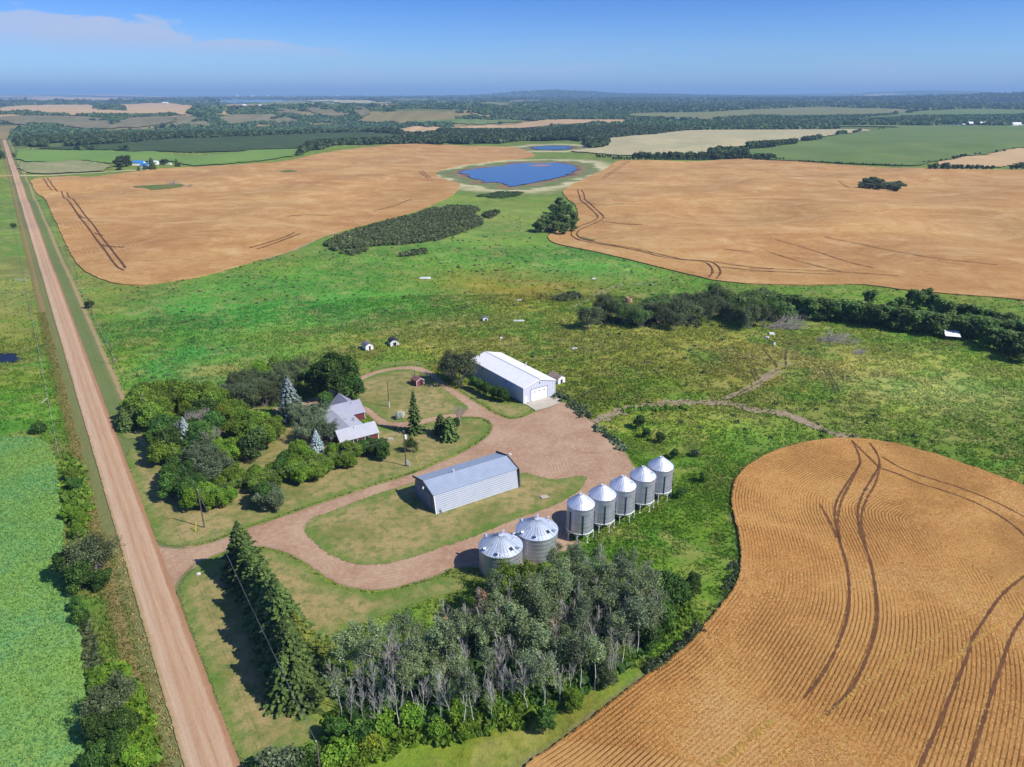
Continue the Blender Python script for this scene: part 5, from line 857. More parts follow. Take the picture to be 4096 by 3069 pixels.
for x, y, h in ((1540, 600, 4), (1580, 595, 4), (1640, 580, 5), (1670, 575, 5), (1700, 568, 5.5), (1730, 562, 5), (1820, 548, 4), (1850, 545, 4), (1990, 528, 5), (2050, 522, 5), (1400, 612, 3), (1440, 608, 3)): tree('lowtree', 'far', G([C4(x, y)])[0], h, 'bush between the green far field and the small ripe one', 'shrub', 'bushes around the small ripe field', 'shrub', 1.2)
HAZE = 0.00009
# ================================================================== buildings
def ribbed(name, col, pitch, axis, rough=.5, metal=.0, var=.06, depth=.03, spec=.4, dark=.75, stain=.0):
    """painted or galvanised sheet with ribs every pitch metres across the given object axis"""
    m, t = mat(name); tc = t.n('ShaderNodeTexCoord').outputs['Object']; s = t.n('ShaderNodeSeparateXYZ'); t.put(s.inputs[0], tc)
    w = t.m('SINE', t.m('MULTIPLY', s.outputs[axis], 2 * math.pi / pitch)); rb = t.mr(w, .55, .95)
    n = t.noise(tc, .6, 5, .6); n2 = t.noise(tc, 3.5, 4, .6); c = t.mix(t.ramp(n, [(.3, 0), (.7, 1)]), tuple(q * (1 - var) for q in col[:3]) + (1,), tuple(min(1, q * (1 + var)) for q in col[:3]) + (1,))
    c = t.mix(t.m('MULTIPLY', rb, 1 - dark), c, (0.05, .055, .07, 1)); 
    if stain: c = t.mix(t.ramp(n2, [(.5, 0), (.72, stain)]), c, pc(150, 120, 100))
    t.out(c, rough, t.m('ADD', t.m('MULTIPLY', w, .5), t.m('MULTIPLY', n2, .15)), metal=metal, spec=spec, bdist=depth, bstr=.8); return m
def galv(name, col, rings=True, rough=.33, metal=.62):
    m, t = mat(name); tc = t.n('ShaderNodeTexCoord').outputs['Object']; s = t.n('ShaderNodeSeparateXYZ'); t.put(s.inputs[0], tc)
    ang = t.m('ARCTAN2', s.outputs[1], s.outputs[0]); pn = t.m('FLOOR', t.m('MULTIPLY', ang, 2.2)); rn = t.m('FLOOR', t.m('MULTIPLY', s.outputs[2], 1.1))
    cv_ = t.n('ShaderNodeCombineXYZ'); t.put(cv_.inputs[0], pn); t.put(cv_.inputs[1], rn); wn = t.n('ShaderNodeTexWhiteNoise', {'noise_dimensions': '3D'}); t.put(wn.inputs[0], cv_.outputs[0])
    n = t.noise(tc, 1.2, 5, .65); f = t.m('ADD', t.m('MULTIPLY', wn.outputs[0], .5), t.m('MULTIPLY', n, .5)); c = t.ramp(f, [(.2, tuple(q * .84 for q in col[:3]) + (1,)), (.8, tuple(min(1, q * 1.1) for q in col[:3]) + (1,))])
    seam = t.m('PINGPONG', t.m('MULTIPLY', s.outputs[2], 1.1), .5); 
    if rings: c = t.mix(t.mr(seam, 0.0, .035, .5, 0.0), c, (.12, .13, .15, 1))
    w = t.m('SINE', t.m('MULTIPLY', s.outputs[2], 2 * math.pi / .10)); t.out(c, t.m('MULTIPLY_ADD', n, .2, rough - .1), t.m('MULTIPLY', w, 1.0) if rings else n, metal=metal, spec=.5, bdist=.012, bstr=.6); return m
M_ = dict(shedroof=ribbed('white_ribbed_roof', (.80, .80, .80, 1), .45, 1, dark=.86), shedwall=ribbed('grey_blue_siding', (.56, .59, .70, 1), .9, 0, dark=.8), shedside=ribbed('grey_blue_side', (.56, .59, .70, 1), .9, 1, dark=.85),
          white=simple('white_paint', (.82, .82, .82, 1), .5, var=.04), dark=simple('dark_interior', (.02, .022, .026, 1), .7), glass=simple('dark_glass', (.03, .04, .055, 1), .15, spec=.8),
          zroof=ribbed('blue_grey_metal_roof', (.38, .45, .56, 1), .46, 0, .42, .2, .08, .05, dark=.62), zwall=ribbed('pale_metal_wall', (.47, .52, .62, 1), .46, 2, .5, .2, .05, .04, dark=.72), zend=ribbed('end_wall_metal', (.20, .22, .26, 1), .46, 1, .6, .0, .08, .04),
          trim=simple('dark_trim', (.06, .065, .08, 1), .6), hroof=simple('lilac_grey_metal', (.37, .38, .43, 1), .5, var=.06, scale=.7), hroof2=simple('lilac_grey_metal_north', (.30, .30, .37, 1), .5, var=.06, scale=.7), red=ribbed('red_siding', (.17, .032, .036, 1), .25, 2, dark=.9, rough=.7), redv=ribbed('red_boards', (.22, .05, .06, 1), .3, 0, dark=.75, rough=.8),
          shingle=simple('brown_red_shingle', pc(146, 104, 104), .9, var=.25, scale=5), grsh=simple('grey_shingle', pc(130, 132, 142), .9, var=.25, scale=3), blsh=simple('black_shingle', pc(62, 62, 76), .8, var=.2, scale=3), oldroof=ribbed('weathered_shingles', pc(176, 156, 144), .3, 1, .95, var=.3, stain=.9, dark=.7), oldwhite=ribbed('peeling_white_boards', (.78, .77, .75, 1), .25, 2, .9, var=.12, dark=.9, stain=.25),
          galv=galv('galvanised_wall', (.48, .50, .57, 1)), galvroof=galv('galvanised_roof', (.66, .70, .80, 1), False, .38, .55), steel=simple('pale_steel', (.62, .64, .68, 1), .45, .3), galvflat=galv('flat_bin_roof', (.50, .56, .66, 1), False, .45, .4), sight=simple('dark_strip', (.03, .035, .05, 1), .4),
          blue=simple('blue_plastic', (.02, .12, .55, 1), .5), bluem=simple('blue_metal_roof', pc(70, 150, 225), .5, var=.06), yellow=simple('yellow_plastic', (.75, .60, .03, 1), .5), rust=simple('rusty_metal', pc(190, 150, 122), .8, var=.2), navy=simple('dark_blue_wall', pc(70, 66, 120), .7), redm=simple('red_machine_paint', pc(196, 70, 70), .6), wire=simple('wire', (.22, .22, .24, 1), .6), straw=simple('straw_bale', pc(214, 200, 150), .95, var=.15, scale=2))
UX = lambda a: (math.cos(a), math.sin(a))
def loc_(o, a, p):
    d = (p[0] - o[0], p[1] - o[1]); return d[0] * math.cos(a) + d[1] * math.sin(a), -d[0] * math.sin(a) + d[1] * math.cos(a)
# --- big white shed
a = math.radians(34.6); o = (3.19, 181.83); w, L, he, hr = 11.1, 28.0, 4.7, 6.15
r = empty('metal_shed', (o[0], o[1], 0), a, 'long white metal shed with a wide overhead door and concrete apron', 'shed')
b = MB(); b.prism([(0, 0), (w, 0), (w, he), (w / 2, hr), (0, he)], 0.01, .12, 0); b.prism([(0, 0), (w, 0), (w, he), (w / 2, hr), (0, he)], L - .12, L - .01, 0); b.box(0.01, .12, .12, L - .12, 0, he, 1); b.box(w - .12, w - .01, .12, L - .12, 0, he, 1); b.build('wall', [M_['shedwall'], M_['shedside']], r)
b = MB(); k = (hr - he) / (w / 2); ov = .18
b.slab([(-ov, -ov, he - k * ov + .12), (w / 2, -ov, hr + .12), (w / 2, L + ov, hr + .12), (-ov, L + ov, he - k * ov + .12)], .09); b.slab([(w / 2, -ov, hr + .121), (w + ov, -ov, he - k * ov + .12), (w + ov, L + ov, he - k * ov + .12), (w / 2, L + ov, hr + .121)], .09); rf = b.build('roof', M_['shedroof'], r)
b = MB(); b.slab([(w / 2 - .25, -ov - .02, hr + .10), (w / 2, -ov - .02, hr + .165), (w / 2, L + ov + .02, hr + .165), (w / 2 - .25, L + ov + .02, hr + .10)], .03); b.slab([(w / 2, -ov - .02, hr + .166), (w / 2 + .25, -ov - .02, hr + .10), (w / 2 + .25, L + ov + .02, hr + .10), (w / 2, L + ov + .02, hr + .166)], .03); b.build('ridge_cap', M_['steel'], rf)
vp = loc_(o, a, at(SS(1235, 480), 5.4)); b = MB(); b.tube((vp[0], vp[1], 5.0), (vp[0], vp[1], 6.6), .13, n=10); b.tube((vp[0], vp[1], 6.55), (vp[0], vp[1], 6.75), .2, .12, n=10); b.build('chimney', M_['steel'], rf)
b = MB(); b.box(-.05, .12, -.05, .0, 0, he - .02); b.box(w - .12, w + .05, -.05, .0, 0, he - .02); b.slab([(-.15, -.2, he + .04), (w / 2, -.2, hr + .1), (w / 2, -.17, hr + .1), (-.15, -.17, he + .04)], .22); b.slab([(w / 2, -.2, hr + .1), (w + .15, -.2, he + .04), (w + .15, -.17, he + .04), (w / 2, -.17, hr + .1)], .22); b.build('trim', M_['white'], r)
b = MB(); b.box(2.6, 8.25, -.06, -.002, .02, 3.65); od = b.build('overhead_door', M_['white'], r)
b = MB(); b.box(2.5, 2.6, -.08, -.003, 0, 3.72); b.box(8.25, 8.38, -.08, -.003, 0, 3.72); b.box(2.6, 8.25, -.08, -.003, 3.65, 3.75); b.build('door_frame', M_['trim'], r)
for x in (3.5, 5.2, 6.9): b = MB(); b.box(x, x + .55, -.085, -.062, 2.62, 2.86); b.build('window', M_['glass'], od)
b = MB(); b.box(.35, 1.15, -.05, -.002, .05, 1.95); b.build('door', M_['white'], r); b = MB(); b.box(.28, .35, -.07, -.003, 0, 2.05); b.box(1.15, 1.22, -.07, -.003, 0, 2.05); b.box(.35, 1.15, -.07, -.003, 1.97, 2.05); b.build('door_frame', M_['white'], r)
b = MB(); b.tube((5.55, -.02, 5.2), (5.55, -.22, 5.1), .14, n=8); b.build('lamp', M_['dark'], r)
for y in (8.5, 21): b = MB(); b.box(-.12, .005, y, y + .4, 3.6, 3.95); b.build('vent', M_['dark'], r)
m_pad = m_conc; B_ = PAD; b = MB(); b.add([(p[0], p[1], .13) for p in PAD] + [(p[0], p[1], -.1) for p in PAD], [tuple(range(len(PAD)))] + [(i, i + len(PAD), (i + 1) % len(PAD) + len(PAD), (i + 1) % len(PAD)) for i in range(len(PAD))]); 
if (PAD[1][0] - PAD[0][0]) * (PAD[2][1] - PAD[0][1]) - (PAD[1][1] - PAD[0][1]) * (PAD[2][0] - PAD[0][0]) < 0: b.f = [f[::-1] for f in b.f]
b.build('concrete_pavement', m_conc, kind='structure')
ribbon('pavement_crack', A0(cv(SS, [(1560, 1215), (1600, 1240), (1680, 1290), (1770, 1335)])), .16, m_lawn, off=.14, jit=.5, kf=0, mn=.2)
# --- machine shed with slanted walls
a = math.radians(32.94); o = (-15.56, 125.28); L = 20.3
r = empty('machine_shed', (o[0], o[1], 0), a, 'blue-grey metal machine shed with slanted side walls inside the gravel loop', 'shed')
pf = [(0, 0), (.8, 4.3), (5.1, 5.5), (9.4, 4.3), (10.2, 0)]
def skin(p, q, x0, x1, th=.08): return [(x0, p[0], p[1]), (x1, p[0], p[1]), (x1, q[0], q[1]), (x0, q[0], q[1])]
b = MB(); b.slab(skin(pf[0], pf[1], 0, L), .001); b.v = b.v[:4]; b.f = b.f[:1]; b.mi = [0]; b.sm = [False]; b.add(skin(pf[4], pf[3], 0, L), [(3, 2, 1, 0)]); b.build('wall', M_['zwall'], r)
b = MB(); b.slab(skin((.62, 4.28), pf[2], -.25, L + .25), .07); b.slab(skin(pf[2], (9.58, 4.28), -.25, L + .25), .07); rf = b.build('roof', M_['zroof'], r)
b = MB(); b.slab(skin((4.9, 5.47), (5.1, 5.54), -.27, L + .27), .02); b.slab(skin((5.1, 5.541), (5.3, 5.47), -.27, L + .27), .02); b.build('ridge_cap', M_['zroof'], rf)
b = MB()
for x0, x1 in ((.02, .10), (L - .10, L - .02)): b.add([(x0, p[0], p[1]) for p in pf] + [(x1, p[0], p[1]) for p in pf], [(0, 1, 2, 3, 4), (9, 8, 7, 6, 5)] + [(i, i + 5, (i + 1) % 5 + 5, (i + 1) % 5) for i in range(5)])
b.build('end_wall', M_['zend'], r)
pf2 = [(-.12, 0), (.35, 4.25), (5.1, 5.62), (9.95, 4.55), (10.35, 0)]
b = MB()
for x0, x1 in ((-.42, -.24), (L + .24, L + .42)):
    for i in (1, 2): p, q = pf2[i], pf2[i + 1]; b.slab([(x0, p[0], p[1] + .1), (x1, p[0], p[1] + .1), (x1, q[0], q[1] + .1), (x0, q[0], q[1] + .1)], .42)
b.add([(L + .24, -.12, 0), (L + .24, .8, 0), (L + .24, 1.2, 4.4), (L + .24, .3, 4.4), (L + .40, -.12, 0), (L + .40, .8, 0), (L + .40, 1.2, 4.4), (L + .40, .3, 4.4)], [(0, 3, 2, 1), (4, 5, 6, 7), (0, 4, 7, 3), (1, 2, 6, 5), (3, 7, 6, 2)]); b.add([(L - .05, -.04, 0), (L + .4, -.12, 0), (L + .4, .32, 4.3), (L - .05, .8, 4.3)], [(0, 1, 2, 3)])
b.build('eave_trim', M_['trim'], rf)
b = MB(); b.slab([(-.06, -.03, 0), (.1, -.03, 0), (.1, .77, 4.3), (-.06, .77, 4.3)], .03); b.build('corner_trim', M_['white'], r)
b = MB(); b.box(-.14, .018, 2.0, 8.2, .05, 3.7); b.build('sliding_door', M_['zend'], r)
vx = 6.9; b = MB(); b.tube((vx, 5.0, 5.3), (vx, 5.0, 5.95), .14, n=10); b.tube((vx, 5.0, 5.9), (vx, 5.0, 6.2), .28, .22, n=10); b.build('chimney', M_['steel'], rf)
b = MB(); b.tube((L + .4, 5.1, 5.2), (L + 1.0, 5.1, 5.75), .05, n=6); b.tube((L + 1.0, 5.1, 5.85), (L + 1.1, 5.1, 5.5), .22, .26, n=8); b.build('lamp', M_['white'], r)
b = MB(); b.tube((-.42, 4.0, 4.75), (-.75, 4.0, 4.7), .05, n=6); b.tube((-.75, 4.0, 4.85), (-.8, 4.0, 4.45), .18, .24, n=8); b.build('lamp', M_['white'], r)
b = MB(); b.tube((.9, .02, 0), (.9, -.1, 1.2), .05, n=6); b.tube((1.15, .02, 0), (1.15, -.1, .8), .05, n=6); b.build('conduit', M_['dark'], r)
b = MB(); b.box(L + .45, L + .75, 1.2, 1.6, 2.2, 2.9); b.build('fuel_can', M_['blue'], r)
# --- farmhouse
a = math.radians(33.2); o = (-41.5, 153.6); r = empty('farmhouse', (o[0], o[1], 0), a, 'red farmhouse with lilac-grey metal roofs half hidden by trees', 'house')
def gable_x(x0, x1, y0, y1, he, hr, m, ov=.35, nm='roof', ym=None, extra=None):
    ym = (y0 + y1) / 2 if ym is None else ym; k0 = (hr - he) / (ym - y0); k1 = (hr - he) / (y1 - ym); b = MB()
    b.slab([(x0, y0 - ov, he - k0 * ov), (x1, y0 - ov, he - k0 * ov), (x1, ym, hr), (x0, ym, hr)], .12); b.slab([(x0, ym, hr + .002), (x1, ym, hr + .002), (x1, y1 + ov, he - k1 * ov), (x0, y1 + ov, he - k1 * ov)], .12); return b.build(nm, m, r)
def gable_y(x0, x1, y0, y1, he, hr, m, ov=.35, xm=None):
    xm = (x0 + x1) / 2 if xm is None else xm; k0 = (hr - he) / (xm - x0); k1 = (hr - he) / (x1 - xm); b = MB()
    b.slab([(x0 - ov, y0, he - k0 * ov), (xm, y0, hr), (xm, y1, hr), (x0 - ov, y1, he - k0 * ov)], .12); b.slab([(xm, y0, hr + .002), (x1 + ov, y0, he - k1 * ov), (x1 + ov, y1, he - k1 * ov), (xm, y1, hr + .002)], .12); return b.build('roof', m, r)
gable_x(-.1, 10.2, .2, 4.9, 2.6, 4.45, M_['hroof'], ym=2.55)
gable_y(-1.0, 8.2, 2.6, 14.6, 2.62, 4.40, M_['hroof'], xm=3.7)
nr = gable_x(2.0, 12.1, 13.6, 20.6, 2.6, 4.7, M_['hroof2'], ym=17.1)
gable_y(6.2, 11.5, 17.3, 23.8, 2.6, 4.85, M_['hroof2'], xm=8.8)
b = MB(); b.box(.25, 9.9, .25, 4.85, 0, 2.62); b.box(-.8, 8.0, 4.85, 13.6, 0, 2.64); b.box(2.3, 11.8, 13.6, 20.5, 0, 2.6); b.box(6.4, 11.3, 20.5, 23.5, 0, 2.6)
for x in (.26, 9.88): b.add([(x, .25, 2.62), (x, 4.85, 2.62), (x, 2.55, 4.3)], [(0, 1, 2) if x < 1 else (0, 2, 1)][::-1])
b.add([(11.79, 13.6, 2.6), (11.79, 20.5, 2.6), (11.79, 17.1, 4.6)], [(0, 1, 2)]); b.add([(6.4, 23.49, 2.6), (11.3, 23.49, 2.6), (8.8, 23.49, 4.7)], [(0, 2, 1)]); b.build('wall', M_['red'], r)
b = MB(); b.box(9.86, 9.99, .16, .3, 0, 2.6); b.box(.16, .29, .16, .3, 0, 2.6); b.box(11.78, 11.9, 13.5, 13.64, 0, 2.55); b.build('corner_trim', M_['white'], r)
for x in (3.4, 6.4):
    b = MB(); b.box(x, x + 1.1, .13, .245, 1.0, 2.2); f = b.build('window', M_['white'], r); b = MB(); b.box(x + .1, x + 1.0, .10, .128, 1.1, 2.1); b.build('pane', M_['glass'], f)
b = MB(); b.box(9.905, 9.96, 1.2, 2.1, .1, 2.15); b.build('door', M_['white'], r)
b = MB(); b.box(8.02, 8.07, 8, 8.95, .1, 2.15); b.build('door', M_['white'], r)
cp = loc_(o, a, at(HH(1055, 985), 4.0)); b = MB(); b.tube((cp[0], cp[1], 3.5), (cp[0], cp[1], 5.1), .12, n=8); b.tube((cp[0], cp[1], 5.1), (cp[0], cp[1], 5.25), .2, n=8); b.build('chimney', M_['steel'], r)
for q in ((1155, 980), (1190, 980)): cp = loc_(o, a, at(HH(*q), 3.7)); b = MB(); b.tube((cp[0], cp[1], 3.2), (cp[0], cp[1], 4.15), .07, n=6); b.build('vent', M_['dark'], r)
for q, z in (((1125, 620), 4.4), ((1185, 1165), 4.2)): cp = loc_(o, a, at(HH(*q), z)); b = MB(); b.tube((cp[0], cp[1], z - .7), (cp[0], cp[1], z + .2), .07, n=6); b.build('vent', M_['dark'], r)
cp = loc_(o, a, at(HH(752, 1200), 3.4)); b = MB(); b.tube((cp[0], cp[1], 2.4), (cp[0], cp[1], 3.4), .04, n=6); b.lathe([(.05, 0), (.3, .05), (.45, .14), (.43, .16), (.28, .07), (.03, .03)], 16, cx=0, cy=0); n0 = 12
b.v = b.v[:len(b.v)]; vs = b.v; base_n = 12 + 6 + 6 if False else None
import itertools
dish = MB().lathe([(.02, 0), (.3, .05), (.5, .15), (.48, .17), (.28, .07), (.02, .03)], 16); db = dish.build('satellite_dish', M_['white'], r); db.location = (cp[0], cp[1], 3.35); db.rotation_euler = (math.radians(50), 0, 0)
# --- small sheds
def small_shed(name, p0, ang, w, d, h, prof, mw, mr_, label, mf=None, door=None, trim=None, cat='shed'):
    """prof: roof outline over the front, as (x share, height above the eaves)"""
    r = empty(name, (p0[0], p0[1], float(zt(p0[0], p0[1]))), ang, label, cat); b = MB(); pp = [(0, -.1), (w, -.1)] + [(w * x, h + z) for x, z in prof[::-1]]; b.prism(pp, 0, d); b.build('wall', mw, r)
    b = MB(); pr = [(w * x, h + z) for x, z in prof]; ov = .14
    pr = [(pr[0][0] - ov, pr[0][1] - .05)] + pr[1:-1] + [(pr[-1][0] + ov, pr[-1][1] - .05)]
    for i in range(len(pr) - 1): b.slab([(pr[i][0], -ov, pr[i][1] + .08 + .001 * i), (pr[i + 1][0], -ov, pr[i + 1][1] + .08 + .001 * i), (pr[i + 1][0], d + ov, pr[i + 1][1] + .08 + .001 * i), (pr[i][0], d + ov, pr[i][1] + .08 + .001 * i)], .07)
    b.build('roof', mr_, r)
    if door: b = MB(); b.box(w * door[0], w * door[1], -.03, -.002, .02, door[2]); b.build('doorway', door[3], r)
    if trim:
        b = MB(); b.box(-.04, .08, -.05, -.004, 0, h); b.box(w - .08, w + .04, -.05, -.004, 0, h)
        for i in range(len(pr) - 1): b.slab([(pr[i][0], -ov - .03, pr[i][1] + .07), (pr[i + 1][0], -ov - .03, pr[i + 1][1] + .07), (pr[i + 1][0], -ov - .005, pr[i + 1][1] + .07), (pr[i][0], -ov - .005, pr[i][1] + .07)], .12)
        b.build('trim', M_['white'], r)
    return r
A34 = math.radians(34)
rs = small_shed('garden_shed', at(C6(1342, 905), 0), A34 + .1, 2.55, 3.0, 1.75, [(0, 0), (.5, .62), (1, 0)], M_['redv'], M_['shingle'], 'small red shed with brown shingle roof and white trim on the lawn', door=(.5, .78, 1.6, M_['dark']), trim=True)
small_shed('wooden_shed', at(C6(933, 614), 0), A34, 2.7, 3.4, 1.6, [(0, 0), (.2, .55), (.5, .85), (.8, .55), (1, 0)], M_['oldwhite'], M_['grsh'], 'small white barn-shaped shed with grey roof in the pasture', door=(.42, .66, 1.5, M_['dark']))
small_shed('wooden_shed', at(C6(1131, 579), 0), A34 - .2, 3.0, 3.6, 1.35, [(0, 0), (.1, .45), (.28, .8), (.5, .95), (.72, .8), (.9, .45), (1, 0)], M_['oldwhite'], M_['blsh'], 'small white shed with arched black roof in the pasture', door=(.32, .68, 1.35, M_['dark']))
small_shed('granary', at(SS(1945, 876), 0), A34 + .1, 2.9, 4.6, 1.75, [(0, 0), (.5, .75), (1, 0)], M_['oldwhite'], M_['oldroof'], 'weathered white granary with mossy rusting roof behind the big shed', door=(.36, .62, 1.3, M_['dark']))
small_shed('pump_house', at(C6(1874, 371), 0), A34 - .3, 2.0, 1.8, 1.2, [(0, 0), (.5, .4), (1, 0)], M_['oldwhite'], M_['grsh'], 'tiny white pump house beside a post out in the pasture', door=(.5, .8, .9, M_['dark']))
# lean-to with a white roof at the shelterbelt
p = LT; r = empty('lean_to', (p[0] - 2.2, p[1], p[2]), math.radians(-18), 'open lean-to with a bright white roof against the shelterbelt', 'shelter'); b = MB(); b.slab([(-.2, -.2, 1.7), (4.6, -.2, 1.7), (4.6, 4.2, 2.6), (-.2, 4.2, 2.6)], .08); b.build('roof', M_['white'], r)
for x, y, z in ((0, 0, 1.65), (4.3, 0, 1.65), (0, 4, 2.45), (4.3, 4, 2.45)): b = MB(); b.tube((x, y, -.1), (x, y, z), .07, n=5); b.build('post', BK['pole'], r)
b = MB(); b.box(0, 4.3, 3.9, 3.98, 0, 2.4); b.build('back_wall', M_['trim'], r)
# --- grain bins
def ribs_cone(b, r0, z0, r1, z1, n, w=.05, h=.07, mi=0):
    for k in range(n):
        a_ = 2 * math.pi * (k + .5) / n; c, s = math.cos(a_), math.sin(a_); b.add([(c * r0 - s * w, s * r0 + c * w, z0), (c * r0 + s * w, s * r0 - c * w, z0), (c * r1 + s * w * .6, s * r1 - c * w * .6, z1), (c * r1 - s * w * .6, s * r1 + c * w * .6, z1), (c * r0, s * r0, z0 + h), (c * r1, s * r1, z1 + h)], [(0, 4, 5, 3), (4, 1, 2, 5), (0, 1, 4)], mi)
r = empty('hopper_bin', (0, 0, 0), 0); R = 2.67
prof = [(R, 1.95)]; b = MB().lathe([(R, 1.95), (R, 7.35)], 48, sm=True); wl_ = b.build('wall', M_['galv'], r)
b = MB()
for z in [1.95 + .9 * i for i in range(7)]: b.lathe([(R + .005, z - .03), (R + .025, z), (R + .005, z + .03)], 48, sm=True)
b.build('ring', M_['steel'], wl_)
b = MB().lathe([(R + .06, 7.27), (R + .06, 7.33), (.38, 9.3), (.38, 9.32)], 24); ribs_cone(b, R + .04, 7.34, .4, 9.28, 24, .04, .08); rf = b.build('roof', M_['galvroof'], r)
b = MB().lathe([(.40, 9.2), (.42, 9.42), (.30, 9.45), (.28, 9.3), (.02, 9.28)], 16); b.build('cap', M_['steel'], rf)
b = MB().lathe([(R - .02, 1.95), (.3, .45), (.3, .3)], 32); b.build('hopper_cone', M_['galv'], r); b = MB().lathe([(R + .04, 1.88), (R + .06, 1.95), (R + .06, 2.06), (R + .01, 2.08)], 48); b.build('skirt_ring', M_['white'], r)
for k in range(8):
    a_ = 2 * math.pi * (k + .5) / 8 + .1; c, s = math.cos(a_) * (R - .02), math.sin(a_) * (R - .02); b = MB(); b.tube((c, s, 0), (c, s, 1.95), .065, n=6); b.box(c - .14, c + .14, s - .14, s + .14, 0, .05); lg = b.build('leg', M_['white'], r)
    b = MB(); d = .62 / R
    for sg in (-1, 1): b.tube((c, s, 1.2), (math.cos(a_ + sg * d) * (R - .02), math.sin(a_ + sg * d) * (R - .02), 1.9), .04, n=5)
    b.tube((c, s, 1.1), (c * .55, s * .55, 1.15), .035, n=5); b.build('brace', M_['white'], lg)
for a_, z0, z1 in ((-1.50, 2.05, 6.1), (-.35, 2.05, 6.1), (-2.5, 2.3, 6.4)): b = MB(); c, s = math.cos(a_) * (R + .06), math.sin(a_) * (R + .06); b.tube((c, s, z0), (c, s, z1), .05, n=5); c2, s2 = math.cos(a_ + .045) * (R + .06), math.sin(a_ + .045) * (R + .06); b.tube((c2, s2, z0), (c2, s2, z1), .05, n=5); b.build('ladder_rail', M_['sight'], wl_)
hb = r; hb['category'] = 'grain bin'; hb['group'] = 'row of hopper grain bins'
HBX = [(13.25, 117.9), (17.8, 121.35), (22.3, 124.8), (27.0, 128.7), (31.5, 132.9)]
HL = ['shiny hopper-bottom grain bin nearest the flat-bottomed bins', 'second hopper-bottom grain bin from the flat-bottomed bins', 'middle one of the five hopper-bottom grain bins', 'fourth hopper-bottom grain bin, next to the far end one', 'hopper-bottom grain bin at the far end of the row']
for i, (x, y) in enumerate(HBX):
    if i == 0: hb.location = (x, y, 0); hb['label'] = HL[0]; q = hb
    else: q = copy_tree(hb, (x, y, 0), None, HL[i])
    q.rotation_euler = (0, 0, i * .02)
    if i in (2, 3):
        for dx, dy in ((-1.9, .8), (1.45, -.9)): b = MB(); b.tube((dx, dy, 7.5), (dx, dy, 8.35), .12, n=8); b.tube((dx - .1, dy, 8.35), (dx + .3, dy - .05, 8.45), .14, n=8); b.build('roof_vent', M_['steel'], q)
r = empty('flat_bottom_bin', (-2.03, 107.5, 0), 0, 'wide flat-bottomed steel grain bin, the one nearer the road', 'grain bin', 'pair of wide grain bins'); R = 3.9
b = MB().lathe([(R, 0), (R, 5.0)], 56, sm=True); wl_ = b.build('wall', M_['galv'], r); b = MB()
for z in (.84, 1.68, 2.52, 3.36, 4.2): b.lathe([(R + .005, z - .03), (R + .022, z), (R + .005, z + .03)], 56, sm=True)
b.build('ring', M_['steel'], wl_)
b = MB().lathe([(R + .12, 4.9), (R + .12, 5.0), (.42, 7.05), (.42, 7.07)], 30); ribs_cone(b, R + .10, 5.0, .45, 7.04, 30, .035, .09); rf = b.build('roof', M_['galvflat'], r)
b = MB().lathe([(.45, 7.0), (.47, 7.16), (.36, 7.2), (.02, 7.24)], 18); b.build('cap', M_['steel'], rf)
for a_ in (-.5, .85, 1.45, 2.5, 3.75, 4.55): c, s = math.cos(a_), math.sin(a_); z = 5.25; b = MB(); rr2 = R - .5; b.tube((c * rr2, s * rr2, z - .1), (c * (rr2 - .05), s * (rr2 - .05), z + .55), .2, n=10); b.tube((c * (rr2 - .1), s * (rr2 - .1), z + .5), (c * (rr2 + .35), s * (rr2 + .35), z + .42), .23, n=10); v_ = b.build('roof_vent', M_['galvroof'], r); b = MB(); b.tube((c * (rr2 + .352), s * (rr2 + .352), z + .42), (c * (rr2 + .36), s * (rr2 + .36), z + .42), .19, n=10); b.build('opening', M_['dark'], v_)
b = MB(); a_ = -.85; c, s = math.cos(a_), math.sin(a_); rr2 = R - .75; b.add([(c * rr2 - s * .35, s * rr2 + c * .35, 5.52), (c * rr2 + s * .35, s * rr2 - c * .35, 5.52), (c * (rr2 - .6) + s * .35, s * (rr2 - .6) - c * .35, 5.86), (c * (rr2 - .6) - s * .35, s * (rr2 - .6) + c * .35, 5.86)], [(0, 1, 2, 3)]); b.build('hatch', M_['dark'], rf)
b = MB()
for a_ in (1.9,):
    for sg in (-.05, .05): b.tube((math.cos(a_ + sg) * R, math.sin(a_ + sg) * R, 4.9), (math.cos(a_ + sg * 4) * .6, math.sin(a_ + sg * 4) * .6, 7.1), .03, n=5)
for a_ in (.15, 3.95): b.tube((math.cos(a_) * 2.2, math.sin(a_) * 2.2, 6.0), (math.cos(a_) * 2.2, math.sin(a_) * 2.2, 6.5), .03, n=5)
b.build('ladder', M_['sight'], rf)
copy_tree(r, (4.62, 112.75, 0), .05, 'wide flat-bottomed steel grain bin beside the hopper bins')
# ================================================================== poles, wires, fences
def pole(p, h, label, rad=.15, lean=(0, 0), group='utility poles', extra=None, name='utility_pole', m=None):
    p = np.array(p, float); z = float(zt(p[0], p[1])); r = empty(name, (p[0], p[1], z), 0, label, 'pole', group); b = MB(); b.tube((0, 0, -.3), (lean[0], lean[1], h), rad, rad * .62, n=8); b.build('pole', m or BK['pole'], r)
    b = MB(); b.tube((lean[0], lean[1], h), (lean[0], lean[1], h + .18), .05, .06, n=6); b.build('insulator', M_['white'], r); return r, Vector((p[0] + lean[0], p[1] + lean[1], z + h + .1))
pt, tt = pole(at(C6(1255, 1540), 0), 9, 'utility pole with a white transformer drum on the lawn', group=None)
b = MB(); b.tube((.28, -.1, 7.15), (.28, -.1, 8.05), .27, n=14); b.tube((.28, -.1, 8.05), (.28, -.1, 8.2), .18, .08, n=10); b.build('transformer', M_['white'], pt)
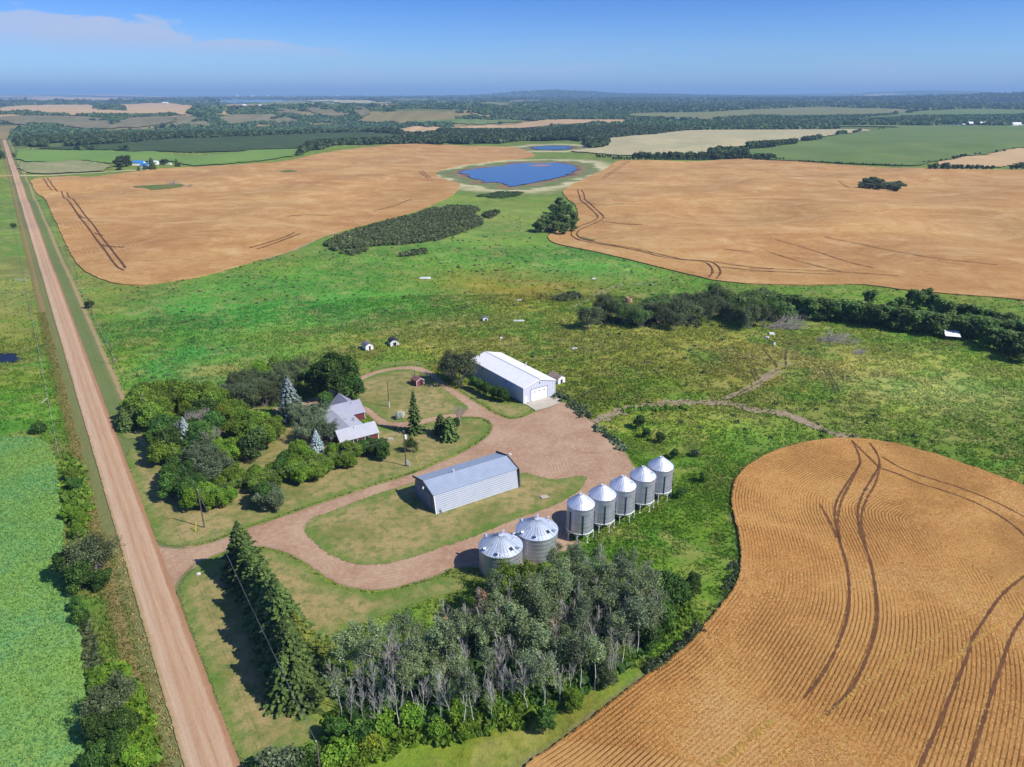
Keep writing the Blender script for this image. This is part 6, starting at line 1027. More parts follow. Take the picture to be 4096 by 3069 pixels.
b = MB(); b.box(.18, .5, -.35, -.1, .6, 1.6); b.box(.7, 1.0, -.3, -.05, .1, 1.3); b.build('meter_box', M_['steel'], pt)
py_, ty = pole(at(C6(1120, 1068), 0), 8, 'dark bare pole with a white sleeve at its foot, on the round lawn', group=None, rad=.14, name='yard_pole'); b = MB(); b.tube((0, 0, 0), (0, 0, 1.7), .2, n=8); b.build('sleeve', M_['steel'], py_)
pd_, td = pole(at(C9(1507, 760), 0), 8.6, 'utility pole on the grass where the driveway meets the road', group=None)
p1, t1 = pole(at(FF(490, 715), 0), 9.5, 'tall utility pole in front of the grove at the second entrance', group=None)
p2, t2 = pole(at(C5(913, 720), 0), 8, 'utility pole in the ditch north of the grove', group=None); b = MB(); b.tube((.3, 0, 5.9), (1.1, .1, 6.1), .05, n=5); b.build('bracket', M_['steel'], p2)
p3, t3 = pole(at(C5(743, 325), 0), 8, 'utility pole beside a dark bush along the road', group=None)
pn, tn_ = pole(topat(LB(1998, 1055), 9.0), 9.0, 'utility pole in the bushes at the near edge of the photo', group=None)
dp = at(C5(743, 325), 0) - at(C5(913, 720), 0); lastp = t3; prevq = at(C5(743, 325), 0); far_t = []
for k in range(1, 7):
    q = prevq + dp * k; pk, tk = pole(q, 8, 'distant utility pole in the line along the gravel road', group='distant poles along the road'); far_t.append(tk)
pole(at(C6(1190, 576), 0), 4.6, 'thin grey post beside the black-roofed shed', rad=.08, group=None, name='post'); pole(at(C6(1846, 372), 0), 4.0, 'thin dark post beside the pump house', rad=.08, group=None, name='post'); pole(at(C6(1327, 815), 0), 1.9, 'short dark post on the lawn behind the red shed', rad=.12, group=None, name='post')
def wire(a_, b_, sag, label, off=(0, 0)):
    a_ = Vector(a_) + Vector((off[0], off[1], 0)); b_ = Vector(b_) + Vector((off[0], off[1], 0)); b = MB(); n = 14; pts = [a_.lerp(b_, i / n) - Vector((0, 0, sag * 4 * (i / n) * (1 - i / n))) for i in range(n + 1)]
    for i in range(n): b.tube(pts[i], pts[i + 1], .013, n=4, cap=False)
    o_ = b.build('power_line', M_['wire'], label=label, cat='wire', group='overhead wires')
for dz, off in ((0, (0, 0)), (-.9, (.1, .1))):
    z = Vector((0, 0, dz)); up_ = 'upper' if dz == 0 else 'lower'
    wire(td + z, tt + z, .55, up_ + ' overhead wire from the driveway pole to the transformer pole', off); wire(td + z, tn_ + z, .7, up_ + ' overhead wire past the spruce row to the near pole', off)
wire(t1, t2, .6, 'overhead wire between the grove pole and the ditch pole'); wire(t2, t3, .6, 'overhead wire between the ditch pole and the bush pole'); wire(t3, far_t[0], .6, 'overhead wire leading away from the bush pole'); wire(td, t1, .7, 'overhead wire along the front of the grove')
for (bx, by), (tx, ty2), lab in (((C6(1353, 1510)), (C6(1331, 1458)), 'yellow guy-wire guard leaning on the lawn near the transformer pole'), (C9(1440, 790), C9(1447, 710), 'yellow marker post on the grass beside the driveway pole'), (C5(395, 1065), C5(382, 1015), 'pale wooden brace post in the fence left of the road')):
    pb = at((bx, by), 0); ct = at((tx, ty2), 2.2); d = ct - pb; s = 2.2 / max(.1, d[2]); b = MB(); b.tube((0, 0, 0), (d[0] * .8, d[1] * .8, 2.1), .07, n=6); yl = 'yellow' in lab; r = empty('guy_guard' if yl else 'fence_brace', (pb[0], pb[1], 0), 0, lab, 'post'); b.build('post', M_['yellow'] if yl else BK['pole'], r)
def fence(p0, y1, step, label, h=1.15):
    """post and wire fence running parallel to the road from p0 to depth y1"""
    c = p0[0] + RS * p0[1]; ys = np.arange(p0[1], y1, step); r = empty('wire_fence', (p0[0], p0[1], 0), 0, label, 'fence'); proto = None; b0 = MB().tube((0, 0, -.1), (0, 0, h), .06, n=5)
    P = [(-RS * y + c, y, float(zt(-RS * y + c, y))) for y in ys]
    for q in P[:95]:
        if proto is None: proto = b0.build('post', BK['pole'], r); e_ = proto
        else: e_ = proto.copy(); COL.objects.link(e_)
        e_.location = (q[0] - p0[0], q[1] - p0[1], q[2])
    b = MB()
    for z in (.5, 1.05):
        for i in range(len(P) - 1): b.tube((P[i][0] - p0[0], P[i][1] - p0[1], P[i][2] + z), (P[i + 1][0] - p0[0], P[i + 1][1] - p0[1], P[i + 1][2] + z), .02, n=3, cap=False)
    b.build('wire', M_['steel'], r)
fence(at(C5(480, 1480), 0), 560, 5.0, 'wire fence with grey posts along the left side of the road'); fence(at(C5(1010, 880), 0), 600, 5.5, 'wire fence with grey posts between road and meadow')
q = g1(C5(125, 52)); r = empty('gate', (q[0], q[1], q[2]), 0, 'pale metal gate standing in the pasture left of the road', 'gate'); b = MB()
for x in (0, 2.4, 4.8): b.tube((x, 0, 0), (x, 0, 1.3), .06, n=5)
for z in (.4, .85, 1.25): b.tube((0, 0, z), (4.8, 0, z), .035, n=5)
b.build('rail', M_['steel'], r)
q = at(C5(335, 1040), 0); q2 = at(C5(386, 1015), 0); b = MB(); b.tube((0, 0, .15), (q2[0] - q[0], q2[1] - q[1], 1.0), .09, n=6); b.build('timber_pole', BK['white'], label='pale pole lying across the fence left of the road', cat='pole', loc=(q[0], q[1], 0))
# ================================================================== things lying about
def brush(p, L, Wd, H, n, m, label, seed=0):
    tb = TB(3)
    for _ in range(n): a_ = rng.normal(.15, .5); s = np.array((rng.uniform(-L / 2, L / 4), rng.uniform(-Wd / 2, Wd / 2), rng.uniform(.1, H * .5))); branchy(tb, s, np.array((math.cos(a_), math.sin(a_) * .7, rng.uniform(-.05, .4))), L * rng.uniform(.3, .55), .09, 1, .35, .0, 3)
    me = tb.mesh('brush_pile', m); return link('brush_pile', me, label=label, cat='brush pile', loc=(p[0], p[1], float(zt(p[0], p[1]))))
brush(g1(NN(900, 385)), 11, 5, 2.0, 46, BK['white'], 'pale tangled brush pile against the shelterbelt'); brush(g1(NN(1290, 390)), 9, 5, 2.0, 34, BK['grey'], 'grey brush pile right of the pale one at the shelterbelt')
brush(g1(NN(760, 585)), 15, 5, 1.3, 48, BK['grey'], 'long low pile of grey branches in the pasture'); brush(g1(NN(1650, 830)), 10, 6, 1.6, 48, BK['grey'], 'fan-shaped heap of grey branches, nearest of the piles'); brush(g1(NN(2120, 1030)), 4, 3, .8, 22, BK['grey'], 'small grey twig heap right of the branch piles'); brush(g1(C7(750, 305)), 5, 3, 1.6, 22, BK['white'], 'white dead branches at the tip of the ragged trees')
brush(g1(C1(1385, 790)), 14, 8, 2.5, 30, BK['grey'], 'grey rock and brush heap on a green island in the left wheat'); brush(g1(C1(1500, 803)), 8, 6, 2.0, 18, BK['grey'], 'smaller grey heap at the end of the green island')
def junk(p, dims, m, label, name='scrap_sheet', rz=0.0, tilt=.1):
    b = MB(); a_, c_, h = dims; b.add([(-a_, -c_, 0), (a_, -c_, 0), (a_ * .8, c_, h * .2), (-a_, c_ * .9, 0), (-a_ * .9, -c_, h), (a_ * .7, -c_ * .8, h * 1.2), (a_ * .8, c_ * .7, h), (-a_ * .7, c_, h * .8)], [(0, 3, 2, 1), (4, 5, 6, 7), (0, 1, 5, 4), (1, 2, 6, 5), (2, 3, 7, 6), (3, 0, 4, 7)]); return b.build(name, m, label=label, cat='scrap', loc=(p[0], p[1], p[2] + .15), rz=rz)
junk(g1(NN(600, 700)), (1.0, .8, .5), M_['white'], 'white scrap sheet in the grass below the branch piles'); junk(g1(NN(520, 760)), (.7, .6, .35), M_['steel'], 'smaller grey scrap sheet beside the white one', rz=.8); junk(g1(NN(648, 890)), (.35, .35, .9), M_['white'], 'upright white barrel on a green patch of the pasture', 'barrel')
junk(g1(C2(1410, 1540)), (2.8, .8, .7), M_['white'], 'long white water trough out in the green meadow', 'water_trough'); junk(g1(C7(165, 205)), (1.5, .3, .25), M_['white'], 'white plank in the green meadow'); junk(g1(C7(150, 374)), (2.2, .4, .4), M_['white'], 'row of white scrap in the pasture beyond the shed'); junk(g1(C7(598, 596)), (1.1, .5, .3), M_['steel'], 'grey scrap in the grass behind the big shed', rz=.4); junk(g1(C7(10, 512)), (.5, .4, .4), M_['white'], 'small pale-blue barrel in the pasture behind the shed', 'barrel')
junk(at(BB(1020, 145), 0), (.9, .6, .12), m_conc, 'flat pale slab lying on the lawn near the grain bins', 'concrete_slab', .4); junk(at(C6(1502, 1232), 0), (.35, .3, .4), M_['white'], 'white boulder beside the spruce pair', 'boulder'); junk(at(C9(1465, 1105), 0), (.3, .25, .3), M_['white'], 'white rock by the driveway on the roadside lawn', 'boulder'); junk(g1(C7(755, 35)), (1.0, .4, .4), M_['white'], 'white scrap near the right wheat field', rz=.2); junk(g1(NN(1270, 400)), (1.0, .5, .4), M_['steel'], 'grey scrap in front of the right brush pile'); junk(g1(NN(540, 372)), (1.6, .2, .3), M_['white'], 'pale log left of the brush piles', 'log', -.4)
p = g1(C7(1035, 222)); r = MB().lathe([(1.35, 0), (1.35, 2.2), (1.28, 2.2), (1.28, .1)], 28, sm=True)
for z in (.3, .8, 1.3, 1.8): r.lathe([(1.36, z - .06), (1.42, z), (1.36, z + .06)], 28, sm=True)
r.build('water_tank', M_['rust'], label='open rusty round tank standing among the ragged trees', cat='tank', loc=p)
b = MB().box(-.6, .6, -.5, .5, 0, .5); q = at(C6(1130, 1330), 0); b.build('well_cover', M_['conc'] if 'conc' in M_ else m_conc, label='small concrete well cover at the corner of the dark shrubs', cat='well cover', loc=(q[0], q[1], 0))
# bark bed under the flowering bush
q = at(C6(1215, 1162), 0); b = MB(); n = 14; b.add([(math.cos(k * 2 * math.pi / n) * 2.1 * (1 + .12 * math.sin(k * 3)), math.sin(k * 2 * math.pi / n) * 1.5, .17) for k in range(n)], [tuple(range(n))]); b.build('bark_bed', m_dirt, kind='structure', loc=(q[0], q[1], 0))
# hay bales
bale = MB(); bale.tube((-.75, 0, .75), (.75, 0, .75), .75, n=14); me_b = None
BALES = [(175, 612), (232, 650), (175, 660), (180, 688), (203, 691), (388, 651), (398, 627), (451, 627), (484, 637), (525, 622), (592, 658), (646, 655), (677, 611), (720, 647), (728, 630), (768, 615), (816, 636), (852, 640), (750, 648), (225, 497), (208, 505), (265, 500), (1460, 524), (1498, 541), (1553, 533), (1605, 547), (1680, 547), (1385, 543)]
for q in BALES:
    p = g1(C1(*q)); near_l = q[1] > 560
    if me_b is None: ob = bale.build('hay_bale', M_['straw'], label='', cat='hay bale'); me_b = ob.data
    else: ob = link('hay_bale', me_b, cat='hay bale')
    ob.location = tuple(p); ob.rotation_euler = (0, 0, rng.uniform(0, 3)); ob['group'] = 'hay bales on the cut field' if near_l else 'hay bales on the far hay strip'; ob['label'] = 'round straw-coloured bale on the cut hay field by the road' if near_l else 'round bale on the strip beyond the bright green crop'
# ================================================================== far farmsteads
def barn(name, p, w, d, h, hr, mw, mr_, label, rz=0.0, cat='building', group=None):
    r = empty(name, p, rz, label, cat, group); b = MB(); b.prism([(-w / 2, -.5), (w / 2, -.5), (w / 2, h), (-w / 2, h)], -d / 2, d / 2); b.add([(-w / 2 + .01, -d / 2, h), (-w / 2 + .01, d / 2, h), (-w / 2 + .01, 0, hr - .1)], [(0, 2, 1)]); b.add([(w / 2 - .01, -d / 2, h), (w / 2 - .01, d / 2, h), (w / 2 - .01, 0, hr - .1)], [(0, 1, 2)]); b.build('wall', mw, r)
    b = MB(); k = (hr - h) / (d / 2); b.slab([(-w / 2 - .4, -d / 2 - .5, h - k * .5 + .1), (w / 2 + .4, -d / 2 - .5, h - k * .5 + .1), (w / 2 + .4, 0, hr + .1), (-w / 2 - .4, 0, hr + .1)], .15); b.slab([(-w / 2 - .4, 0, hr + .102), (w / 2 + .4, 0, hr + .102), (w / 2 + .4, d / 2 + .5, h - k * .5 + .1), (-w / 2 - .4, d / 2 + .5, h - k * .5 + .1)], .15); b.build('roof', mr_, r); return r
GQ = lambda f, x, y: g1(f(x, y))
barn('barn', GQ(BL, 530, 425), 12, 9, 3.2, 5.2, M_['white'], M_['bluem'], 'white barn with a blue roof, largest of the distant farmstead', .15); barn('house', GQ(BL, 720, 480), 9, 8, 2.6, 4.6, M_['white'], M_['bluem'], 'white house with a bright blue roof in the distant farmstead', -.05)
barn('shed', GQ(BL, 865, 392), 4.5, 4, 2.4, 3.6, M_['white'], M_['bluem'], 'little blue-roofed shed partly behind a spruce', 0); barn('garage', GQ(BL, 1005, 405), 4.6, 6, 3.6, 4.4, M_['white'], M_['white'], 'white garage between the spruce and the round tree', 0)
r = empty('camper_van', GQ(BL, 1362, 425), 0, 'white camper parked beside the round dark tree', 'camper'); b = MB(); b.box(-2.3, 2.3, -1.2, 1.2, .45, 2.6); b.box(1.2, 2.7, -1.15, 1.15, .45, 1.6); b.build('body', M_['white'], r); b = MB(); b.box(-1.2, .6, -1.24, -1.2, 1.5, 2.1); b.build('window', M_['glass'], r)
for x in (-1.3, 1.6): b = MB(); b.tube((x, -1.2, .4), (x, -.95, .4), .4, n=10); b.tube((x, .95, .4), (x, 1.2, .4), .4, n=10); b.build('wheel', M_['dark'], r)
for x, y, h, s, w_, lb in ((60, 440, 12, 'hedgetree', 1.2, 'large tree at the left of the blue-roofed farmstead'), (190, 455, 13, 'hedgetree', 1.3, 'large tree at the left of the blue-roofed farmstead'), (240, 450, 11, 'hedgetree', 1.2, 'large tree at the left of the blue-roofed farmstead'), (40, 550, 9, 'hedgetree', 1.3, 'large tree at the left of the blue-roofed farmstead'), (-30, 470, 11, 'hedgetree', 1.3, 'large tree at the left of the blue-roofed farmstead'), (905, 545, 13, 'pine', .75, 'tall spruce standing before the blue-roofed farmstead'), (1230, 425, 8, 'hedgetree', 2.0, 'wide round dark tree beside the camper'), (1580, 460, 9, 'pine', .7, 'lone spruce at the right of the farmstead'), (1640, 465, 4, 'hedgetree', 1.4, 'low bush at the foot of the lone spruce'), (520, 570, 5, 'pine', .8, 'small tree in front of the blue-roofed house'), (690, 555, 6.5, 'pine', .8, 'small tree in front of the blue-roofed house'), (770, 540, 4, 'hedgetree', 1.5, 'small tree in front of the blue-roofed house')):
    tree(s, 'far', GQ(BL, x, y), h, lb, group='trees around the blue-roofed farmstead' if 'large' in lb or 'small tree' in lb else None, wide=w_)
r = empty('quonset_hut', GQ(R1, 1910, 352), 0, 'long white rounded hut on the far green field', 'building'); b = MB(); n = 12; pr = [(5.5 * math.cos(math.pi * k / n), 8.5 * math.sin(math.pi * k / n)) for k in range(n + 1)]
b.add([(-26, p_[0], p_[1]) for p_ in pr] + [(26, p_[0], p_[1]) for p_ in pr], [(k, k + 1, k + n + 2, k + n + 1) for k in range(n)], 0, True); b.build('roof', M_['white'], r); b = MB(); b.add([(-25.9, p_[0], p_[1]) for p_ in pr], [tuple(range(n + 1))]); b.add([(25.9, p_[0], p_[1]) for p_ in pr], [tuple(range(n, -1, -1))]); b.build('end_wall', M_['steel'], r)
barn('house', GQ(R1, 1000, 352), 13, 9, 6, 10, M_['navy'], M_['steel'], 'dark blue house with a grey roof before the far trees', .2); barn('house', GQ(R1, 1280, 346), 18, 10, 5.5, 9, M_['navy'], M_['white'], 'dark house with a white gable before the far trees', .1); barn('garage', GQ(R1, 1335, 346), 10, 5, 3.5, 4.5, M_['white'], M_['white'], 'white garage against the dark far house'); barn('shed', GQ(R1, 740, 350), 9, 6, 3, 4.5, M_['steel'], M_['navy'], 'grey shed left of the dark blue far house'); barn('shed', GQ(R1, 850, 350), 8, 6, 3, 5, M_['navy'], M_['steel'], 'low dark shed next to the blue far house')
for x in (2128, 2160, 2200): q = GQ(R1, x, 360); b = MB().lathe([(1.8, 0), (1.8, 3.2), (.1, 4.2)], 14); b.build('grain_bin', M_['white'], label='small white bin beside the long rounded hut', cat='grain bin', group='white bins beside the rounded hut', loc=q)
for f, x, y, w_, h_, mm, nm_ in ((C1, 1245, 376, 5, 3, 'redm', 'red'), (C1, 1262, 376, 5, 3, 'redm', 'red'), (C1, 1280, 375, 5, 3, 'redm', 'red'), (C1, 1298, 374, 5, 3, 'redm', 'red'), (C1, 1320, 373, 5, 3, 'white', 'white'), (C1, 1338, 373, 5, 3, 'white', 'white'), (C1, 1355, 372, 5, 3, 'white', 'white'), (C1, 1370, 372, 5, 3, 'white', 'white')):
    q = GQ(f, x, y); q = (q[0], q[1] - 30, float(zt(q[0], q[1] - 30))); r = empty('trailer', q, 0, nm_ + ' trailer parked in a row before the valley woods', 'trailer', nm_ + ' trailers before the valley woods'); b = MB(); b.box(-w_ / 2, w_ / 2, -1.3, 1.3, .9, h_ + .4); b.build('body', M_[mm], r); b = MB(); b.box(-w_ / 2 + .4, w_ / 2 - .4, -1.1, 1.1, .2, .9); b.build('wheel', M_['dark'], r)
for f, x, y, w_, h_ in ((L2, 770, 186, 16, 12), (L2, 940, 183, 14, 8), (L2, 965, 183, 8, 7), (L2, 1580, 188, 14, 7), (L2, 1610, 188, 14, 6), (L2, 1645, 188, 10, 7), (L1, 1130, 186, 10, 8), (L1, 1012, 186, 9, 6), (L1, 930, 172, 10, 7), (L1, 2090, 176, 40, 12), (L1, 180, 54, 120, 26), (L2, 590, 103, 60, 22), (L2, 640, 105, 60, 20), (L2, 690, 72, 60, 34), (L2, 860, 80, 90, 26), (L2, 1030, 70, 60, 28), (L2, 1240, 90, 110, 22), (L1, 1800, 120, 40, 14), (L1, 1930, 112, 60, 16), (L1, 2040, 122, 60, 16), (L2, 1790, 78, 60, 30), (L2, 2120, 66, 60, 24), (L2, 1780, 138, 18, 9)):
    q = GQ(f, x, y); barn('farm_building', q, w_, w_ * .6, h_ * .6, h_, M_['white'], M_['white'], 'tiny white farm building far off on the plateau', cat='building', group='tiny white buildings on the plateau')
# ================================================================== masses nobody could count
FARV = []; FARF = []; FARA = []
def wood(name, X, Y, H, S, nq, label_kind='stuff', leaf='far', low=.0):
    n = len(X); Z = zt(X, Y); cvv = np.clip(.45 + (.09 if leaf == 'far' else .16) * rng.normal(0, 1, n), 0, 1); k = nq
    d = unit(rng.normal(0, 1, (n, k, 3))); d[..., 2] = np.abs(d[..., 2]) * .9 - .15; P = np.stack([X, Y, Z + H * .45], -1)[:, None, :] + d * np.stack([S * .55, S * .55, H * .55], -1)[:, None, :]
    P = P.reshape(-1, 3); D = d.reshape(-1, 3); Nn = unit(D * .8 + rng.normal(0, .45, D.shape) + np.array((0, 0, .2))); sz = np.repeat(S * .62 * (9 / nq) ** .5, k)
    a = unit(np.cross(Nn, rng.normal(0, 1, Nn.shape))); b = np.cross(Nn, a); s = (sz * rng.uniform(.7, 1.25, len(P)))[:, None] * .5
    V = np.stack([P - a * s - b * s * .8, P + a * s * .9 - b * s, P + a * s + b * s * .8, P - a * s * .8 + b * s], 1).reshape(-1, 3)
    v = np.clip(np.repeat(cvv, k) + rng.normal(0, .07, len(P)), 0, 1)
    return link(name, mesh_np(name, V, np.arange(len(V)).reshape(-1, 4).astype(np.int32), [LM[leaf]], attrs={'v': np.repeat(v, 4)}), kind='stuff')
HILLS = [GP(pl) for nm_, _, pl in far if nm_ == 'hillside']; FIELDS = [GP(pl) for nm_, _, pl in far if nm_ != 'hillside'] + [LEFTW, RIGHTW, LAKE]
WOODS = [GP(p) for p in (
    cv(C2, [(395, 550), (440, 528), (600, 488), (800, 464), (1000, 460), (1270, 452), (1560, 462), (1570, 448), (1270, 438), (1000, 440), (800, 445), (600, 458), (430, 500)]),
    cv(C2, [(1270, 412), (1500, 402), (1800, 385), (2211, 370)]) + cv(C3, [(200, 362), (500, 335), (850, 330), (1000, 300), (1200, 288), (1700, 290), (2211, 268), (2211, 330), (1870, 345), (1600, 345), (1300, 375), (1000, 398), (860, 408), (640, 438), (500, 425), (200, 430), (0, 455)]) + cv(C2, [(1700, 460), (1560, 440)]),
    cv(C3, [(680, 455), (760, 445), (860, 430), (868, 470), (800, 492), (730, 496)]),
    cv(C4, [(-20, 345), (100, 343), (250, 340), (700, 308), (1040, 310), (1250, 311), (1450, 312), (1540, 300), (2211, 298), (2300, 294), (2211, 285), (1800, 285), (1500, 290), (1100, 295), (700, 295), (240, 300), (0, 315)]),
    cv(C4, [(0, 272), (370, 256), (600, 243), (940, 240), (930, 228), (750, 232), (400, 240), (0, 256)]), cv(C4, [(355, 205), (445, 208), (445, 198), (360, 196)]),
    cv(C4, [(0, 172), (240, 172), (540, 176), (800, 163), (950, 163), (1000, 175), (1500, 178), (1500, 150), (1200, 120), (600, 110), (0, 110)]), cv(C4, [(1520, 180), (1800, 182), (2211, 184), (2211, 160), (1700, 160), (1530, 168)]),
    cv(C3, [(0, 262), (200, 262), (280, 276), (560, 262), (1060, 262), (1000, 238), (1180, 205), (1100, 195), (650, 195), (0, 215)]), cv(C3, [(1310, 203), (1960, 186), (2211, 175), (2211, 150), (1750, 145), (1400, 172)]),
    cv(C1, [(530, 472), (900, 463), (1220, 424), (1230, 412), (1080, 415), (800, 432), (540, 450)]), cv(C1, [(80, 440), (400, 425), (620, 420), (760, 395), (1240, 400), (1480, 410), (1700, 395), (2211, 386), (2211, 345), (1600, 340), (900, 365), (500, 345), (100, 355)]),
    cv(C2, [(0, 392), (300, 380), (300, 360), (700, 368), (1020, 362), (1000, 345), (1350, 325), (1200, 310), (1150, 290), (900, 290), (500, 320), (0, 345)]), cv(C2, [(1110, 388), (1240, 392), (1235, 378), (1120, 372)]),
    cv(C1, [(590, 515), (770, 516), (750, 504), (600, 502)]), cv(C1, [(950, 512), (1200, 512), (1170, 500), (980, 500)]), cv(C1, [(1590, 518), (1800, 516), (1770, 505), (1600, 505)]), cv(C1, [(240, 482), (400, 478), (390, 465), (250, 466)]),
    cv(L1, [(1180, 180), (1260, 262), (1520, 268), (1500, 215), (1300, 185)]), cv(L1, [(1150, 320), (1330, 315), (1580, 345), (1450, 440), (1330, 360), (1160, 335)]), cv(L1, [(260, 500), (400, 450), (700, 460), (880, 500), (600, 520)]), cv(L1, [(0, 400), (90, 420), (60, 470), (0, 480)]),
    cv(L2, [(130, 265), (200, 235), (300, 205), (450, 215), (500, 260), (430, 310), (560, 380), (620, 410), (480, 400), (380, 350)]), cv(L2, [(580, 250), (1100, 255), (1400, 300), (1600, 320), (1500, 370), (1300, 310), (1100, 275), (600, 270)]), cv(L2, [(1220, 190), (1500, 200), (1500, 240), (1350, 230)]), cv(L2, [(1780, 190), (1900, 190), (1950, 250), (1880, 255)]))]
def scatter(r0, r1, a0, a1, n):
    a = np.radians(rng.uniform(a0, a1, n)); r = np.sqrt(rng.uniform(r0 ** 2, r1 ** 2, n)); return r * np.sin(a), r * np.cos(a)
def infields(X, Y, marg=0):
    m = np.zeros(X.shape, bool)
    for f in FIELDS: m |= inpoly(X, Y, f)
    return m
def woodmask(X, Y):
    w = np.zeros(X.shape, bool)
    for p in WOODS: w |= inpoly(X, Y, p)
    c = tint(X, Y); k = np.array(pc(58, 84, 48)[:3]); w |= (np.abs(c - k).sum(-1) < .004) & (np.hypot(X, Y) > 1450)
    hh = np.zeros(X.shape, bool)
    for p in HILLS: hh |= inpoly(X, Y, p)
    w &= ~(hh & (sines(X * 1.6, Y * 1.2, 420) + .5 * sines(X, Y, 95) < .42))
    return w & ~infields(X, Y) & (np.abs(roadu(X, Y)) > 18)
for r0, r1, n, S, nq in ((1050, 1900, 100000, 7, 13), (1900, 3300, 110000, 11, 9), (3300, 6500, 90000, 22, 6), (6500, 14000, 60000, 48, 5)):
    X, Y = scatter(r0, r1, -40, 41, n); w = woodmask(X, Y); X, Y = X[w], Y[w]; az_ = np.degrees(np.arctan2(X, Y)); w2 = ~((az_ > -20.5) & (az_ < -10.5) & (np.hypot(X, Y) > 4300) & (np.hypot(X, Y) < 8200)); X, Y = X[w2], Y[w2]; n2 = len(X); hs = rng.uniform(6.5, 10.5, n2) if r0 < 3000 else rng.uniform(8, 12, n2)
    if n2: wood('distant_woods', X, Y, hs, np.full(n2, S) * rng.uniform(.7, 1.25, n2), nq)
# dark willow thicket in the meadow
TH = GP(cv(C2, [(600, 1265), (700, 1210), (900, 1140), (1100, 1080), (1300, 1040), (1450, 985), (1600, 962), (1800, 970), (1850, 990), (1780, 1035), (1870, 1065), (1860, 1110), (1750, 1150), (1650, 1190), (1500, 1235), (1250, 1265), (1000, 1278), (880, 1288), (950, 1325), (830, 1358), (700, 1325)]))
X = rng.uniform(TH[:, 0].min(), TH[:, 0].max(), 16000); Y = rng.uniform(TH[:, 1].min(), TH[:, 1].max(), 16000); k = inpoly(X, Y, TH) & (sines(X * 3, Y * 3, 95) > -.55); X, Y = X[k][:5200], Y[k][:5200]
wood('willow_thicket', X, Y, rng.uniform(1.0, 2.6, len(X)), rng.uniform(1.2, 2.8, len(X)), 22, leaf='scrub')
for nm, pl_, n, h in (('undergrowth', cv(C2, [(1200, 1350), (1400, 1310), (1420, 1340), (1230, 1365)]), 60, 1.6), ('undergrowth', cv(C3, [(290, 1165), (620, 1075), (560, 1120), (420, 1170)]), 120, 3), ('undergrowth', cv(C7, [(420, 200), (600, 160), (640, 185), (500, 212)]), 120, 1.4), ('undergrowth', cv(C4, [(880, 790), (1260, 805), (1200, 770), (1060, 800), (950, 770)]), 300, 2.5), ('undergrowth', cv(C2, [(1870, 1010), (2000, 1000), (1980, 1060), (1880, 1050)]), 40, 2), ('reeds', cv(C2, [(1830, 880), (2011, 895)]) + cv(C3, [(150, 870), (180, 850), (0, 845)]), 500, 1.2)):
    pg = GP(pl_); X = rng.uniform(pg[:, 0].min(), pg[:, 0].max(), n * 4); Y = rng.uniform(pg[:, 1].min(), pg[:, 1].max(), n * 4); k = inpoly(X, Y, pg); X, Y = X[k][:n], Y[k][:n]
    if len(X): wood(nm, X, Y, np.full(len(X), h) * rng.uniform(.6, 1.2, len(X)), rng.uniform(1.4, 3.4, len(X)), 16, leaf='scrub' if nm != 'reeds' else 'hedge')
# undergrowth inside groves
def under(poly, n, h, leaf, S=(1.0, 2.4), nq=18, name='undergrowth'):
    X = rng.uniform(poly[:, 0].min(), poly[:, 0].max(), n * 3); Y = rng.uniform(poly[:, 1].min(), poly[:, 1].max(), n * 3); k = inpoly(X, Y, poly); X, Y = X[k][:n], Y[k][:n]
    wood(name, X, Y, h * rng.uniform(.5, 1.3, len(X)), rng.uniform(S[0], S[1], len(X)), nq, leaf=leaf)
under(np.array([pt_ for pt_ in pl]) + np.array((0, 1.0)), 900, 1.6, 'deep')
under(A0([O(700, 1545), O(900, 1515), O(1080, 1485), O(1250, 1430), O(1420, 1330), O(1480, 1290), O(1500, 1340), O(1380, 1420), O(1280, 1480), O(1150, 1560), O(1000, 1600), O(800, 1640), O(720, 1600)]), 1400, .9, 'bright', (.5, 1.6), 14)
under(A0(cv(LB, [(560, 620), (780, 560), (860, 700), (940, 900), (1000, 1200), (700, 1215), (640, 900)])), 500, 1.1, 'bright', (.6, 1.6), 14)
under(A0(cv(LB, [(500, 230), (560, 230), (600, 420), (650, 640), (560, 660), (540, 500)])), 260, .7, 'willow', (.4, 1.0), 10)
under(A0(cv(C9, [(450, 300), (520, 230), (600, 300), (640, 430), (700, 700), (600, 800), (500, 700), (450, 480)])), 420, 1.0, 'olive', (.5, 1.5), 14)
def strip(line, wd, n, h, leaf, S=(.5, 1.2), name='weeds'):
    q = dense(A0(line), closed=False); i = rng.integers(0, len(q), n); X = q[i, 0] + rng.normal(0, wd, n); Y = q[i, 1] + rng.normal(0, wd, n); wood(name, X, Y, h * rng.uniform(.5, 1.4, n), rng.uniform(S[0], S[1], n), 14, leaf=leaf)
strip(cv(C7, [(450, 960), (520, 1000), (600, 1050), (680, 1120)]), .9, 90, .9, 'grey'); strip(cv(C7, [(780, 1230), (880, 1300), (960, 1360), (1010, 1410)]), .6, 60, .8, 'grey'); strip(cv(WW, [(410, 680), (405, 720), (390, 770), (370, 810)]), .5, 60, .5, 'grey', (.3, .8)); strip(cv(WW, [(240, 1000), (150, 1080), (60, 1150), (0, 1190)]), .5, 110, .6, 'grey')
strip(cv(C7, [(1000, 1100), (1150, 1080), (1300, 1085), (1480, 1075)]), .8, 90, .7, 'olive'); strip(cv(C7, [(820, 370), (950, 385), (1100, 395), (1300, 380), (1400, 390), (1550, 400)]), 2.2, 240, .9, 'scrub', (.8, 1.8))
X, Y = scatter(150, 520, -30, 38, 2200); k = np.ones(len(X), bool)
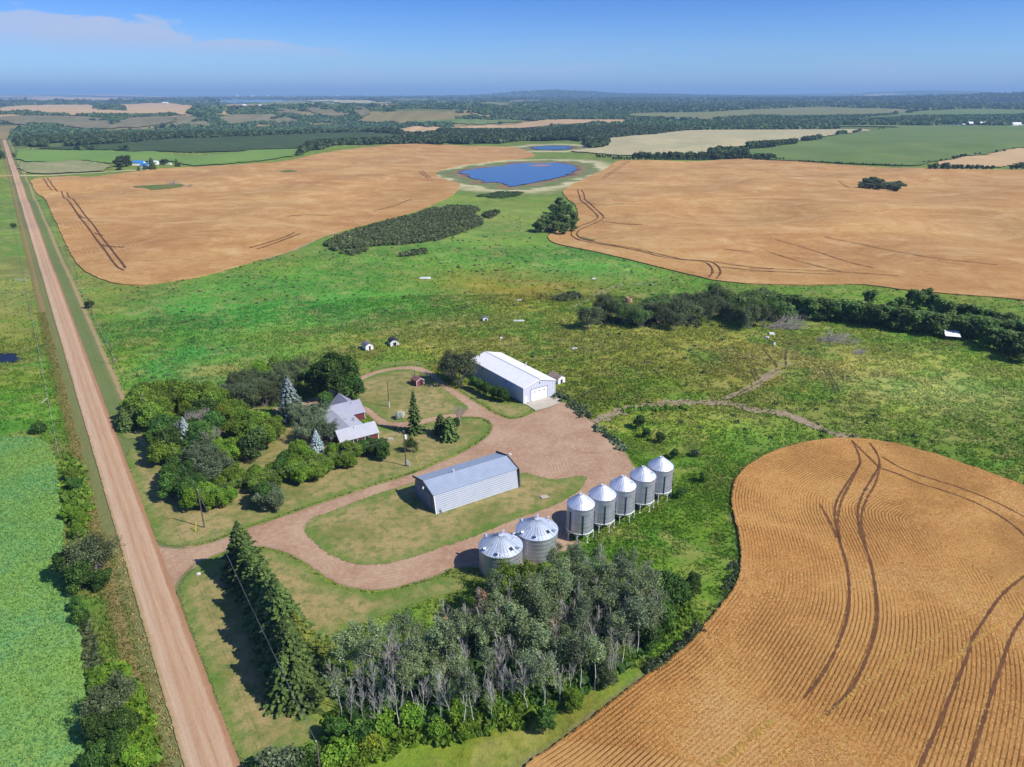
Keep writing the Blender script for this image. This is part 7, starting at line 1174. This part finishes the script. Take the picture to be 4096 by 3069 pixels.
for f in (GRAVEL, OVAL, TEAR, LAWNW, LAWNR, LAWNN, LAWNS, LAWNG, NEARW_L, CROPL, LEFTW, RIGHTW): k &= ~inpoly(X, Y, f)
u_ = roadu(X, Y); k &= (np.abs(u_) > 10) & (fbm(X / 30, Y / 24, 21) > .5); X, Y = X[k], Y[k]; wood('weeds', X, Y, rng.uniform(.15, .5, len(X)), rng.uniform(.4, 1.3, len(X)), 12, leaf='grey')
# grass tufts and standing wheat
def tufts(name, X, Y, h, w, colfn, mt, off=0.0, nb=3):
    n = len(X); Z = zt(X, Y) + off; an = rng.uniform(0, math.pi, (n, nb)); hh = h[:, None] * rng.uniform(.6, 1.25, (n, nb)); ww = w[:, None] * rng.uniform(.6, 1.2, (n, nb)); ox = rng.normal(0, .4, (n, nb)) * w[:, None]; oy = rng.normal(0, .4, (n, nb)) * w[:, None]; lx = rng.normal(0, .35, (n, nb)) * hh; ly = rng.normal(0, .35, (n, nb)) * hh
    bx = X[:, None] + ox; by = Y[:, None] + oy; bz = np.repeat(Z[:, None], nb, 1) - .03; c, s = np.cos(an) * ww / 2, np.sin(an) * ww / 2
    V = np.stack([np.stack([bx - c, by - s, bz], -1), np.stack([bx + c, by + s, bz], -1), np.stack([bx + lx, by + ly, bz + hh], -1)], 2).reshape(-1, 3)
    col = colfn(X, Y); col = np.repeat(np.repeat(col[:, None, :], nb, 1)[:, :, None, :], 3, 2).reshape(-1, 3); col = 1.6 * col * np.repeat(rng.uniform(.68, 1.38, len(col) // 3), 3)[:, None] * np.repeat(rng.uniform(.85, 1.15, (len(col) // 3, 3)), 3, 0)
    return link(name, mesh_np(name, V, np.arange(len(V)).reshape(-1, 3).astype(np.int32), [mt], cols={'tint': np.column_stack([np.clip(col, 0, 1), np.ones(len(col))])}), kind='stuff')
m_tuft, t = mat('grass_tufts'); tn = t.attr('tint').outputs['Color']
bs = t.n('ShaderNodeBsdfPrincipled', None, Roughness=.8); t.put(bs.inputs['Base Color'], tn); bs.inputs['Specular IOR Level'].default_value = .1; tr = t.n('ShaderNodeBsdfTranslucent'); t.put(tr.inputs[0], tn); mx = t.n('ShaderNodeMixShader'); mx.inputs[0].default_value = .5; t.put(mx.inputs[1], bs); t.put(mx.inputs[2], tr); o = t.n('ShaderNodeOutputMaterial'); t.put(o.inputs[0], mx)
NOGR = [GRAVEL, OVAL, TEAR, LAWNW, LAWNR, LAWNN, LAWNS, LAWNG, NEARW_L, CROPL, PAD, LEFTW, RIGHTW, POND3]
def grassxy(r0, r1, n):
    X, Y = scatter(r0, r1, -48, 48, n); k = np.ones(n, bool)
    for f in NOGR: k &= ~inpoly(X, Y, f)
    u_ = roadu(X, Y); k &= ~((u_ > -7.2) & (u_ < 8.6)); k &= (np.abs(X + .8 * 0) < 1e9); X, Y = X[k], Y[k]
    d = sines(X * 14, Y * 14, 95) + sines(X * 5, Y * 5, 150) + rng.normal(0, .5, len(X)); k = d > -.35; return X[k], Y[k]
for r0, r1, n, h, w in ((85, 165, 150000, .42, .30), (165, 300, 170000, .5, .5), (300, 400, 26000, .5, .6)):
    X, Y = grassxy(r0, r1, n); tufts('meadow_grass', X, Y, h * rng.uniform(.5, 1.4, len(X)), w * rng.uniform(.6, 1.4, len(X)), meadow, m_tuft)
# wheat stalks along the seeded rows
X, Y = scatter(70, 215, -14, 50, 1500000); k = inpoly(X, Y, NEARW_L); X, Y = X[k], Y[k]; nl_ = dense(NEARW_L[2:-2], closed=False, mn=1.5); e = dpoly(X, Y, nl_); ph = np.mod(e / .62 + .12 * sines(X * 8, Y * 8, 95), 1.0)
msk = .5 + .6 * sines(X * 5, Y * 5, 150) + .3 * sines(X * 6, Y * 6, 95); k = (np.abs(ph - .25) < .30) | (rng.random(len(X)) < np.clip(msk, .05, .8)); X, Y = X[k], Y[k]; dt = np.full(len(X), 9.0)
for q in TRK: dt = np.minimum(dt, dpoly(X, Y, q[::2]))
k = dt > .26; X, Y = X[k], Y[k]; k = rng.random(len(X)) < 1.1 - np.hypot(X, Y) / 300; X, Y = X[k][:420000], Y[k][:420000]
if 1:
  pass
def wcol(X, Y):
    f = np.clip(.5 + .5 * sines(X * 4, Y * 4, 150) + .3 * sines(X * 11, Y * 11, 95), 0, 1)[:, None]; return np.array(pc(230, 186, 114)[:3]) * f + np.array(pc(208, 160, 98)[:3]) * (1 - f)
tufts('wheat_stalks', X, Y, rng.uniform(.18, .32, len(X)), rng.uniform(.07, .15, len(X)), wcol, m_tuft, .5, 2)
XX = []; YY_ = []
for pl_ in PALES:
    q = dense(A0(cv(WW, pl_)), closed=False); i = rng.integers(0, len(q), 2600); a = .32 * sines(q[:, 0] * 12, q[:, 1] * 12, 95); XX.append(q[i, 0] + a[i] + rng.normal(0, .14, 2600)); YY_.append(q[i, 1] + rng.normal(0, .18, 2600))
X = np.concatenate(XX); Y = np.concatenate(YY_); tufts('flattened_wheat', X, Y, rng.uniform(.06, .18, len(X)), rng.uniform(.2, .4, len(X)), lambda x, y: np.tile(np.array(pc(250, 214, 142)[:3]), (len(x), 1)), m_tuft, .56, 2)
# pale grass along the road ditch
X, Y = scatter(60, 330, -44, -10, 180000); u_ = roadu(X, Y); k = (u_ > -8.2) & (u_ < -3.0) & ((Y < 118) | (u_ < -5.2)); X, Y = X[k], Y[k]; u_ = roadu(X, Y)
tufts('ditch_grass', X, Y, rng.uniform(.2, .5, len(X)), rng.uniform(.2, .45, len(X)), lambda x, y: np.where((roadu(x, y) > -4.4)[:, None], np.array(pc(180, 166, 112)[:3]), np.array(pc(136, 138, 74)[:3])), m_tuft, 0, 3)
# crop plants at the left
X, Y = scatter(65, 300, -54, -18, 380000); k = inpoly(X, Y, CROPL); X, Y = X[k], Y[k]
def ccol(X, Y):
    f = np.clip(.5 + .6 * sines(X * 5, Y * 5, 150), 0, 1)[:, None]; return np.array(pc(138, 168, 84)[:3]) * f + np.array(pc(110, 162, 104)[:3]) * (1 - f)
tufts('crop_plants', X, Y, rng.uniform(.15, .35, len(X)), rng.uniform(.2, .5, len(X)), ccol, m_tuft, .33, 2)
# ------------------------------------------------------------------ haze: one closed box of pale air round the camera and the land
hz = MB().box(-47000, 47000, -2000, 48000, -60, 330); m, t = mat('air_haze')
pv = t.n('ShaderNodeVolumePrincipled'); pv.inputs['Color'].default_value = (.40, .66, 1.0, 1); pv.inputs['Density'].default_value = HAZE; pv.inputs['Anisotropy'].default_value = 0.0
o = t.n('ShaderNodeOutputMaterial'); t.put(o.inputs['Volume'], pv)
ho = hz.build('haze', m, kind='stuff')
# ================================================================== labels for things standing in a row: which one, counted along the row
def nth(n):
    w = ['first', 'second', 'third', 'fourth', 'fifth', 'sixth', 'seventh', 'eighth', 'ninth', 'tenth']
    return w[n - 1] if n <= 10 else str(n) + ('th' if 10 < n % 100 < 14 else {1: 'st', 2: 'nd', 3: 'rd'}.get(n % 10, 'th'))
LR = lambda o: o.location.x / max(1, o.location.y); FAR_ = lambda o: math.hypot(o.location.x, o.location.y)
ROWS = {'roadside row of spruces': (lambda o: -FAR_(o), '{} dark spruce in the roadside row, after the one at the driveway end'),
        'trees in the shelterbelt across the pasture': (LR, '{} dense green tree from the left in the long shelterbelt across the pasture'),
        'trees behind the shelterbelt': (LR, '{} dense green tree from the left behind the long shelterbelt'),
        'ragged trees at the shelterbelt end': (LR, '{} dull open-crowned tree from the left in the ragged shelterbelt end'),
        'tree clump between wheat and meadow': (LR, '{} dark tree from the left in the clump between wheat and meadow'),
        'trees on the mound in the wheat': (LR, '{} tree from the left on the overgrown mound in the wheat'),
        'bushes between road and green crop': (FAR_, None), 'bushes between grove and wheat': (LR, None), 'bushes at the lawn tip': (LR, None),
        'hedge shrubs in front of the farmhouse': (LR, '{} yellow-green shrub from the left in the hedge before the farmhouse'),
        'dark shrubs by the farmhouse corner': (LR, '{} dark rounded shrub from the left by the front corner of the farmhouse'),
        'bushes above the driveway': (LR, '{} grey-green bush from the left at the foot of the grove above the driveway'),
        'shrub row along the white shed': (lambda o: -FAR_(o), '{} dark shrub in the row along the white shed, from its far end'),
        'small pines beside the road': (LR, '{} blue-green pine from the left at the road end of the grove'),
        'bare birches in the grove': (LR, '{} bare white birch from the left by the second entrance'),
        'willows left of the farmhouse': (LR, '{} billowing grey-green willow from the left beside the farmhouse'),
        'leafless trees in the grove': (LR, '{} leafless grey tree from the left in the farmhouse grove'),
        'trees at the foot of the cottonwood': (LR, '{} dark tree from the left growing against the tall cottonwood'),
        'bushes in the grass beyond the grain bins': (LR, '{} lone dark bush from the left between gravel yard and wheat'),
        'lone bushes along the road fence': (FAR_, '{} nearest lone dark bush beside the road fence'), 'bright bushes by the brush pile': (LR, '{} bright bush from the left behind the pale brush pile'),
        'low bushes along the shelterbelt foot': (LR, '{} low bush from the left along the foot of the shelterbelt'), 'trees left of the far road': (LR, '{} dark tree from the left beside the far end of the road'),
        'tree line behind the right wheat field': (LR, '{} tree from the left in the line behind the right wheat field'), 'tree strip between far fields': (LR, '{} tree from the left in the strip between the far fields'),
        'bushes on the far edge of the wheat': (LR, '{} low bush from the left on the far edge of the wheat'), 'trees at the right edge of the far wheat': (LR, '{} tree from the left behind the far right wheat edge'),
        'bushes around the small ripe field': (LR, '{} bush from the left along the small ripe far field'), 'distant poles along the road': (FAR_, '{} utility pole beyond the bush pole along the gravel road'),
        'hay bales on the cut field': (LR, '{} round bale from the left on the cut hay field by the road'), 'hay bales on the far hay strip': (LR, '{} round bale from the left on strips beyond the bright green crop'),
        'trees around the blue-roofed farmstead': (LR, '{} tree from the left around the distant blue-roofed farmstead'), 'white bins beside the rounded hut': (LR, '{} small white bin from the left beside the long rounded hut'),
        'red trailers before the valley woods': (LR, '{} red trailer from the left before the valley woods'), 'white trailers before the valley woods': (LR, '{} white trailer from the left before the valley woods'),
        'tiny white buildings on the plateau': (LR, '{} tiny white farm building from the left on the far plateau'),
        'browning aspens in the grove': (LR, '{} browning aspen from the left in the grove beside the grain bins'), 'trees against the grain bins': (LR, '{} leafy tree from the left at the grove edge against the grain bins'), 'bushes between grove and grain bins': (LR, '{} dark bush from the left between grove and grain bins')}
byg = {}
for o_ in COL.objects:
    if o_.parent is None and 'group' in o_.keys(): byg.setdefault(o_['group'], []).append(o_)
for g_, (key, tpl) in ROWS.items():
    sub_ = {}
    for o_ in byg.get(g_, []): sub_.setdefault(o_['label'] if tpl is None else '', []).append(o_)
    for lab_, L_ in sub_.items():
        if len(L_) < 2 and tpl is None: continue
        for i_, o_ in enumerate(sorted(L_, key=key)):
            o_['label'] = (tpl.format(nth(i_ + 1)) if tpl else ('{} {}' + (' from near end' if key is FAR_ else ' from left')).format(nth(i_ + 1), lab_))
for o_ in byg.get('trees crowding the farmhouse yard', []):
    # where in the grove it stands
    x_, y_ = o_.location.x, o_.location.y; u_ = float(roadu(x_, y_))
    band = 'road side' if u_ < 16 else 'middle' if u_ < 32 else 'house side'; dep = 'front' if y_ < 140 else 'centre' if y_ < 165 else 'back'
    o_['label'] = o_['label'].split(' in the grove')[0].split(' in the middle')[0].split(' north of')[0].split(' on the north')[0] + ', ' + band + ' of the farmhouse grove, ' + dep + ' part'
seen_ = {}
for o_ in byg.get('trees crowding the farmhouse yard', []): seen_.setdefault(o_['label'], []).append(o_)
for lab_, L_ in seen_.items():
    if len(L_) > 1:
        for i_, o_ in enumerate(sorted(L_, key=LR)): o_['label'] = nth(i_ + 1) + ' ' + lab_ + ', from the left'
for g_, cue in (('aspens in the grove beside the grain bins', 'slender leafy aspen'), ('dead aspens in the grove', 'leafless pale aspen')):
    cells = {}
    for o_ in byg.get(g_, []):
        d_ = min([(math.hypot(o_.location.x - a_, o_.location.y - b_), n_) for a_, b_, n_ in ((-14, 92, 'by the spruce row'), (-2, 98, 'before the nearer wide bin'), (5, 104, 'before the wide bins'), (14, 108, 'before the first hopper bin'), (20, 104, 'at the right end'), (10, 94, 'on the wheat side'), (-4, 88, 'on the near side'))])[1]
        cells.setdefault(d_, []).append(o_)
    for d_, L_ in cells.items():
        for i_, o_ in enumerate(sorted(L_, key=LR)): o_['label'] = nth(i_ + 1) + ' ' + cue + ' from the left in the grove, ' + d_
